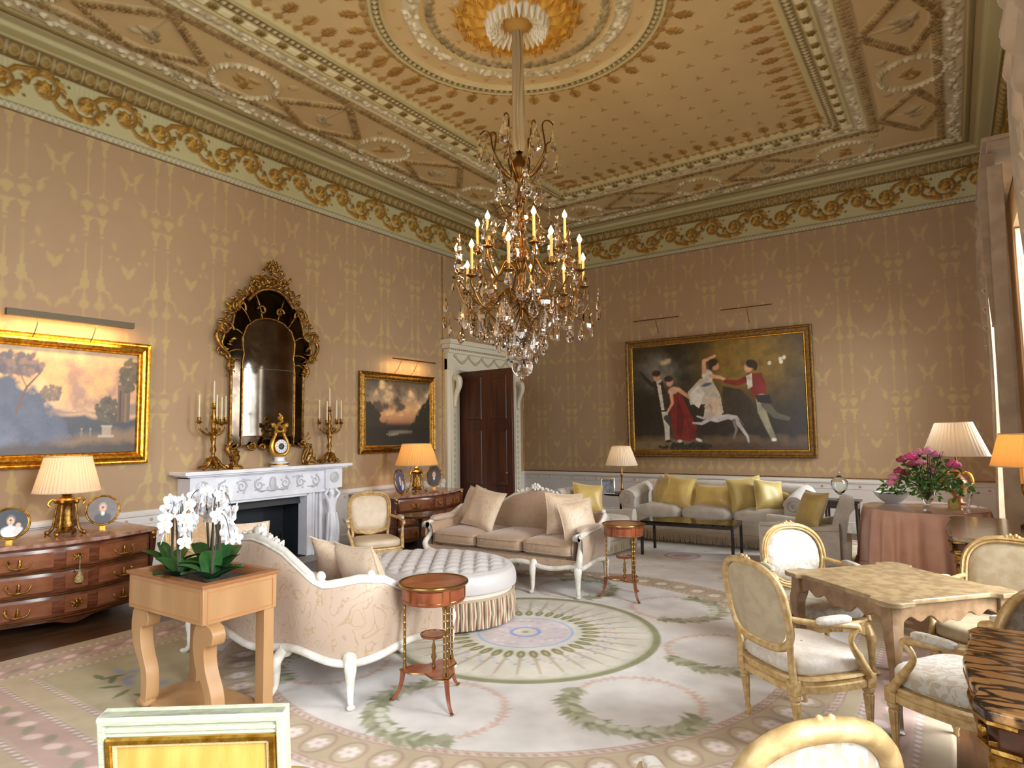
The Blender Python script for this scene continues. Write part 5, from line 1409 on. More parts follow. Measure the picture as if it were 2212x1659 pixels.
# ---------------------------------------------------------------- orchid planter
def planter():
    t = thing('planter_table', 'square satinwood planter table with four scrolled legs, holding white orchids', 'planter', (3.86, 2.24, 0), R_(1))
    w, d, h = .83, .48, .85
    mb = MB(); frame_sweep(mb, w + .03, d + .03, [(.016, -.022), (.004, -.02), (0, -.008), (0, 0), (.05, .004), (.055, -.01), (.055, -.08)], Matrix.Translation((0, 0, h)))
    mb.build('rim', mat('rim_wood', (150, 98, 60), .35), t)
    mb = MB()
    for y in (-1, 1): mb.box((0, y * (d / 2 - .015), h - .12), (w, .03, .21))
    for x in (-1, 1): mb.box((x * (w / 2 - .015), 0, h - .12), (.03, d - .06, .21))
    mb.box((0, 0, h - .2), (w - .02, d - .02, .02))
    mb.build('case', satin, t, bevel=.003)
    mb = MB()
    for y in (-1, 1):
        M = Matrix(((1, 0, 0, 0), (0, 0, y, y * d / 2), (0, 1, 0, h - .125), (0, 0, 0, 1))); frame_sweep(mb, w - .05, .165, [(0, .0005), (0, .002), (.006, .002), (.006, .0005)], M)
    for x in (-1, 1):
        M = Matrix(((0, 0, x, x * w / 2), (1, 0, 0, 0), (0, 1, 0, h - .125), (0, 0, 0, 1))); frame_sweep(mb, d - .05, .165, [(0, .0005), (0, .002), (.006, .002), (.006, .0005)], M)
    mb.build('inlay', mat('inlay_line', (170, 110, 60), .4), t)
    mb = MB(); mb.box((0, 0, h - .06), (w - .11, d - .11, .02)); mb.build('lead_liner', mat('lead_liner', (96, 104, 112), .5, .4), t)
    # S-scroll front legs (flat fretted), seen on the camera side and left end
    def sleg(x, y, ang):
        prof = [(0, .63), (.085, .62), (.12, .575), (.105, .52), (.06, .51), (.035, .48), (.05, .38), (.11, .26), (.125, .17), (.115, .07), (.055, .07), (.055, .17), (.03, .27), (-.04, .36), (-.075, .45), (-.08, .54), (-.055, .61)]
        pts = smooth_pts([(a, b, 0) for a, b in prof], 4, closed=True)
        mb = MB(Matrix.Translation((x, y, 0)) @ Matrix.Rotation(ang, 4, 'Z') @ Matrix(((1, 0, 0, 0), (0, 0, 1, 0), (0, 1, 0, 0), (0, 0, 0, 1))))
        mb.prism([(p.x, p.y) for p in pts], -.04, .04)
        mb.T = Matrix.Translation((x, y, 0)) @ Matrix.Rotation(ang, 4, 'Z')
        mb.sq((.065, 0, .055), (.05, .045, .03), .6, .6, 12, 8)
        for k in (-1, 0, 1): mb.blob((.02, k * .028, .045), (.03, .014, .018), 7)
        mb.build('scroll_leg', satin, t, bevel=.004)
    sleg(-w / 2 + .06, -d / 2 + .07, 0); sleg(w / 2 - .05, -d / 2 + .06, 0)
    for x in (-w / 2 + .05, w / 2 - .05):
        mb = MB(); mb.box((x, d / 2 - .045, .34), (.085, .07, .60)); mb.build('straight_leg', satin, t, bevel=.003)
    mb = MB(); mb.box((0, .02, .035), (w - .02, d - .10, .035)); mb.build('platform', satin, t, bevel=.004)
    return t
planter()
def orchid(label, x, y, z, spikes, seed):
    r = random.Random(seed)
    t = thing('potted_orchid', label, 'orchid', (x, y, z), 0, 'white orchids in the planter table')
    mb = MB(); mb.lathe([(.045, 0), (.055, .05), (.05, .052), (0, .045)], 14); mb.build('pot', mat('orchid_pot', (60, 58, 50), .6), t)
    for k in range(5):
        a = k * 1.256 + r.random(); L = r.uniform(.2, .31); wd = r.uniform(.045, .066); up = r.uniform(.4, 1.35)
        def lf(u, v):
            s = u; q = (v - .5) * 2; rr = L * s; w_ = wd * math.sin(PI * min(s * .9 + .08, 1)) ** .6
            zz = .04 + up * rr * (1 - .45 * s) + abs(q) * w_ * .25
            return Vector((math.cos(a) * rr * (1.1 - up * .5) - math.sin(a) * q * w_, math.sin(a) * rr * (1.1 - up * .5) + math.cos(a) * q * w_, zz))
        mb = MB(); mb.grid(lf, 10, 5); mb.grid(lambda u, v: lf(u, 1 - v) - Vector((0, 0, .003)), 10, 5); mb.build('leaf', leaf_m, t, smooth=60)
    for k in range(spikes):
        a = r.uniform(0, 6.28); lean = r.uniform(.01, .05); H = r.uniform(.40, .58)
        ex, ey = math.cos(a), math.sin(a)
        top = [(0, 0, .04), (ex * lean * .5, ey * lean * .5, H * .5), (ex * lean, ey * lean, H * .9), (ex * (lean + .04), ey * (lean + .04), H), (ex * (lean + .09), ey * (lean + .09), H - .04), (ex * (lean + .12), ey * (lean + .12), H - .15)]
        sp = smooth_pts(top, 6)
        mb = MB(); mb.tube(sp, [.004, .004, .003, .002], 6); mb.tube([(0.01, 0, .04), (ex * lean * .6 + .008, ey * lean * .6, H * .75)], .003, 5); mb.build('stem', stem_m, t)
        for j in range(6):
            p = sp[-1 - j * 3]
            c = p + Vector((r.uniform(-.035, .035), r.uniform(-.035, .035), r.uniform(-.03, .01)))
            fa = r.uniform(-.7, 1.5); R3 = (Matrix.Rotation(fa, 4, 'Z') @ Matrix.Rotation(r.uniform(1.2, 1.6), 4, 'X'))
            mb = MB(Matrix.Translation(c) @ R3)
            mb.m = 0
            for q in range(5):
                b = PI / 2 + q * 2 * PI / 5; wd, ln = (.023, .026) if q in (1, 4) else (.013, .027)
                if q in (1, 4): b = PI / 2 + (1.2 if q == 1 else -1.2)
                mb.sq((math.cos(b) * ln * .8, math.sin(b) * ln * .8, .004 if q in (1, 4) else 0), (ln, wd, .003), 1, 1, 10, 6, rz=b)
            mb.m = 1; mb.blob((0, -.005, .007), (.005, .009, .007), 7)
            mb.build('blossom', [petal_m, lip_m], t, smooth=70)
for i, (x, y, n, lab) in enumerate(((3.56, 2.20, 3, 'white moth orchid nearest the left corner of the planter'), (3.72, 2.36, 3, 'white moth orchid with tall stems at the back left of the planter'), (3.80, 2.12, 3, 'white moth orchid in the front middle of the planter'), (3.92, 2.32, 3, 'white moth orchid at the back middle of the planter'), (4.06, 2.18, 3, 'white moth orchid nearest the right corner of the planter'))):
    orchid(lab, x, y, .80, n, 40 + i)
# ---------------------------------------------------------------- wine tables with pierced gallery
def wine_table(label, loc, s=1, rz=0):
    t = thing('round_side_table', label, 'side table', loc, rz)
    r = .215 * s
    mb = MB(); mb.lathe([(0, .735), (r - .012, .735), (r - .012, .742), (0, .742)], 48); mb.build('tabletop', wal_red, t)
    mb = MB(); mb.lathe([(r - .02, .625), (r - .014, .63), (r - .014, .73), (r - .02, .735), (.0, .735)], 48); mb.build('frieze', wal_red, t)
    mb = MB(); mb.tube([(r * math.cos(a), r * math.sin(a), .738) for a in np.linspace(0, 2 * PI, 64, endpoint=False)], .010, 8, closed=True)
    for k in range(6):
        a0, a1 = k * PI / 3 + .12, (k + 1) * PI / 3 - .12
        pts = [((r - .012) * math.cos(a), (r - .012) * math.sin(a), .645) for a in np.linspace(a0, a1, 8)] + [((r - .012) * math.cos(a), (r - .012) * math.sin(a), .715) for a in np.linspace(a1, a0, 8)]
        mb.tube(pts, .0028, 4, closed=True)
    mb.build('brass_gallery', brass, t)
    mb = MB(); tri = []
    for k in range(3):
        a = k * 2 * PI / 3; tri.append(((r - .0) * math.cos(a) - .02 * math.sin(a) * 0, (r - .0) * math.sin(a)))
        b = a + PI / 3
        for q in (-.6, -.3, 0, .3, .6): rr = r * (.42 + .75 * abs(q) ** 1.6); tri.append((rr * math.cos(b + q), rr * math.sin(b + q)))
    mb.prism(tri, .185, .20); mb.build('lower_shelf', wal_red, t, bevel=.003)
    mb = MB(); mb.tube([(x, y, .193) for x, y in tri], .006, 5, closed=True); mb.lathe([(.008, .2), (.014, .21), (.008, .24), (.018, .27), (.01, .3), (.014, .33), (.006, .36), (.006, .395)], 12); mb.build('shelf_brass', brass, t)
    mb = MB(); mb.lathe([(0, .40), (.082 * s, .40), (.082 * s, .412), (0, .412)], 28); mb.build('small_tray', wal_red, t)
    mb = MB(); mb.tube([(.083 * s * math.cos(a), .083 * s * math.sin(a), .412) for a in np.linspace(0, 2 * PI, 36, endpoint=False)], .005, 6, closed=True); mb.build('tray_rim', brass, t)
    for k in range(3):
        a = k * 2 * PI / 3; c, q = math.cos(a), math.sin(a)
        mb = MB()
        for e in (-.011, .011):
            px, py = c * (r - .03) - q * e, q * (r - .03) + c * e
            mb.lathe([(.009, .20), (.011, .22), (.0075, .23)] + [z for w in np.arange(.26, .6, .045) for z in ((.0075, w), (.0095, w + .004), (.0075, w + .01))] + [(.01, .61), (.012, .628)], 10, (px, py, 0))
        mb.build('column', brass, t)
        mb = MB(); mb.tube(smooth_pts([(c * (r - .02), q * (r - .02), .195), (c * (r - .01), q * (r - .01), .12), (c * (r + .015), q * (r + .015), .05), (c * (r + .055), q * (r + .055), .008)], 6), [.017, .014, .011, .008], 8); mb.build('leg', wal_red, t)
        mb = MB(); mb.blob((c * (r + .05), q * (r + .05), .012), (.018, .012, .010), 8, rz=a); mb.build('brass_foot', brass, t)
    return t
wine_table('round mahogany and brass side table beside the curved settee, nearest the viewer', (5.0, 3.13, 0), 1, R_(-25))
wine_table('round mahogany and brass side table at the right end of the long settee', (4.97, 6.06, 0), .98, R_(-35))
def pedestal(label, loc, r, h, m, top_m=None):
    t = thing('pedestal_table', label, 'side table', loc)
    mb = MB(); mb.lathe([(0, h - .025), (r - .01, h - .025), (r, h - .012), (r, h), (0, h)], 40); mb.build('tabletop', top_m or m, t)
    mb = MB(); mb.lathe([(.10, 0), (.10, .03), (.04, .06), (.022, .12), (.035, .2), (.02, .3), (.018, h - .12), (.035, h - .06), (.02, h - .02)], 18); mb.build('column', m, t)
    for k in range(3):
        a = k * 2 * PI / 3 + .5; mb = MB(); mb.tube(smooth_pts([(0, 0, .07), (math.cos(a) * r * .5, math.sin(a) * r * .5, .06), (math.cos(a) * r * .85, math.sin(a) * r * .85, .014)], 5), [.03, .02, .014], 8); mb.build('foot', m, t)
    return t
pedestal('small black-topped round table between the fireside armchair and the long settee', (1.98, 6.25, 0), .25, .63, dark_wood, mat('dark_gloss_top', (70, 44, 34), .15))
pedestal('dark round table with lamp and silver frame, left of the long sofa', (3.02, 10.15, 0), .30, .62, dark_wood)
# slender lamp, silver frame
def stick_lamp():
    t = thing('table_lamp', 'slim brass candlestick lamp with small cream shade beside the long sofa', 'lamp', (3.10, 10.05, .62))
    mb = MB(); mb.lathe([(.07, 0), (.075, .02), (.03, .04), (.02, .08), (.03, .1), (.016, .14), (.014, .3), (.025, .33), (.012, .36), (.012, .5)], 20); mb.build('stem', brass, t)
    shade(t, .27, .155, .50, .82, shade_grey); bulb(t, .62, .02)
    wlight(3.10, 10.05, 1.26, 3.0, (1, .75, .5))
stick_lamp()
def photo_frame(label, loc, rz, w, h, m, inner=(120, 124, 130), lean=-.2):
    t = thing('photo_frame', label, 'picture frame', loc, rz)
    M = Matrix.Rotation(lean, 4, 'X') @ Matrix(((1, 0, 0, 0), (0, 0, -1, 0), (0, 1, 0, h / 2), (0, 0, 0, 1)))
    mb = MB(); frame_sweep(mb, w, h, [(0, -.01), (0, .006), (.004, .009), (.018, .009), (.022, .002)], M); mb.build('frame', m, t)
    mb = MB(); mb.T = M; mb.box((0, 0, -.002), (w - .04, h - .04, .006)); mb.build('photograph', mat('photo_%d' % inner[0], inner, .2, 0, tuple(int(c * .55) for c in inner), 14), t)
    mb = MB(); mb.tube([(0, .01, h * .6), (0, h * .4, .004)], .006, 4); mb.build('strut', m, t)
photo_frame('square silver photo frame standing by the slim lamp', (2.86, 10.0, .62), facing(.5, -.86), .24, .27, silver)
# ---------------------------------------------------------------- low table
def low_table():
    t = thing('coffee_table', 'low black table with glossy reflective top in front of the long sofa', 'table', (4.79, 8.58, 0), R_(4))
    w, d, h = 1.24, .58, .46
    mb = MB(); mb.box((0, 0, h - .012), (w, d, .024)); mb.build('tabletop', mat('gloss_black_glass', (20, 16, 14), .03), t, bevel=.003)
    mb = MB(); mb.box((0, 0, h - .04), (w - .01, d - .01, .035)); mb.build('frame', black_lacquer, t, bevel=.003)
    for x in (-1, 1):
        for y in (-1, 1): mb = MB(); mb.box((x * (w / 2 - .02), y * (d / 2 - .02), h / 2 - .02), (.036, .036, h - .04)); mb.build('leg', black_lacquer, t, bevel=.003)
low_table()
# ---------------------------------------------------------------- skirted table and what stands on it
SX, SY = 7.46, 9.0
def skirted():
    t = thing('skirted_table', 'round table under a floor-length peach pink cloth by the far right corner', 'table', (SX, SY, 0))
    r, h = .63, .735
    mb = MB(); mb.lathe([(0, h - .02), (r, h - .02), (r, h), (0, h)], 60); mb.build('tabletop', mat('rose_veneer', (214, 172, 154), .25), t)
    mb = MB(); mb.lathe([(r * .9, h), (r + .004, h), (r + .008, h + .006), (r * .985, h + .008), (0, h + .008)], 72, cap=False); mb.build('glass_top', mat('table_glass', (214, 184, 172), .05), t)
    def g(u, v):
        a = 2 * PI * u; fold = (math.cos(20 * a + 1.6 * math.sin(3 * a)) * .5 + .5) ** 1.4
        q = v ** .6; rr = r + .01 + q * (.01 + .09 * fold) - .01 * (1 - v)
        if v > .86: rr += .02 * (v - .86) / .14 + .01 * math.cos(120 * a)
        return Vector((rr * math.cos(a), rr * math.sin(a), h - .002 - v * (h - .01)))
    mb = MB(); mb.grid(g, 400, 26, cu=True)
    mb.build('cloth', pink_cloth, t, smooth=80)
    mb = MB(); mb.tube([(g(i / 200, .86).x * 1.012, g(i / 200, .86).y * 1.012, h - .86 * h) for i in range(200)], .006, 5, closed=True); mb.build('frill_band', mat('frill_band', (206, 160, 138), .8), t)
skirted()
TZ = .745
t = thing('bowl', 'wide grey-white china bowl on the skirted table', 'bowl', (7.12, 9.32, TZ))
mb = MB(); mb.lathe([(.07, 0), (.075, .01), (.12, .04), (.175, .09), (.20, .135), (.205, .14), (.195, .138), (.165, .09), (.11, .045), (0, .03)], 40); mb.build('basin', china, t)
mb = MB(); mb.tube([(.201 * math.cos(a), .201 * math.sin(a), .14) for a in np.linspace(0, 2 * PI, 40, endpoint=False)], .005, 5, closed=True); mb.build('rim', mat('rim_grey', (150, 150, 150), .3), t)
def bouquet():
    vx, vy = 7.50, 8.98
    v = thing('vase', 'footed clear glass vase holding the bouquet on the skirted table', 'vase', (vx, vy, TZ))
    mb = MB(); mb.lathe([(.085, 0), (.085, .008), (.03, .025), (.022, .05), (.05, .085), (.085, .15), (.10, .25), (.105, .30), (.100, .30), (.094, .25), (.08, .155), (.04, .09), (0, .075)], 36, fl=lambda a, z: .02 * math.cos(12 * a)); mb.build('glass_body', clear_glass, v, smooth=70)
    mb = MB(); mb.lathe([(0, .078), (.04, .095), (.075, .155), (.085, .2), (0, .2)], 24); mb.build('water', glass_mat('water', (236, 250, 236), 0, 1.33), v)
    t = thing('flower_bouquet', 'loose bouquet of pink and magenta roses with green leaves in the glass vase', 'flowers', (vx, vy, TZ + .10))
    r = random.Random(5); mb = MB()
    heads = []
    spots = [(-.33, .20, 2), (-.38, .13, 1), (-.40, .06, 1), (-.22, .17, 2), (-.17, .36, 0), (-.06, .30, 1), (-.24, .29, 2), (.0, .42, 1), (.07, .43, 1), (.12, .38, 1), (-.05, .41, 1), (.24, .27, 0), (.30, .26, 0), (-.12, .30, 1), (.05, .22, 1), (-.30, .33, 2)]
    rx, ry = math.cos(YAW), math.sin(YAW)
    for a, z, k in spots:
        dd = r.uniform(-.16, .05); heads.append((a * rx + -dd * ry * 1, a * ry + dd * rx, z + .14, k))
    mb = MB()
    for x, y, z, k in heads: mb.tube(smooth_pts([(0, 0, -.02), (x * .2, y * .2, .15), (x, y, z)], 5), .004, 5)
    for q in range(26):
        a = r.uniform(0, 6.28); e = r.uniform(.14, .44); zz = r.uniform(.12, .46) * (1.15 - e); mb.tube(smooth_pts([(0, 0, 0), (math.cos(a) * e * .3, math.sin(a) * e * .3, .18), (math.cos(a) * e, math.sin(a) * e, .14 + zz)], 4), .003, 4)
    mb.build('stems', mat('rose_stem', (58, 84, 40), .6), t)
    mb = MB()
    for q in range(330):
        a = r.uniform(0, 6.28); e = r.uniform(.04, .44) ** .9; z = .12 + r.random() * .40 * (1 - (e / .52) ** 2) - (.06 if e > .3 else 0)
        L = r.uniform(.05, .095); M = Matrix.Translation((math.cos(a) * e, math.sin(a) * e, z)) @ Euler((r.uniform(-.9, .9), r.uniform(-.9, .9), r.uniform(0, 6.28))).to_matrix().to_4x4()
        mb.T = M; wd = L * .3
        mb.add([(0, 0, 0), (L * .3, wd, .01), (L * .7, wd * .8, .008), (L, 0, -.004), (L * .7, -wd * .8, .008), (L * .3, -wd, .01), (L * .5, 0, -.006)], [(0, 1, 6), (1, 2, 6), (2, 3, 6), (3, 4, 6), (4, 5, 6), (5, 0, 6)])
    mb.build('foliage', rose_leaf, t, smooth=0)['kind'] = 'stuff'
    for x, y, z, k in heads:
        mb = MB(); R0 = [.07, .06, .055][k]
        for ring_ in range(3):
            for q in range(6):
                b = q * PI / 3 + ring_ * .5; rr = R0 * (1 - ring_ * .3)
                mb.sq((x + math.cos(b) * rr * .55, y + math.sin(b) * rr * .55, z + ring_ * .012), (rr * .5, rr * .62, rr * .5), .9, .9, 8, 6, rz=b, ry=-.5)
        mb.blob((x, y, z + .03), R0 * .4, 8)
        mb.build('bloom', [rose_hot, rose_soft, rose_dark][k], t, smooth=70)
bouquet()
t = thing('small_box', 'small yellow domed box on a brass tray on the skirted table', 'box', (7.76, 8.90, TZ))
mb = MB(); mb.sq((0, 0, .06), (.062, .05, .075), .6, .5, 20, 12); mb.build('body', mat('yellow_box', (216, 190, 110), .45, 0, (196, 168, 84), 30), t)
mb = MB(); mb.box((0, 0, .004), (.26, .16, .008)); mb.blob((0, 0, .14), .01, 7); mb.build('tray', brass, t)
photo_frame('slim photo frame seen nearly edge-on at the right side of the skirted table', (7.88, 9.04, TZ), facing(-1, .12) , .22, .30, mat('pale_frame', (224, 218, 206), .4), (70, 64, 60))
def urn_lamp():
    t = thing('table_lamp', 'big lamp with wide grey pleated shade on gilt urn base behind the bouquet', 'lamp', (7.80, 9.42, TZ))
    mb = MB(); mb.box((0, 0, .02), (.15, .15, .04)); mb.lathe([(.07, .04), (.045, .06), (.04, .09), (.09, .16), (.105, .24), (.10, .3), (.06, .35), (.035, .38), (.05, .41), (.02, .43), (.012, .60)], 28); mb.build('base', mat('tortoise_urn', (140, 84, 40), .3, .2), t, bevel=.004)
    for q in (-1, 1): mb = MB(); mb.tube(smooth_pts([(q * .09, 0, .18), (q * .15, 0, .26), (q * .14, 0, .36), (q * .10, 0, .40), (q * .06, 0, .38)], 5), [.014, .018, .016, .012], 8); mb.build('handle', gold, t)
    shade(t, .345, .19, .60, 1.0, shade_grey, 120); bulb(t, .82, .024)
    wlight(7.80, 9.42, TZ + .82, 5.5, (1, .66, .36))
urn_lamp()
# small table with glass urn behind the club chair
t = thing('side_table', 'small dark rectangular table against the wall behind the club chair', 'side table', (6.38, 10.62, 0))
mb = MB(); mb.box((0, 0, .61), (.50, .36, .03)); mb.build('tabletop', dark_wood, t, bevel=.004)
mb = MB(); mb.box((0, 0, .55), (.44, .30, .09)); mb.build('frieze', dark_wood, t, bevel=.004)
for x in (-1, 1):
    for y in (-1, 1): mb = MB(); mb.box((x * .2, y * .13, .26), (.035, .035, .52), taper=.6); mb.build('leg', dark_wood, t)
t = thing('glass_urn', 'lidded clear glass urn on the small table behind the club chair', 'urn', (6.36, 10.6, .625))
mb = MB(); mb.lathe([(.06, 0), (.06, .01), (.015, .03), (.012, .08), (.04, .10), (.10, .17), (.115, .24), (.11, .27), (.104, .27), (.10, .2), (.04, .12), (0, .11)], 28); mb.build('bowl', clear_glass, t)
mb = MB(); mb.lathe([(.112, .275), (.11, .29), (.06, .34), (.02, .37), (.012, .39), (.022, .41), (.008, .44), (0, .45)], 28); mb.build('lid', clear_glass, t)
# ---------------------------------------------------------------- card table
def card_table():
    t = thing('card_table', 'square burl-wood card table with rounded projecting corners, amid the gilt armchairs', 'table', (7.43, 4.70, 0), R_(48.5))
    a, h = .455, .73
    pts = []
    for k in range(4):
        c, s = math.cos(k * PI / 2), math.sin(k * PI / 2)
        loc_ = [(a - .19, a - .035), (a - .165, a - .02), (a - .15, a + .012)] + [(a - .07 + .082 * math.cos(q), a - .07 + .082 * math.sin(q)) for q in np.linspace(PI * .62, -PI * .12, 12)] + [(a + .012, a - .15), (a - .02, a - .165), (a - .035, a - .19)]
        loc_ = loc_[::-1]
        pts += [(x * c - y * s, x * s + y * c) for x, y in loc_]
    mb = MB(); mb.prism(pts, h - .028, h); mb.build('tabletop', mat('figured_burl', (132, 110, 80), .22, 0, (154, 132, 98), 16, 0, 60, detail=8), t, bevel=.004)
    for k in range(4):
        an = k * PI / 2; M = Matrix.Rotation(an, 4, 'Z') @ Matrix.Translation((0, -a + .07, 0)) @ Matrix(((1, 0, 0, 0), (0, 0, 1, 0), (0, 1, 0, 0), (0, 0, 0, 1)))
        low = [(x, h - .115 - .035 * math.exp(-(x / .08) ** 2) + .016 * math.cos(x * 46)) for x in np.linspace(-a + .07, a - .07, 40)]
        poly = [(-a + .07, h - .028), (a - .07, h - .028)] + low[::-1]
        mb = MB(); mb.prism(poly, -.012, .012, M); mb.build('apron', burl, t, bevel=.002)
    for q in (-1, 1):
        for s in (-1, 1):
            mb = MB(); c = a - .075
            sec = [(q * c, s * c, h - .03), (q * c, s * c, h - .12), (q * (c + .012), s * (c + .012), h - .20), (q * (c + .002), s * (c + .002), h * .5), (q * (c - .008), s * (c - .008), .12), (q * (c + .0), s * (c + .0), .045), (q * (c + .012), s * (c + .012), .012)]
            mb.tube(smooth_pts(sec, 5), [.05, .055, .05, .034, .026, .026, .034], 4, up=(1, 0, 0)); mb.build('leg', burl, t, bevel=.006)
card_table()
# ---------------------------------------------------------------- marble console tables on the piers
def console(label, y0, y1, topm, x0=7.80):
    yc = (y0 + y1) / 2; L = y1 - y0; dpt = W - .02 - x0
    t = thing('console_table', label, 'console table', ((x0 + W) / 2, yc, 0))
    o = []
    xf = -(W - x0) / 2
    pts = [(xf + dpt, -L / 2), (xf + .10, -L / 2), (xf + .03, -L / 2 + .02), (xf, -L / 2 + .09), (xf + .02, -L / 2 + .2), (xf - .0, -L / 4), (xf - .02, 0), (xf, L / 4), (xf + .02, L / 2 - .2), (xf, L / 2 - .09), (xf + .03, L / 2 - .02), (xf + .10, L / 2), (xf + dpt, L / 2)]
    mb = MB(); mb.prism(pts[::-1], .835, .87); mb.build('marble_top', topm, t, bevel=.008)
    mb = MB(); mb.prism([(x * .95 + .01, y * .94) for x, y in pts][::-1], .74, .835); mb.build('frieze', mat('dark_console', (96, 60, 38), .3, 0, (70, 42, 26), 8), t, bevel=.004)
    mb = MB(); mb.tube([(x * .96, y * .955, .745) for x, y in pts[1:-1]], .012, 6); mb.tube([(x * .98, y * .98, .828) for x, y in pts[1:-1]], .010, 6)
    for k in range(9): mb.sq((xf + .02, (k - 4) * L / 9.5, .79), (.014, .03, .022), .7, .7, 8, 6)
    mb.build('gilt_moulding', gold_old, t)
    for q in (-1, 1):
        for x in (xf + .07, xf + dpt - .08):
            fluted_leg(t, (x, q * (L / 2 - .09)), .71, gold_old, .032)
    return t
console('veined gold and black marble console table at the right edge, nearest the viewer', 2.36, 3.34, marble_brown)
console('grey-brown marble console table between the windows, behind the beige armchair', 5.84, 7.25, marble_grey, 7.72)
def candle_lamp():
    t = thing('table_lamp', 'amber-lit candlestick lamp on the console table at the right edge', 'lamp', (8.30, 6.62, .87))
    mb = MB(); mb.lathe([(.10, 0), (.10, .03), (.07, .05), (.05, .07), (.02, .10), (.015, .14), (.045, .17), (.05, .2), (.02, .24), (.012, .3), (.04, .33), (.045, .36), (.014, .38)], 20); mb.build('base', dark_wood, t)
    for k in range(4):
        a = k * PI / 2 + .6; c, s = math.cos(a), math.sin(a)
        mb = MB(); mb.tube(smooth_pts([(c * .02, s * .02, .3), (c * .07, s * .07, .27), (c * .09, s * .09, .32), (c * .085, s * .085, .36)], 5), .007, 6); mb.build('arm', gold_old, t)
        mb = MB(); mb.lathe([(.011, .36), (.011, .49)], 10, (c * .085, s * .085, 0)); mb.build('candle_tube', wax_warm, t)
    mb = MB()
    for k in range(3): mb.lathe([(.0, .05), (.02, .09), (.012, .14), (0, .16)], 8, (.08 * math.cos(k * 2), .08 * math.sin(k * 2), 0))
    mb.tube([(0, 0, .38), (0, 0, .56)], .007, 6)
    mb.build('crystal_drops', clear_glass, t)
    shade(t, .27, .20, .50, .76, shade_amber, 110); bulb(t, .6, .025)
    wlight(8.30, 6.62, .87 + .62, 6, (1, .58, .24))
candle_lamp()
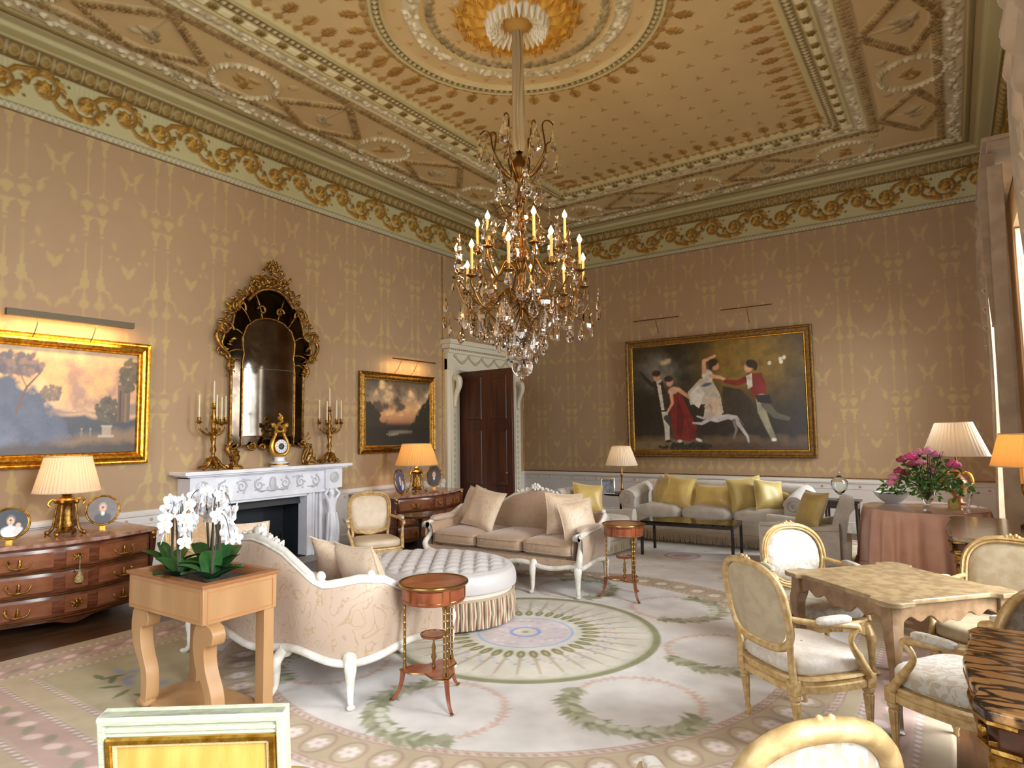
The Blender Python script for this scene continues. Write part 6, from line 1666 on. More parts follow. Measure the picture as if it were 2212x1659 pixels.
# ---------------------------------------------------------------- chimneypiece
def fireplace():
    t = thing('fireplace', 'carved white marble chimneypiece with female figures at the sides and black firebox', 'fireplace', (0, 5.24, 0))
    X0 = .0
    Mf = lambda x: Matrix(((0, 0, 1, x), (1, 0, 0, 0), (0, 1, 0, 0), (0, 0, 0, 1)))
    mb = MB(); mb.box((.19, 0, 1.265), (.40, 2.52, .045)); mb.box((.17, 0, 1.235), (.35, 2.42, .03)); mb.build('mantel_shelf', marble_white, t, bevel=.006)
    mb = MB(); mb.box((.12, 0, 1.05), (.24, 1.86, .33)); mb.box((.135, 0, 1.21), (.27, 2.30, .025)); mb.build('frieze', marble_white, t, bevel=.004)
    mb = MB()
    for q in (-1, 1):
        mb.T = Mf(.242); r = .12
        for k in range(3):
            cx = q * (.2 + k * .25); d = 1 if k % 2 else -1
            mb.tube([mb_p for mb_p in spiral((cx, 1.06), .075, 1.4, PI / 2, Matrix.Identity(4), 20, q * d)], [.014, .012, .006], 6)
            mb.tube([(cx - q * .14, 1.06 + d * .07, 0), (cx - q * .04, 1.06 + d * .085, .008), (cx + q * .05, 1.06 + d * .06, 0)], [.006, .016, .006], 6)
            for a in range(5): mb.blob((cx + .07 * math.cos(a * 1.3), 1.06 + .09 * math.sin(a * 1.3), .002), (.022, .012, .01), 6, rz=a)
    mb.sq((0, 1.06, .01), (.05, .10, .03), .8, .8, 12, 8); mb.sq((0, 1.0, .005), (.09, .04, .02), .8, .8, 12, 8)
    mb.build('carved_frieze', mat('marble_carving', (196, 194, 196), .4), t, smooth=60)
    # inner surround with stepped mouldings
    ow, oh = 1.23, .87
    mb = MB()
    for q in (-1, 1): mb.box((.10, q * (ow / 2 + .035), oh / 2 + .03), (.20, .11, oh + .06)); mb.box((.12, q * (ow / 2 + .075), oh / 2 + .04), (.22, .03, oh + .08))
    mb.box((.10, 0, oh + .015), (.20, ow, .07)); mb.box((.12, 0, oh + .065), (.22, ow + .18, .03))
    mb.build('surround', marble_white, t, bevel=.004)
    # pilaster backs, plinths and corner blocks
    for q in (-1, 1):
        y = q * .98
        mb = MB(); mb.box((.06, y, .5), (.12, .36, 1.0)); mb.box((.135, y, .05), (.27, .34, .10)); mb.box((.12, q * .86, .45), (.10, .05, .9))
        mb.build('pilaster', marble_white, t, bevel=.004)
        mb = MB(); mb.box((.145, y + q * .02, 1.08), (.29, .30, .30)); mb.build('corner_block', marble_white, t, bevel=.004)
        mb = MB(Matrix.Translation((.292, y + q * .02, 1.09)) @ Matrix.Rotation(PI / 2, 4, 'Y')); mb.lathe([(.075, 0), (.08, .01), (.06, .014), (.055, .005), (.02, .01), (.0, .02)], 24); mb.build('roundel', MATS['marble_carving'], t)
        # figure in one continuous skin: torso, drapery, raised arms
        me = bpy.data.meshes.new('figure')
        x = .26
        V = [(x, y, .54), (x, y, .635), (x + .012, y, .73), (x, y, .795), (x + .008, y, .84), (x + .004, y, .875),
             (x, y - .07, .765), (x + .02, y - .135, .85), (x, y - .06, .92), (x, y + .07, .765), (x + .02, y + .135, .85), (x, y + .06, .92),
             (x, y - .035, .50), (x + .01, y - .03, .32), (x + .02, y - .02, .14), (x, y + .045, .50), (x + .03, y + .05, .34), (x + .01, y + .03, .14)]
        E_ = [(0, 1), (1, 2), (2, 3), (3, 4), (4, 5), (2, 6), (6, 7), (7, 8), (2, 9), (9, 10), (10, 11), (0, 12), (12, 13), (13, 14), (0, 15), (15, 16), (16, 17)]
        RR = [.07, .052, .064, .024, .040, .038, .030, .024, .020, .026, .020, .018, .055, .05, .042, .058, .052, .045]
        me.from_pydata(V, E_, []); o = bpy.data.objects.new('figure', me); COL.objects.link(o); o.parent = t
        me.materials.append(marble_white)
        s = o.modifiers.new('skin', 'SKIN'); s.use_smooth_shade = True
        for i, v in enumerate(me.skin_vertices[0].data): v.radius = (RR[i], RR[i]); v.use_root = (i == 0)
        o.modifiers.new('sub', 'SUBSURF').render_levels = 2
        mb = MB()
        def drape(u, v):
            a = 2 * PI * u; z = .58 - .48 * v; f = .5 + .5 * math.cos(9 * a + 3 * v)
            r = .075 + .02 * math.sin(PI * v) + .018 * f * (.4 + v)
            return Vector((x + .005 + r * .8 * math.cos(a), y + r * math.sin(a) + .02 * q * math.sin(3 * v), z))
        mb.grid(drape, 72, 16, cu=True); mb.build('drapery', marble_white, t, smooth=60)
        mb = MB(); mb.sq((x - .012, y, .885), (.045, .046, .038), .9, .9, 12, 8); mb.box((x - .06, y, .935), (.14, .22, .03)); mb.build('hair', marble_white, t)
    # firebox
    mb = MB(); mb.box((-.42, 0, .45), (.04, 1.3, .95)); mb.box((-.2, -.66, .45), (.44, .06, .95)); mb.box((-.2, .66, .45), (.44, .06, .95)); mb.box((-.2, 0, .92), (.44, 1.3, .06)); mb.box((-.12, 0, .0), (.6, 1.3, .03))
    mb.build('firebox', soot, t)
    mb = MB(); mb.box((.02, 0, .80), (.03, 1.20, .13), ry=-.35); mb.build('smoke_hood', mat('hood_metal', (84, 84, 82), .4, .6), t)
    mb = MB()
    for k in range(9): mb.tube([(-.05, -.24 + k * .06, .10), (-.05, -.24 + k * .06, .26)], .007, 6)
    for z in (.10, .26): mb.tube([(-.05, -.27, z), (-.05, .27, z)], .010, 6)
    for q in (-1, 1): mb.lathe([(.03, 0), (.02, .05), (.012, .2), (.03, .24), (.012, .28), (.028, .33), (0, .36)], 10, (.0, q * .32, 0)); mb.tube([(0, q * .32, .12), (-.3, q * .28, .12)], .012, 6)
    mb.build('grate', iron, t)
    mb = MB(); mb.box((.38, 0, .006), (.36, 2.3, .012)); mb.build('hearthstone', mat('hearthstone', (150, 146, 140), .4), t)
fireplace()
MT = 1.288
# ---------------------------------------------------------------- pier glass over the mantel
def overmantel():
    yc = 5.28
    t = thing('mirror', 'tall ornate gilt mirror with dark border glasses and leafy crest over the fireplace', 'mirror', (.02, yc, 0))
    M = Matrix(((0, 0, 1, .03), (1, 0, 0, 0), (0, 1, 0, 0), (0, 0, 0, 1)))
    half = [(.0, 1.56), (.30, 1.58), (.56, 1.54), (.56, 2.55), (.58, 2.68), (.66, 2.78), (.70, 2.92), (.66, 3.05), (.56, 3.14), (.53, 3.32), (.44, 3.50), (.30, 3.64), (.14, 3.72), (0, 3.75)]
    full = half + [(-x, z) for x, z in half[-2:0:-1]]
    mb = MB(); mb.prism(full, 0, .02, M); mb.build('border_glass', mirror_dark, t)
    ph = [(0, 1.70), (.405, 1.70), (.405, 2.70), (.385, 2.80), (.40, 2.88), (.41, 3.02), (.35, 3.18), (.22, 3.28), (.08, 3.32), (0, 3.325)]
    pf = ph + [(-x, z) for x, z in ph[-2:0:-1]]
    mb = MB(); mb.prism([(x, z) for x, z in pf if True], .024, .03, M); mb.build('mirror_plate', mirror_m, t, smooth=0)
    mb = MB(); mb.T = M; mb.tube([(-.4, 2.62, .031), (.4, 2.62, .031)], .003, 4); mb.build('plate_joint', mat('joint', (120, 116, 110), .3), t)
    mb = MB(); mb.T = M
    mb.tube([(x, z, .03) for x, z in pf], .012, 7, closed=True)
    mb.tube([(x, z, .024) for x, z in full], .018, 7, closed=True)
    for q in (-1, 1):
        for z0, z1 in ((1.70, 2.60),): mb.tube([(q * .405, z0, .035), (q * .405, z1, .035)], .014, 6)
        mb.tube([(q * .405, 1.70, .03), (q * .405, 1.57, .03)], .01, 6)
        # muntins of the border
        for a, b in (((.40, 2.70), (.56, 2.66)), ((.39, 2.84), (.62, 2.80)), ((.40, 3.05), (.58, 3.12)), ((.30, 3.24), (.46, 3.44)), ((.12, 3.31), (.22, 3.62))):
            mb.tube(smooth_pts([(q * a[0], a[1], .03), (q * (a[0] + b[0]) / 2, (a[1] + b[1]) / 2 + .025, .035), (q * b[0], b[1], .03)], 4), [.008, .014, .008], 6)
        # C-scrolls
        for cx, cz, r, a0, dr in ((.66, 3.10, .11, PI, -1), (.50, 3.42, .12, PI * 1.1, -1), (.70, 2.80, .08, 0, 1), (.60, 2.62, .06, PI / 2, 1), (.26, 3.68, .09, PI, -1), (.14, 3.42, .07, 0, 1), (.54, 1.60, .07, PI, 1), (.26, 1.58, .07, 0, -1), (.10, 1.55, .05, 0, 1)):
            mb.tube([(q * p.x, p.y, .05) for p in spiral((cx, cz), r, 1.15, a0, Matrix.Identity(4), 18, dr)], [.018, .02, .010], 7)
        mb.tube(smooth_pts([(q * .56, 1.60, .04), (q * .61, 1.54, .05), (q * .57, 1.46, .06), (q * .55, 1.36, .05), (q * .58, 1.29, .06)], 5), [.02, .03, .03, .02, .045], 8)
        mb.tube(smooth_pts([(q * .56, 2.5, .04), (q * .62, 2.62, .06), (q * .60, 2.75, .05), (q * .72, 2.85, .06), (q * .79, 3.0, .05), (q * .73, 3.12, .04)], 5), [.012, .024, .018, .026, .03, .02], 7)
    mb.build('frame', gold_old, t, smooth=60)
    mb = MB(); mb.T = M; r = random.Random(3)
    def leaf3(x, z, L, a, w=.35, d=.05):
        c, s = math.cos(a), math.sin(a); mb.tube([(x, z, d), (x + c * L * .5, z + s * L * .5, d + .025), (x + c * L, z + s * L, d)], [L * .12, L * w * .6, L * .05], 6)
    for q in (-1, 1):
        for i in range(46):
            f = i / 45; x = float(np.interp(f, [0, .25, .5, .75, 1], [.72, .60, .46, .26, .02])); z = float(np.interp(f, [0, .25, .5, .75, 1], [3.02, 3.24, 3.50, 3.70, 3.82]))
            x += r.uniform(-.04, .06); z += r.uniform(-.03, .08); leaf3(q * x, z, r.uniform(.05, .12), PI / 2 - q * (.9 - f) + r.uniform(-1.2, 1.2))
        for i in range(18): leaf3(q * (.56 + r.uniform(0, .05)), 2.5 + r.random() * .5, r.uniform(.04, .08), r.uniform(-1, 4))
        for i in range(8): leaf3(q * (.58 + r.uniform(-.02, .05)), 1.5 + r.random() * .2, r.uniform(.04, .07), r.uniform(-1, 4))
    for i in range(70):
        f = r.random() ** 1.2; z = 3.74 + f * .34; w = .30 * (1 - f) ** .8 + .03
        leaf3(r.uniform(-w, w), z, r.uniform(.06, .12) * (1 - .3 * f), PI / 2 + r.uniform(-1.1, 1.1), .4, .05 + .03 * r.random())
    mb.tube(smooth_pts([(-.36, 3.52, .05), (-.2, 3.68, .06), (0, 3.73, .07), (.2, 3.68, .06), (.36, 3.52, .05)], 6), .026, 7)
    for i in range(20): a = -.9 + i * .095; mb.blob((math.sin(a) * .38, 3.36 + math.cos(a) * .36, .075), .014, 6)
    mb.build('leaf_carving', gold_old, t, smooth=60)
overmantel()
def candelabrum(label, y, flip):
    t = thing('candelabrum', label, 'candelabra', (.20, y, MT), 0, 'gilt candelabra on the mantelpiece')
    r = random.Random(int(y * 10)); mb = MB()
    mb.lathe([(.04, .10), (.028, .14), (.02, .2), (.036, .25), (.022, .3), (.03, .38), (.04, .43), (.022, .47), (.028, .55), (.018, .6), (.03, .66), (.02, .72), (.014, .78)], 14, fl=lambda a, z: .25 * math.cos(3 * a + z * 30))
    for k in range(5):
        a = k * 2 * PI / 5; c, s = math.cos(a), math.sin(a)
        mb.tube(smooth_pts([(c * .02, s * .02, .16), (c * .06, s * .06, .10), (c * .09, s * .09, .06), (c * .13, s * .15, .02)], 5), [.02, .03, .026, .02], 7)
        mb.tube([(p.x, p.y, p.z) for p in spiral((0, 0), .035, 1.1, 0, Matrix.Translation((c * .13, s * .15, .025)) @ Matrix.Rotation(a, 4, 'Z') @ Matrix.Rotation(PI / 2, 4, 'X'), 14)], [.012, .01, .006], 6)
    for i in range(16): a = r.uniform(0, 6.3); mb.blob((math.cos(a) * .06, math.sin(a) * .07, r.uniform(.03, .14)), (.022, .018, .018), 6)
    mb.build('stem', gold_old, t, smooth=60)
    arms = [(0, 0, .78, 0)] + [(.02, -flip * .20, .60, 1), (.04, flip * .08, .58, 1), (-.02, flip * .17, .60, 1), (.12, -flip * .03, .60, 1)]
    for dx, dy, z, b in arms:
        mb = MB()
        if b: mb.tube(smooth_pts([(0, 0, .50), (dx * .4, dy * .4, .44), (dx * .9, dy * .9, .50), (dx, dy, z - .05), (dx, dy, z)], 6), [.012, .014, .010, .010], 7)
        if b: mb.tube([(dx * .3, dy * .3, .46), (dx * .5, dy * .5, .52), (dx * .7, dy * .6, .50)], [.004, .012, .004], 6)
        mb.lathe([(.012, z - .03), (.035, z - .005), (.04, z), (.015, z + .005), (.02, z + .02), (.024, z + .045), (.02, z + .055), (0, z + .055)], 14, (dx, dy, 0))
        mb.build('arm', gold_old, t)
        mb = MB(); mb.lathe([(.0105, z + .05), (.009, z + .33), (0, z + .335)], 12, (dx, dy, 0)); mb.build('candle', wax, t)
    return t
candelabrum('gilt branched candelabrum with tall white candles at the left end of the mantelpiece', 4.42, 1)
candelabrum('gilt branched candelabrum with tall white candles at the right end of the mantelpiece', 6.22, -1)
def lyre_clock():
    t = thing('mantel_clock', 'gilt lyre-shaped clock with white dial on a marble foot, centre of the mantelpiece', 'clock', (.22, 5.36, MT))
    mb = MB(); mb.lathe([(.115, 0), (.12, .01), (.12, .05), (.105, .06), (.07, .075), (.065, .11), (.085, .13), (0, .135)], 32); mb.build('marble_foot', marble_white, t)
    mb = MB(); mb.lathe([(.121, .018), (.124, .03), (.121, .042)], 32, cap=False); mb.build('foot_band', gold_old, t)
    for q in (-1, 1):
        mb = MB(); mb.tube(smooth_pts([(0, 0, .15), (0, q * .085, .17), (0, q * .125, .25), (0, q * .11, .34), (0, q * .065, .43), (0, q * .06, .50), (0, q * .09, .56), (0, q * .115, .57), (0, q * .11, .53)], 6), [.028, .03, .03, .028, .02, .018, .024, .022, .014], 9)
        for k in range(6): mb.blob((.02, q * (.06 + .012 * math.sin(k)), .46 + k * .02), (.018, .022, .014), 6)
        mb.build('lyre_arm', mat('lyre_gilt', (206, 160, 70), .38, .8), t)
    mb = MB(Matrix.Translation((.025, 0, .27)) @ Matrix.Rotation(PI / 2, 4, 'Y')); mb.lathe([(.098, -.03), (.10, 0), (.098, .012), (.09, .014)], 40, cap=False); mb.build('bezel', gold, t)
    mb = MB(Matrix.Translation((.035, 0, .27)) @ Matrix.Rotation(PI / 2, 4, 'Y')); mb.lathe([(.092, 0), (.092, .003), (.045, .004)], 40); d = mb.build('dial', plate_white, t)
    mb = MB()
    for k in range(12):
        a = k * PI / 6; mb.box((.0405, .072 * math.sin(a), .27 + .072 * math.cos(a)), (.002, .006, .018), rx=-a)
    mb.build('hour_marks', black_m, d).matrix_parent_inverse = Matrix.Identity(4)
    mb = MB(Matrix.Translation((.037, 0, .27)) @ Matrix.Rotation(PI / 2, 4, 'Y')); mb.lathe([(.045, 0), (.045, .004), (0, .005)], 30); mb.build('open_centre', black_m, t)
    mb = MB(); mb.box((.044, .012, .285), (.002, .004, .05), rx=-.5); mb.box((.044, -.01, .262), (.002, .004, .035), rx=1.0); mb.build('hands', gold, t)
    mb = MB()
    mb.tube(smooth_pts([(0, -.07, .50), (0, 0, .47), (0, .07, .50)], 5), .014, 7)
    for k in range(14): a = k * .9; mb.blob((.01, .03 * math.cos(a), .53 + k * .012), (.018, .026 - k * .001, .016), 7)
    mb.tube(smooth_pts([(0, .0, .62), (0, .03, .66), (0, .0, .70), (0, -.02, .72)], 4), [.02, .02, .014, .005], 7)
    mb.build('ribbon_crest', MATS['lyre_gilt'], t)
lyre_clock()
def gilt_figure(label, y, s):
    t = thing('gilt_ornament', label, 'ornament', (.25, y, MT))
    mb = MB(); mb.box((0, 0, .015), (.11, .14, .03)); mb.box((0, 0, .04), (.09, .11, .02)); mb.build('plinth', gold_old, t, bevel=.004)
    mb = MB()
    if s: mb.lathe([(.03, .05), (.02, .07), (.045, .12), (.05, .16), (.03, .19), (.042, .22), (.02, .235), (.008, .26), (0, .27)], 20)
    else:
        mb.tube(smooth_pts([(0, -.04, .05), (0, -.03, .10), (0, .0, .14), (0, .01, .20), (.01, 0, .24)], 5), [.03, .035, .038, .026, .02], 9); mb.blob((.01, 0, .27), .024, 9); mb.tube([(0, .02, .19), (.02, .07, .16), (.02, .08, .10)], [.012, .01, .008], 7); mb.tube([(0, -.02, .1), (.03, .05, .09), (.03, .07, .05)], [.02, .018, .012], 7)
    mb.build('body', gold_old, t)
gilt_figure('small gilt lidded vase on the mantelpiece beside the left candelabrum', 4.70, True)
gilt_figure('small gilt seated figure on the mantelpiece, right of the lyre clock', 5.84, False)
# ---------------------------------------------------------------- pictures
def picture(label, M, w, h, prof, fmat, cv, wd, slip=None, cat='painting', rough=.35):
    t = thing('framed_painting', label, cat, M.translation)
    R3 = M.to_3x3(); L = R3.to_4x4()
    mb = MB(); frame_sweep(mb, w, h, prof, L); mb.build('frame', fmat, t, smooth=25)
    if slip:
        mb = MB(); frame_sweep(mb, w - 2 * wd + .04, h - 2 * wd + .04, [(0, .024), (.004, .034), (.014, .034), (.02, .02)], L); mb.build('gilt_slip', slip, t)
    U, V = np.meshgrid(cv.x, cv.y)
    P = np.stack([(U - cv.x[0]) / (cv.x[-1] - cv.x[0]) * (w - 2 * wd) - (w - 2 * wd) / 2, (V - cv.y[0]) / (cv.y[-1] - cv.y[0]) * (h - 2 * wd) - (h - 2 * wd) / 2, np.full_like(U, .022)], -1) @ np.array(R3).T
    gridmesh('canvas', P, cv.c, MATS.get('oil_paint_%d' % (rough * 100)) or vmat('oil_paint_%d' % (rough * 100), rough, .15, 120), t)
    mb = MB(); mb.T = L; mb.box((0, 0, 0), (w - .03, h - .03, .012)); mb.build('back_board', dark_wood, t)
    return t
sst = lambda a, e0, e1: np.clip((a - e0) / (e1 - e0), 0, 1) ** 2 * (3 - 2 * np.clip((a - e0) / (e1 - e0), 0, 1))
def grad(cv, stops):
    n = len(stops); ys_ = [s[0] for s in stops]; cs = np.array([lin(s[1]) for s in stops])
    v = (cv.y - cv.y[0]) / (cv.y[-1] - cv.y[0])
    cv.c[:] = np.stack([np.interp(v, ys_, cs[:, k]) for k in range(3)], -1)[:, None, :]
def blend(cv, mask, col): cv.c += (np.array(lin(col), np.float32) - cv.c) * np.clip(mask, 0, 1)[..., None].astype(np.float32)
def foliage(cv, cx, cy, rx, ry, cols, n, seed, sz=.03):
    r = random.Random(seed)
    for i in range(n):
        a = r.uniform(0, 6.28); q = r.random() ** .5
        cv.ell(cx + rx * q * math.cos(a), cy + ry * q * math.sin(a), sz * r.uniform(.5, 1.4), sz * r.uniform(.4, 1), r.uniform(0, 3), r.choice(cols), soft=2)
def sunset():
    cv = Cv(0, 1.5, 0, 1, .0075, (200, 160, 110))
    grad(cv, [(0, (70, 62, 60)), (.2, (112, 96, 84)), (.38, (180, 140, 110)), (.42, (226, 184, 138)), (.6, (236, 180, 116)), (.85, (212, 170, 122)), (1, (180, 156, 124))])
    n = fbm(cv.ny, cv.nx, 5, 5, 2); XX, YY = np.meshgrid(cv.x, cv.y)
    blend(cv, (n - .5) * 4 * (YY > .42), (170, 136, 116)); blend(cv, (.45 - n) * 3 * (YY > .5), (244, 204, 148))
    n2 = fbm(cv.ny, cv.nx, 9, 5, 6)
    blend(cv, ((.46 + .05 * np.sin(XX * 5) + (n2 - .5) * .1 - YY) * 30) * sst(XX, .4, .7), (150, 128, 116))
    blend(cv, ((.40 - YY + (n2 - .5) * .06) * 40) * sst(XX, .6, .9), (206, 168, 130)); blend(cv, (.37 - YY + (n2 - .5) * .08) * 25, (74, 78, 84))
    tree = .72 - 1.1 * np.abs(XX - .22) ** 1.5 + (n2 - .5) * .3
    blend(cv, (tree - YY) * 14 * (1 - sst(XX, .7, 1.0)), (84, 92, 112)); blend(cv, (tree - YY) * 5 * (1 - sst(XX, .7, 1.0)) * (n - .3), (118, 124, 142))
    foliage(cv, .3, .83, .22, .1, [(104, 92, 94), (128, 108, 98), (90, 86, 96)], 110, 2, .035); foliage(cv, .62, .58, .10, .07, [(110, 98, 88), (128, 110, 92)], 60, 3, .022)
    cv.line([(.3, .4), (.38, .62), (.5, .76)], [.015, .006], (110, 84, 70)); cv.line([(.38, .62), (.3, .78)], .005, (100, 80, 72))
    foliage(cv, 1.2, .42, .14, .12, [(84, 78, 66), (100, 90, 74)], 90, 5, .03)
    cv.rect(1.29, 1.43, .3, .68, (112, 92, 74)); cv.rect(1.31, 1.33, .3, .62, (80, 66, 58)); cv.rect(1.37, 1.39, .3, .60, (138, 112, 88)); foliage(cv, 1.42, .78, .1, .16, [(88, 82, 66), (104, 94, 72)], 90, 7, .03)
    blend(cv, ((.22 + (XX - 1) * .14 + (n2 - .5) * .1 - YY) * 12) * sst(XX, .4, .8), (138, 112, 86)); blend(cv, (.13 - YY + (n2 - .5) * .1) * 14, (78, 70, 66))
    cv.rect(1.13, 1.23, .17, .26, (170, 154, 134)); cv.rect(1.09, 1.26, .15, .175, (186, 170, 150)); cv.rect(1.12, 1.24, .255, .27, (190, 174, 150))
    for x in (.92, 1.01): cv.ell(x, .19, .012, .035, 0, (130, 120, 120)); cv.ell(x, .235, .01, .012, 0, (170, 140, 120))
    cv.mottle(50, .1, 8); return cv
ML = lambda y, z, x=.03: Matrix(((0, 0, 1, x), (1, 0, 0, y), (0, 1, 0, z), (0, 0, 0, 1)))
gp = [(0, 0), (0, .05), (.01, .062), (.02, .05), (.032, .048), (.05, .075), (.075, .085), (.10, .075), (.115, .045), (.125, .04), (.13, .048), (.14, .028)]
picture('large gilt-framed sunset landscape with dark trees, partly cut off at the left', ML(2.85, 2.10), 1.70, 1.385, gp, gold, sunset(), .138)
def evening():
    cv = Cv(0, 1.35, 0, 1, .0085, (150, 120, 90))
    grad(cv, [(0, (40, 34, 28)), (.3, (60, 50, 38)), (.38, (168, 122, 88)), (.55, (206, 160, 110)), (.75, (150, 132, 108)), (1, (84, 74, 62))])
    n = fbm(cv.ny, cv.nx, 5, 5, 12); n2 = fbm(cv.ny, cv.nx, 10, 5, 13); XX, YY = np.meshgrid(cv.x, cv.y)
    blend(cv, (n - .48) * 5 * (YY > .5), (90, 78, 66)); blend(cv, (.44 - n) * 5 * (YY > .45), (226, 190, 140))
    blend(cv, (.78 - 1.1 * XX + (n2 - .5) * .35 - YY) * 14, (58, 52, 34)); blend(cv, ((XX - .72) * 1.1 + (n2 - .5) * .35 - (YY - .16)) * 12 * (XX > .8), (52, 46, 30))
    blend(cv, (.30 - YY + (n2 - .5) * .1) * 16, (48, 42, 32)); cv.ell(.7, .2, .25, .025, 0, (124, 112, 92), soft=4); cv.ell(.55, .16, .1, .012, .1, (150, 140, 120), soft=3)
    for k in range(5): cv.ell(.42 + .05 * k, .17 + .01 * (k % 2), .012, .01, 0, (170, 150, 130))
    cv.mottle(50, .12, 8); return cv
gp2 = [(0, 0), (0, .04), (.012, .055), (.025, .045), (.04, .03), (.06, .05), (.08, .056), (.095, .05), (.105, .03), (.12, .034), (.13, .022)]
picture('smaller gilt-framed evening landscape hung between mirror and door', ML(7.82, 2.06), 1.78, 1.33, gp2, gold_old, evening(), .128, gold)
def group():
    cv = Cv(0, 1.55, 0, 1, .0052, (40, 34, 22))
    n = fbm(cv.ny, cv.nx, 4, 6, 22); n2 = fbm(cv.ny, cv.nx, 9, 5, 23); XX, YY = np.meshgrid(cv.x, cv.y)
    grad(cv, [(0, (52, 42, 30)), (.3, (40, 36, 26)), (.6, (44, 38, 20)), (1, (56, 46, 20))])
    blend(cv, np.exp(-(((XX - 1.1) / .38) ** 2 + ((YY - .8) / .3) ** 2)) * (.5 + n2), (150, 118, 44)); blend(cv, (n - .5) * 3 * sst(XX, .55, .95) * sst(YY, .4, .65), (120, 100, 44))
    blend(cv, np.exp(-(((XX - .3) / .2) ** 2 + ((YY - .76) / .14) ** 2)) * (n2 * 1.6 - .2), (160, 154, 140)); blend(cv, np.exp(-(((XX - .2) / .18) ** 2 + ((YY - .68) / .1) ** 2)) * .7 * n, (130, 126, 118))
    blend(cv, (n - .5) * 4 * (1 - sst(XX, .5, .9)) * sst(YY, .25, .5), (30, 26, 14)); cv.ell(.34, .84, .05, .02, .2, (214, 196, 150), soft=6)
    blend(cv, (.14 - YY + (n2 - .5) * .08) * 14, (120, 102, 72)); blend(cv, (.14 - YY + (n2 - .5) * .08) * 14 * sst(XX, .4, .8) * .7, (84, 62, 46)); foliage(cv, .5, .03, .25, .03, [(34, 34, 24), (50, 48, 30)], 70, 4, .02)
    sk, wh, rd = (216, 160, 124), (214, 204, 186), (126, 34, 30)
    S = dict(soft=2)
    # boy at the left in a dark coat and pale trousers
    cv.line([(.31, .36), (.33, .22), (.33, .10)], [.03, .022], (200, 192, 172)); cv.line([(.33, .30), (.39, .22), (.40, .12)], [.03, .02], (70, 64, 56)); cv.ell(.34, .08, .03, .012, 0, (30, 24, 20))
    cv.poly([(.20, .66), (.30, .66), (.34, .5), (.34, .36), (.27, .36)], (60, 44, 34)); cv.poly([(.24, .64), (.28, .62), (.31, .38), (.28, .38)], wh); cv.line([(.2, .62), (.12, .70), (.08, .76)], [.02, .012], (54, 44, 36))
    cv.ell(.245, .70, .035, .045, 0, sk, **S); cv.ell(.24, .735, .045, .03, 0, (70, 40, 26), **S); cv.ell(.265, .655, .03, .015, .5, wh)
    # girl in deep red
    cv.poly([(.38, .58), (.46, .56), (.55, .36), (.62, .2), (.56, .08), (.40, .10), (.36, .36)], rd); cv.poly([(.44, .5), (.5, .3), (.47, .12), (.42, .14)], (98, 24, 24)); cv.poly([(.52, .3), (.6, .18), (.62, .10), (.54, .10)], (104, 28, 26))
    cv.line([(.45, .57), (.54, .50), (.61, .44)], [.02, .011], sk); cv.line([(.38, .55), (.39, .44), (.34, .36)], [.018, .01], sk); cv.ell(.40, .56, .05, .035, .3, (222, 176, 150), **S)
    cv.ell(.37, .64, .032, .04, -.3, sk, **S); cv.ell(.36, .675, .045, .03, 0, (60, 38, 24), **S); cv.ell(.63, .09, .03, .014, -.4, (220, 214, 200)); cv.ell(.45, .08, .022, .014, 0, (220, 214, 200))
    # girl seated high, in white
    cv.poly([(.66, .66), (.76, .66), (.84, .5), (.86, .34), (.8, .26), (.68, .3), (.7, .42), (.56, .42), (.54, .54)], (198, 186, 164)); cv.poly([(.7, .50), (.82, .46), (.84, .3), (.72, .34)], (214, 188, 160)); cv.poly([(.55, .52), (.64, .6), (.7, .52), (.64, .38), (.58, .44)], (222, 214, 198))
    cv.ell(.73, .68, .05, .06, .2, wh, **S); cv.line([(.70, .72), (.70, .82), (.80, .86)], [.02, .012], sk); cv.line([(.76, .68), (.84, .66), (.88, .64)], [.018, .012], sk)
    cv.ell(.80, .77, .036, .042, .4, (220, 150, 120), **S); cv.ell(.78, .80, .05, .035, .3, (54, 40, 24), **S); cv.ell(.76, .77, .02, .04, 0, (60, 44, 26), **S); cv.ell(.72, .60, .05, .015, .2, (90, 96, 110), **S)
    # boy in a red jacket reaching in from the right
    cv.line([(1.10, .64), (1.0, .60), (.89, .62)], [.03, .018], rd); cv.poly([(1.08, .68), (1.20, .68), (1.24, .56), (1.22, .46), (1.12, .46), (1.10, .56)], (134, 38, 32)); cv.poly([(1.07, .66), (1.12, .68), (1.12, .56), (1.08, .54)], wh)
    cv.ell(1.09, .735, .035, .045, 0, sk, **S); cv.ell(1.12, .765, .05, .038, -.3, (40, 26, 18), **S); cv.ell(1.15, .74, .02, .04, 0, (40, 26, 18), **S)
    cv.line([(1.19, .45), (1.19, .34), (1.23, .22), (1.27, .12)], [.045, .03, .022], (150, 144, 116)); cv.line([(1.22, .4), (1.3, .3), (1.40, .27)], [.035, .018], (96, 90, 74)); cv.ell(1.28, .09, .022, .015, 0, (220, 214, 200)); cv.poly([(1.14, .48), (1.26, .48), (1.28, .40), (1.16, .42)], (36, 34, 34))
    for x, y in ((1.27, .76), (1.36, .79), (1.39, .80), (1.365, .765)): cv.ell(x, y, .018, .015, x, (226, 220, 190))
    # pale hound
    cv.line([(.74, .30), (.80, .28), (.90, .30), (.97, .28)], [.035, .03, .022, .026], (196, 188, 182)); cv.line([(.75, .29), (.66, .24), (.58, .25)], [.02, .007], (196, 188, 182)); cv.line([(.74, .31), (.68, .29), (.62, .31)], [.014, .006], (186, 178, 172))
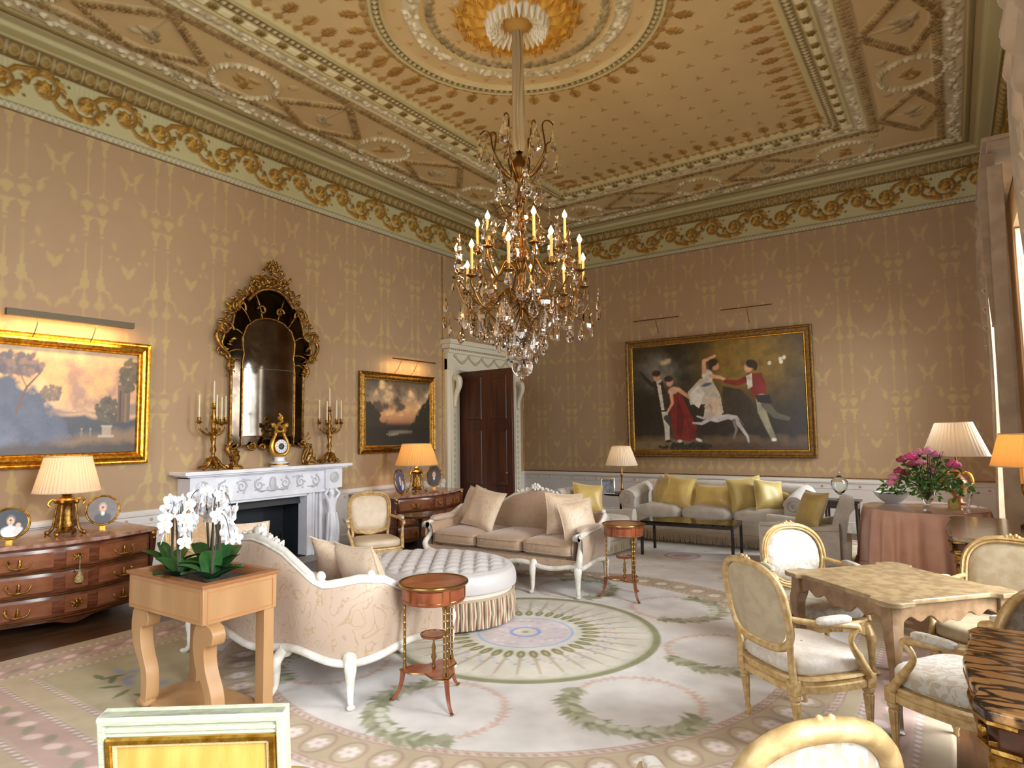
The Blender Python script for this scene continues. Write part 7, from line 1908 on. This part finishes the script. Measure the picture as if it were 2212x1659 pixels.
    cv.line([(.96, .28), (1.01, .20), (1.06, .12), (1.07, .07)], [.022, .012, .007], (190, 182, 176)); cv.line([(.95, .26), (.97, .18), (.94, .10)], [.016, .006], (120, 110, 100)); cv.line([(.99, .29), (1.04, .22), (1.08, .23)], .005, (186, 178, 172)); cv.line([(.75, .31), (.74, .38), (.70, .40)], [.02, .012], (196, 170, 150)); cv.ell(.745, .4, .012, .03, .6, (180, 150, 130))
    cv.poly([(.86, .58), (1.02, .54), (1.14, .4), (1.16, .2), (1.05, .2), (.94, .36), (.86, .46)], (58, 48, 34))
    cv.mottle(22, .38, 8, 5); return cv
MF = lambda x, z: Matrix(((1, 0, 0, x), (0, 0, -1, D - .035), (0, 1, 0, z), (0, 0, 0, 1)))
gp3 = [(0, 0), (0, .05), (.015, .065), (.035, .06), (.05, .045), (.08, .045), (.10, .04), (.12, .03), (.14, .022)]
picture('huge painting of children dancing with a pale hound, on the far wall above the sofa', MF(4.22, 2.33), 3.40, 2.26, gp3, mat('dull_gilt', (140, 104, 50), .5, .7, (112, 82, 38), 20), group(), .135, gold, rough=.3)
def picture_light(label, a, b, z, off, r, m, arms, lit=0, x=0, wall='left'):
    if wall == 'left': P = lambda s, d, zz: (d, s, zz)
    else: P = lambda s, d, zz: (s, D - d, zz)
    mid = (a + b) / 2; t = thing('picture_light', label, 'picture light', P(mid, 0, z))
    o = Vector(P(mid, 0, z)); Q = lambda s, d, zz: Vector(P(s, d, zz)) - o
    mb = MB(); mb.tube([Q(a, off, z), Q(b, off, z)], r, 4 if r > .02 else 8, up=(0, 0, 1)); mb.build('shade', m, t)
    for s in arms:
        mb = MB(); mb.tube(smooth_pts([Q(s, .01, z - .26), Q(s, off * .6, z - .16), Q(s, off, z - .02)], 5), .005, 5); mb.build('arm', m, t)
    if lit:
        l = bpy.data.lights.new('picture_lamp', 'AREA'); l.shape = 'RECTANGLE'; l.size = .06; l.size_y = (b - a) * .9; l.energy = lit; l.color = (1, .62, .26)
        lo = bpy.data.objects.new('picture_lamp', l); COL.objects.link(lo); lo.location = P(mid, off - .005, z - .04)
        lo.rotation_euler = (0, math.radians(34), 0) if wall == 'left' else (math.radians(34), 0, 0)
        if wall != 'left': l.size, l.size_y = l.size_y, l.size
picture_light('long dull metal picture light above the sunset landscape', 2.24, 3.42, 2.96, .24, .046, mat('pewter', (96, 86, 66), .45, .4), (2.52, 3.05), 15)
picture_light('slim brass picture light above the evening landscape', 7.50, 8.56, 2.96, .22, .012, gold_old, (7.7, 8.1), 4)
picture_light('thin brass picture light above the left half of the children painting', 2.74, 3.66, 3.84, .16, .009, mat('dark_brass', (100, 70, 34), .5, .6), (3.2,), 0, wall='far')
picture_light('thin brass picture light above the right half of the children painting', 4.44, 5.33, 3.86, .16, .009, MATS['dark_brass'], (4.9,), 0, wall='far')
# ---------------------------------------------------------------- chandelier
def chandelier():
    t = thing('chandelier', 'large lit crystal chandelier with candle lamps hanging from the ceiling rose', 'chandelier', (RX, RY, 0))
    bronze = mat('bronze', (120, 86, 42), .35, 1)
    mb = MB(); mb.lathe([(.03, 2.62), (.05, 2.66), (.03, 2.72), (.02, 2.9), (.045, 2.95), (.06, 3.05), (.03, 3.15), (.02, 3.3), (.05, 3.36), (.035, 3.45), (.02, 3.8), (.04, 3.86), (.03, 4.0), (.016, 4.15), (.05, 4.2), (.085, 4.26), (.09, 4.33), (.06, 4.38), (.03, 4.42), (.015, 4.5)], 20)
    mb.build('stem', bronze, t)
    mb = MB(); mb.grid(lambda u, v: Vector(((.062 - .018 * v + .01 * math.cos(2 * PI * u * 7 + 2 * math.sin(v * 6)) - .02 * math.exp(-(v / .04) ** 2)) * math.cos(2 * PI * u), (.062 - .018 * v + .01 * math.cos(2 * PI * u * 7 + 2 * math.sin(v * 6)) - .02 * math.exp(-(v / .04) ** 2)) * math.sin(2 * PI * u), 4.46 + 1.30 * v)), 56, 30, cu=True); mb.build('cord_sleeve', rope_m, t, smooth=60)
    mb = MB(); mb.sq((0, 0, 2.33), (.105, .105, .105), 1, 1, 24, 14); mb.lathe([(.0, 2.205), (.018, 2.215), (.01, 2.23)], 12); mb.build('crystal_ball', crystal, t, smooth=60)
    mb = MB(); mb.lathe([(.02, 2.44), (.07, 2.47), (.14, 2.54), (.17, 2.60), (.10, 2.64), (.05, 2.7), (.03, 2.76)], 24, fl=lambda a, z: .06 * math.cos(12 * a)); mb.build('crystal_bowl', crystal, t, smooth=40)
    for z, r in ((3.0, .07), (3.42, .075), (3.7, .06), (3.95, .06)):
        mb = MB(); mb.sq((0, 0, z), (r, r, r * 1.25), 1, 1, 14, 10); mb.build('crystal_baluster', amber_crystal, t, smooth=30)
    # pear drop, shared mesh
    def drop_mesh(L, wd, m, name):
        mb = MB(); n = 8
        pr = [(.0, 0), (.12, .04), (.16, .14), (.42, .3), (.85, .52), (1, .72), (.8, .88), (.4, .97), (0, 1)]
        mb.lathe([(r * wd, -z * L) for r, z in pr], n)
        for i, v in enumerate(mb.v): mb.v[i] = (v[0], v[1] * .38, v[2])
        mb.tube([(0, 0, .03), (0, 0, 0)], .003, 4)
        return mb.build(name, m, t, smooth=0)
    d1 = drop_mesh(.21, .055, crystal, 'pear_drop'); d2 = drop_mesh(.13, .036, crystal, 'small_drop')
    d3 = drop_mesh(.20, .058, amber_crystal, 'long_drop')
    first = {id(d1): True, id(d2): True, id(d3): True}
    def put(d, p, rz, k_=1.0):
        if first[id(d)]: c = d; first[id(d)] = False
        else: c = d.copy(); COL.objects.link(c); c.parent = t
        c.location = p; c.rotation_euler = (0, 0, rz); c.scale = (k_, k_, k_)
    # crown of curled branches
    for k in range(8):
        a = 2 * PI * k / 8 + .2; c, s = math.cos(a), math.sin(a); R0 = .36 if k % 2 else .31; zt = 4.62 if k % 2 else 4.72
        mb = MB(); mb.tube(smooth_pts([(c * .05, s * .05, 4.18), (c * .16, s * .16, 4.26), (c * .27, s * .27, 4.44), (c * (R0 - .06), s * (R0 - .06), zt - .03), (c * R0, s * R0, zt), (c * (R0 + .05), s * (R0 + .05), zt - .05)], 6), [.010, .009, .007], 6); mb.build('crown_branch', bronze, t)
        put(d1, (c * (R0 + .05), s * (R0 + .05), zt - .06), a + PI / 2, 1.25); put(d2, (c * .27, s * .27, 4.42), a); put(d1, (c * .17, s * .17, 4.22), a + .5)
    # tiers of candle arms: (count, radius, cup height, phase)
    tiers = ((6, .44, 3.42, .35, 3.30), (10, .62, 3.12, .1, 3.0))
    for cnt, R0, zc, ph, zr in tiers:
        for k in range(cnt):
            a = 2 * PI * k / cnt + ph; c, s = math.cos(a), math.sin(a); zj = zc + (.07 if k % 3 == 0 else 0)
            mb = MB(); mb.tube(smooth_pts([(c * .03, s * .03, zr - .05), (c * .14, s * .14, zr + .08), (c * R0 * .5, s * R0 * .5, zr - .04), (c * R0 * .78, s * R0 * .78, zr - .14), (c * R0, s * R0, zj - .08), (c * R0, s * R0, zj)], 6), [.011, .010, .009], 6)
            mb.tube(smooth_pts([(c * R0 * .78, s * R0 * .78, zr - .14), (c * R0 * 1.0, s * R0 * 1.0, zr - .22), (c * R0 * 1.12, s * R0 * 1.12, zr - .14)], 5), .006, 5)
            mb.lathe([(.008, zj - .02), (.05, zj), (.052, zj + .008), (.012, zj + .01), (.017, zj + .03), (.017, zj + .06), (.0, zj + .06)], 14, (c * R0, s * R0, 0)); mb.build('candle_arm', bronze, t)
            mb = MB(); mb.lathe([(.013, zj + .05), (.013, zj + .26), (0, zj + .262)], 10, (c * R0, s * R0, 0)); mb.build('candle', wax_warm, t)
            mb = MB(); mb.lathe([(.008, 0), (.021, .016), (.023, .034), (.011, .06), (0, .082)], 10, (c * R0, s * R0, zj + .262)); mb.build('flame_lamp', flame_m, t)
            point_light('candle_glow', (RX + c * (R0 + .0), RY + s * (R0 + .0), zj + .345), CHL, (1, .66, .30), .02)
            put(d2, (c * (R0 + .045), s * (R0 + .045), zj - .01), a + PI / 2); put(d2, (c * (R0 - .045), s * (R0 - .045), zj - .01), a); put(d1, (c * R0 * 1.12, s * R0 * 1.12, zr - .17), a + PI / 2); put(d1, (c * R0 * .78, s * R0 * .78, zr - .17), a + .8)
    # glass spires standing between the candles
    for k in range(8):
        a = 2 * PI * k / 8 + .45; c, s = math.cos(a), math.sin(a); R0 = .70 if k % 2 else .36; z = 3.08 if k % 2 else 3.40
        mb = MB(); mb.lathe([(.02, 0), (.045, .02), (.02, .05), (.05, .1), (.055, .14), (.025, .2), (.035, .24), (.02, .28), (.026, .31), (.012, .36), (.018, .39), (0, .44)], 8, (c * R0, s * R0, z)); mb.build('glass_spire', amber_crystal, t, smooth=0)
        mb = MB(); mb.tube(smooth_pts([(c * .04, s * .04, z - .12), (c * R0 * .6, s * R0 * .6, z - .22), (c * R0, s * R0, z)], 6), .008, 5); mb.build('spire_arm', bronze, t)
    for k in range(4):
        a = 2 * PI * k / 4 + .9; c, s = math.cos(a), math.sin(a)
        mb = MB(); mb.lathe([(.01, 0), (.05, .03), (.055, .08), (.03, .16), (.02, .24), (.024, .27), (.01, .32), (0, .36)], 8, (c * .2, s * .2, 3.93)); mb.build('glass_spire', crystal, t, smooth=0)
        mb = MB(); mb.tube(smooth_pts([(0, 0, 3.86), (c * .12, s * .12, 3.82), (c * .2, s * .2, 3.93)], 5), .007, 5); mb.build('spire_arm', bronze, t)
    for k in range(26):
        a = 2 * PI * k / 26; R1 = .76 if k % 2 else .60; z1 = 3.02 + .10 * math.sin(k * 2.3) - (.10 if k % 2 else 0); c, s = math.cos(a), math.sin(a)
        put(d3, (c * R1, s * R1, z1), a + PI / 2)
    for k in range(22):
        a = 2 * PI * k / 22; R1 = .30 if k % 2 else .44; z1 = 3.75 + .12 * math.sin(k * 1.7) - (.2 if k % 2 == 0 else 0); c, s = math.cos(a), math.sin(a)
        put(d3, (c * R1, s * R1, z1), a + PI / 2)
        if k % 2: mb = MB(); mb.tube(smooth_pts([(c * .03, s * .03, 3.85), (c * R1 * .6, s * R1 * .6, z1 + .10), (c * R1, s * R1, z1 + .02)], 5), .006, 5); mb.build('drop_frame', bronze, t)
    # lower skirts of drops
    for cnt, R0, z, d in ((12, .50, 2.90, d1), (10, .36, 2.76, d1), (8, .24, 2.66, d1), (6, .14, 2.56, d1)):
        for k in range(cnt):
            a = 2 * PI * k / cnt + z; c, s = math.cos(a), math.sin(a)
            put(d, (c * R0, s * R0, z + .03 * (k % 2)), a + PI / 2)
        mb = MB()
        for k in range(cnt):
            a = 2 * PI * k / cnt + z; c, s = math.cos(a), math.sin(a); mb.tube(smooth_pts([(c * .02, s * .02, z + .14), (c * R0 * .6, s * R0 * .6, z + .0), (c * R0 * .95, s * R0 * .95, z + .09), (c * R0, s * R0, z + .03)], 5), .006, 5)
        mb.build('drop_frame', bronze, t)
CHL = 3.0
chandelier()
# ---------------------------------------------------------------- curtains
def window_curtains(yc, label, off=.22):
    t = thing('curtains', label, 'curtains', (W, yc, 0))
    hw = WW / 2
    for q in (-1, 1):
        def g(u, v):
            s = q * (hw - .10 + .46 * u); f = math.cos(u * 2 * PI * 5.5 + math.sin(v * 3))
            pin = 1 - .35 * math.exp(-((v - .30) / .10) ** 2)
            return Vector((-off - (.09 * f + .06) * (.8 + .3 * (1 - v)) - .03 * u * 0, q * hw + (s - q * hw) * pin + (0), .03 + 4.62 * v))
        mb = MB(); mb.grid(g, 90, 26); o = mb.build('curtain_drop', curtain_m, t, smooth=80)
        # cascading tail with stepped hem
        def tl(u, v):
            L = .75 + 1.25 * (1 - u) ** 1.0; f = (u * 5) % 1; zig = abs(f * 2 - 1)
            return Vector((-off - .03 - .13 * zig - .04 * math.sin(v * 3), q * (hw + .30 - .42 * u) , 4.82 - L * v - .10 * v * (1 - zig)))
        mb = MB(); mb.grid(tl, 61, 12); mb.build('tail', curtain_m, t, smooth=50)
        mb = MB(); mb.tube([tl(u, 1) for u in np.linspace(0, 1, 61)], .014, 5); mb.build('tail_fringe', curtain_lining, t)
        mb = MB(); mb.tube(smooth_pts([(-.10, q * (hw + .34), 1.5), (-.30, q * (hw + .2), 1.38), (-.30, q * (hw + .0), 1.40), (-.08, q * (hw - .1), 1.46)], 6), .03, 7); mb.build('tie_back', curtain_lining, t)
    for k in (-1, 0, 1):
        def sw(u, v):
            a = (u - .5) * 2; dip = (1 - a * a)
            y = k * (hw * .60) + a * hw * .52; z = 4.84 - v * (.25 + 1.15 * dip) ; x = -.28 - .10 * math.sin(PI * v) * dip - .035 * math.cos(v * 2 * PI * 5) * dip - (.03 if k == 0 else 0)
            return Vector((x, y, z))
        mb = MB(); mb.grid(sw, 30, 41); mb.build('swag', curtain_m, t, smooth=80)
        mb = MB(); mb.tube([sw(u, 1) + Vector((0, 0, -.01)) for u in np.linspace(0, 1, 30)], .016, 5); mb.build('swag_fringe', curtain_lining, t)
    mb = MB(); mb.box((-.16, 0, 4.88), (.30, 2 * hw + .74, .10)); mb.box((-.18, 0, 4.95), (.36, 2 * hw + .82, .05)); mb.build('pelmet_board', curtain_m, t, bevel=.01)
window_curtains(WIN[1], 'taupe swagged curtains at the top right edge, above the card table', .15)
window_curtains(WIN[2], 'taupe swagged curtains on the far window, behind the skirted table', .21)
# ---------------------------------------------------------------- settle everything on the carpet
for o in list(COL.objects):
    if o.type == 'EMPTY' and o.parent is None and o.location.z == 0 and 1.7 < o.location.x < 7.75 and 1.2 < o.location.y < 10.9 and o.name != 'chandelier':
        o.location.z = .0145
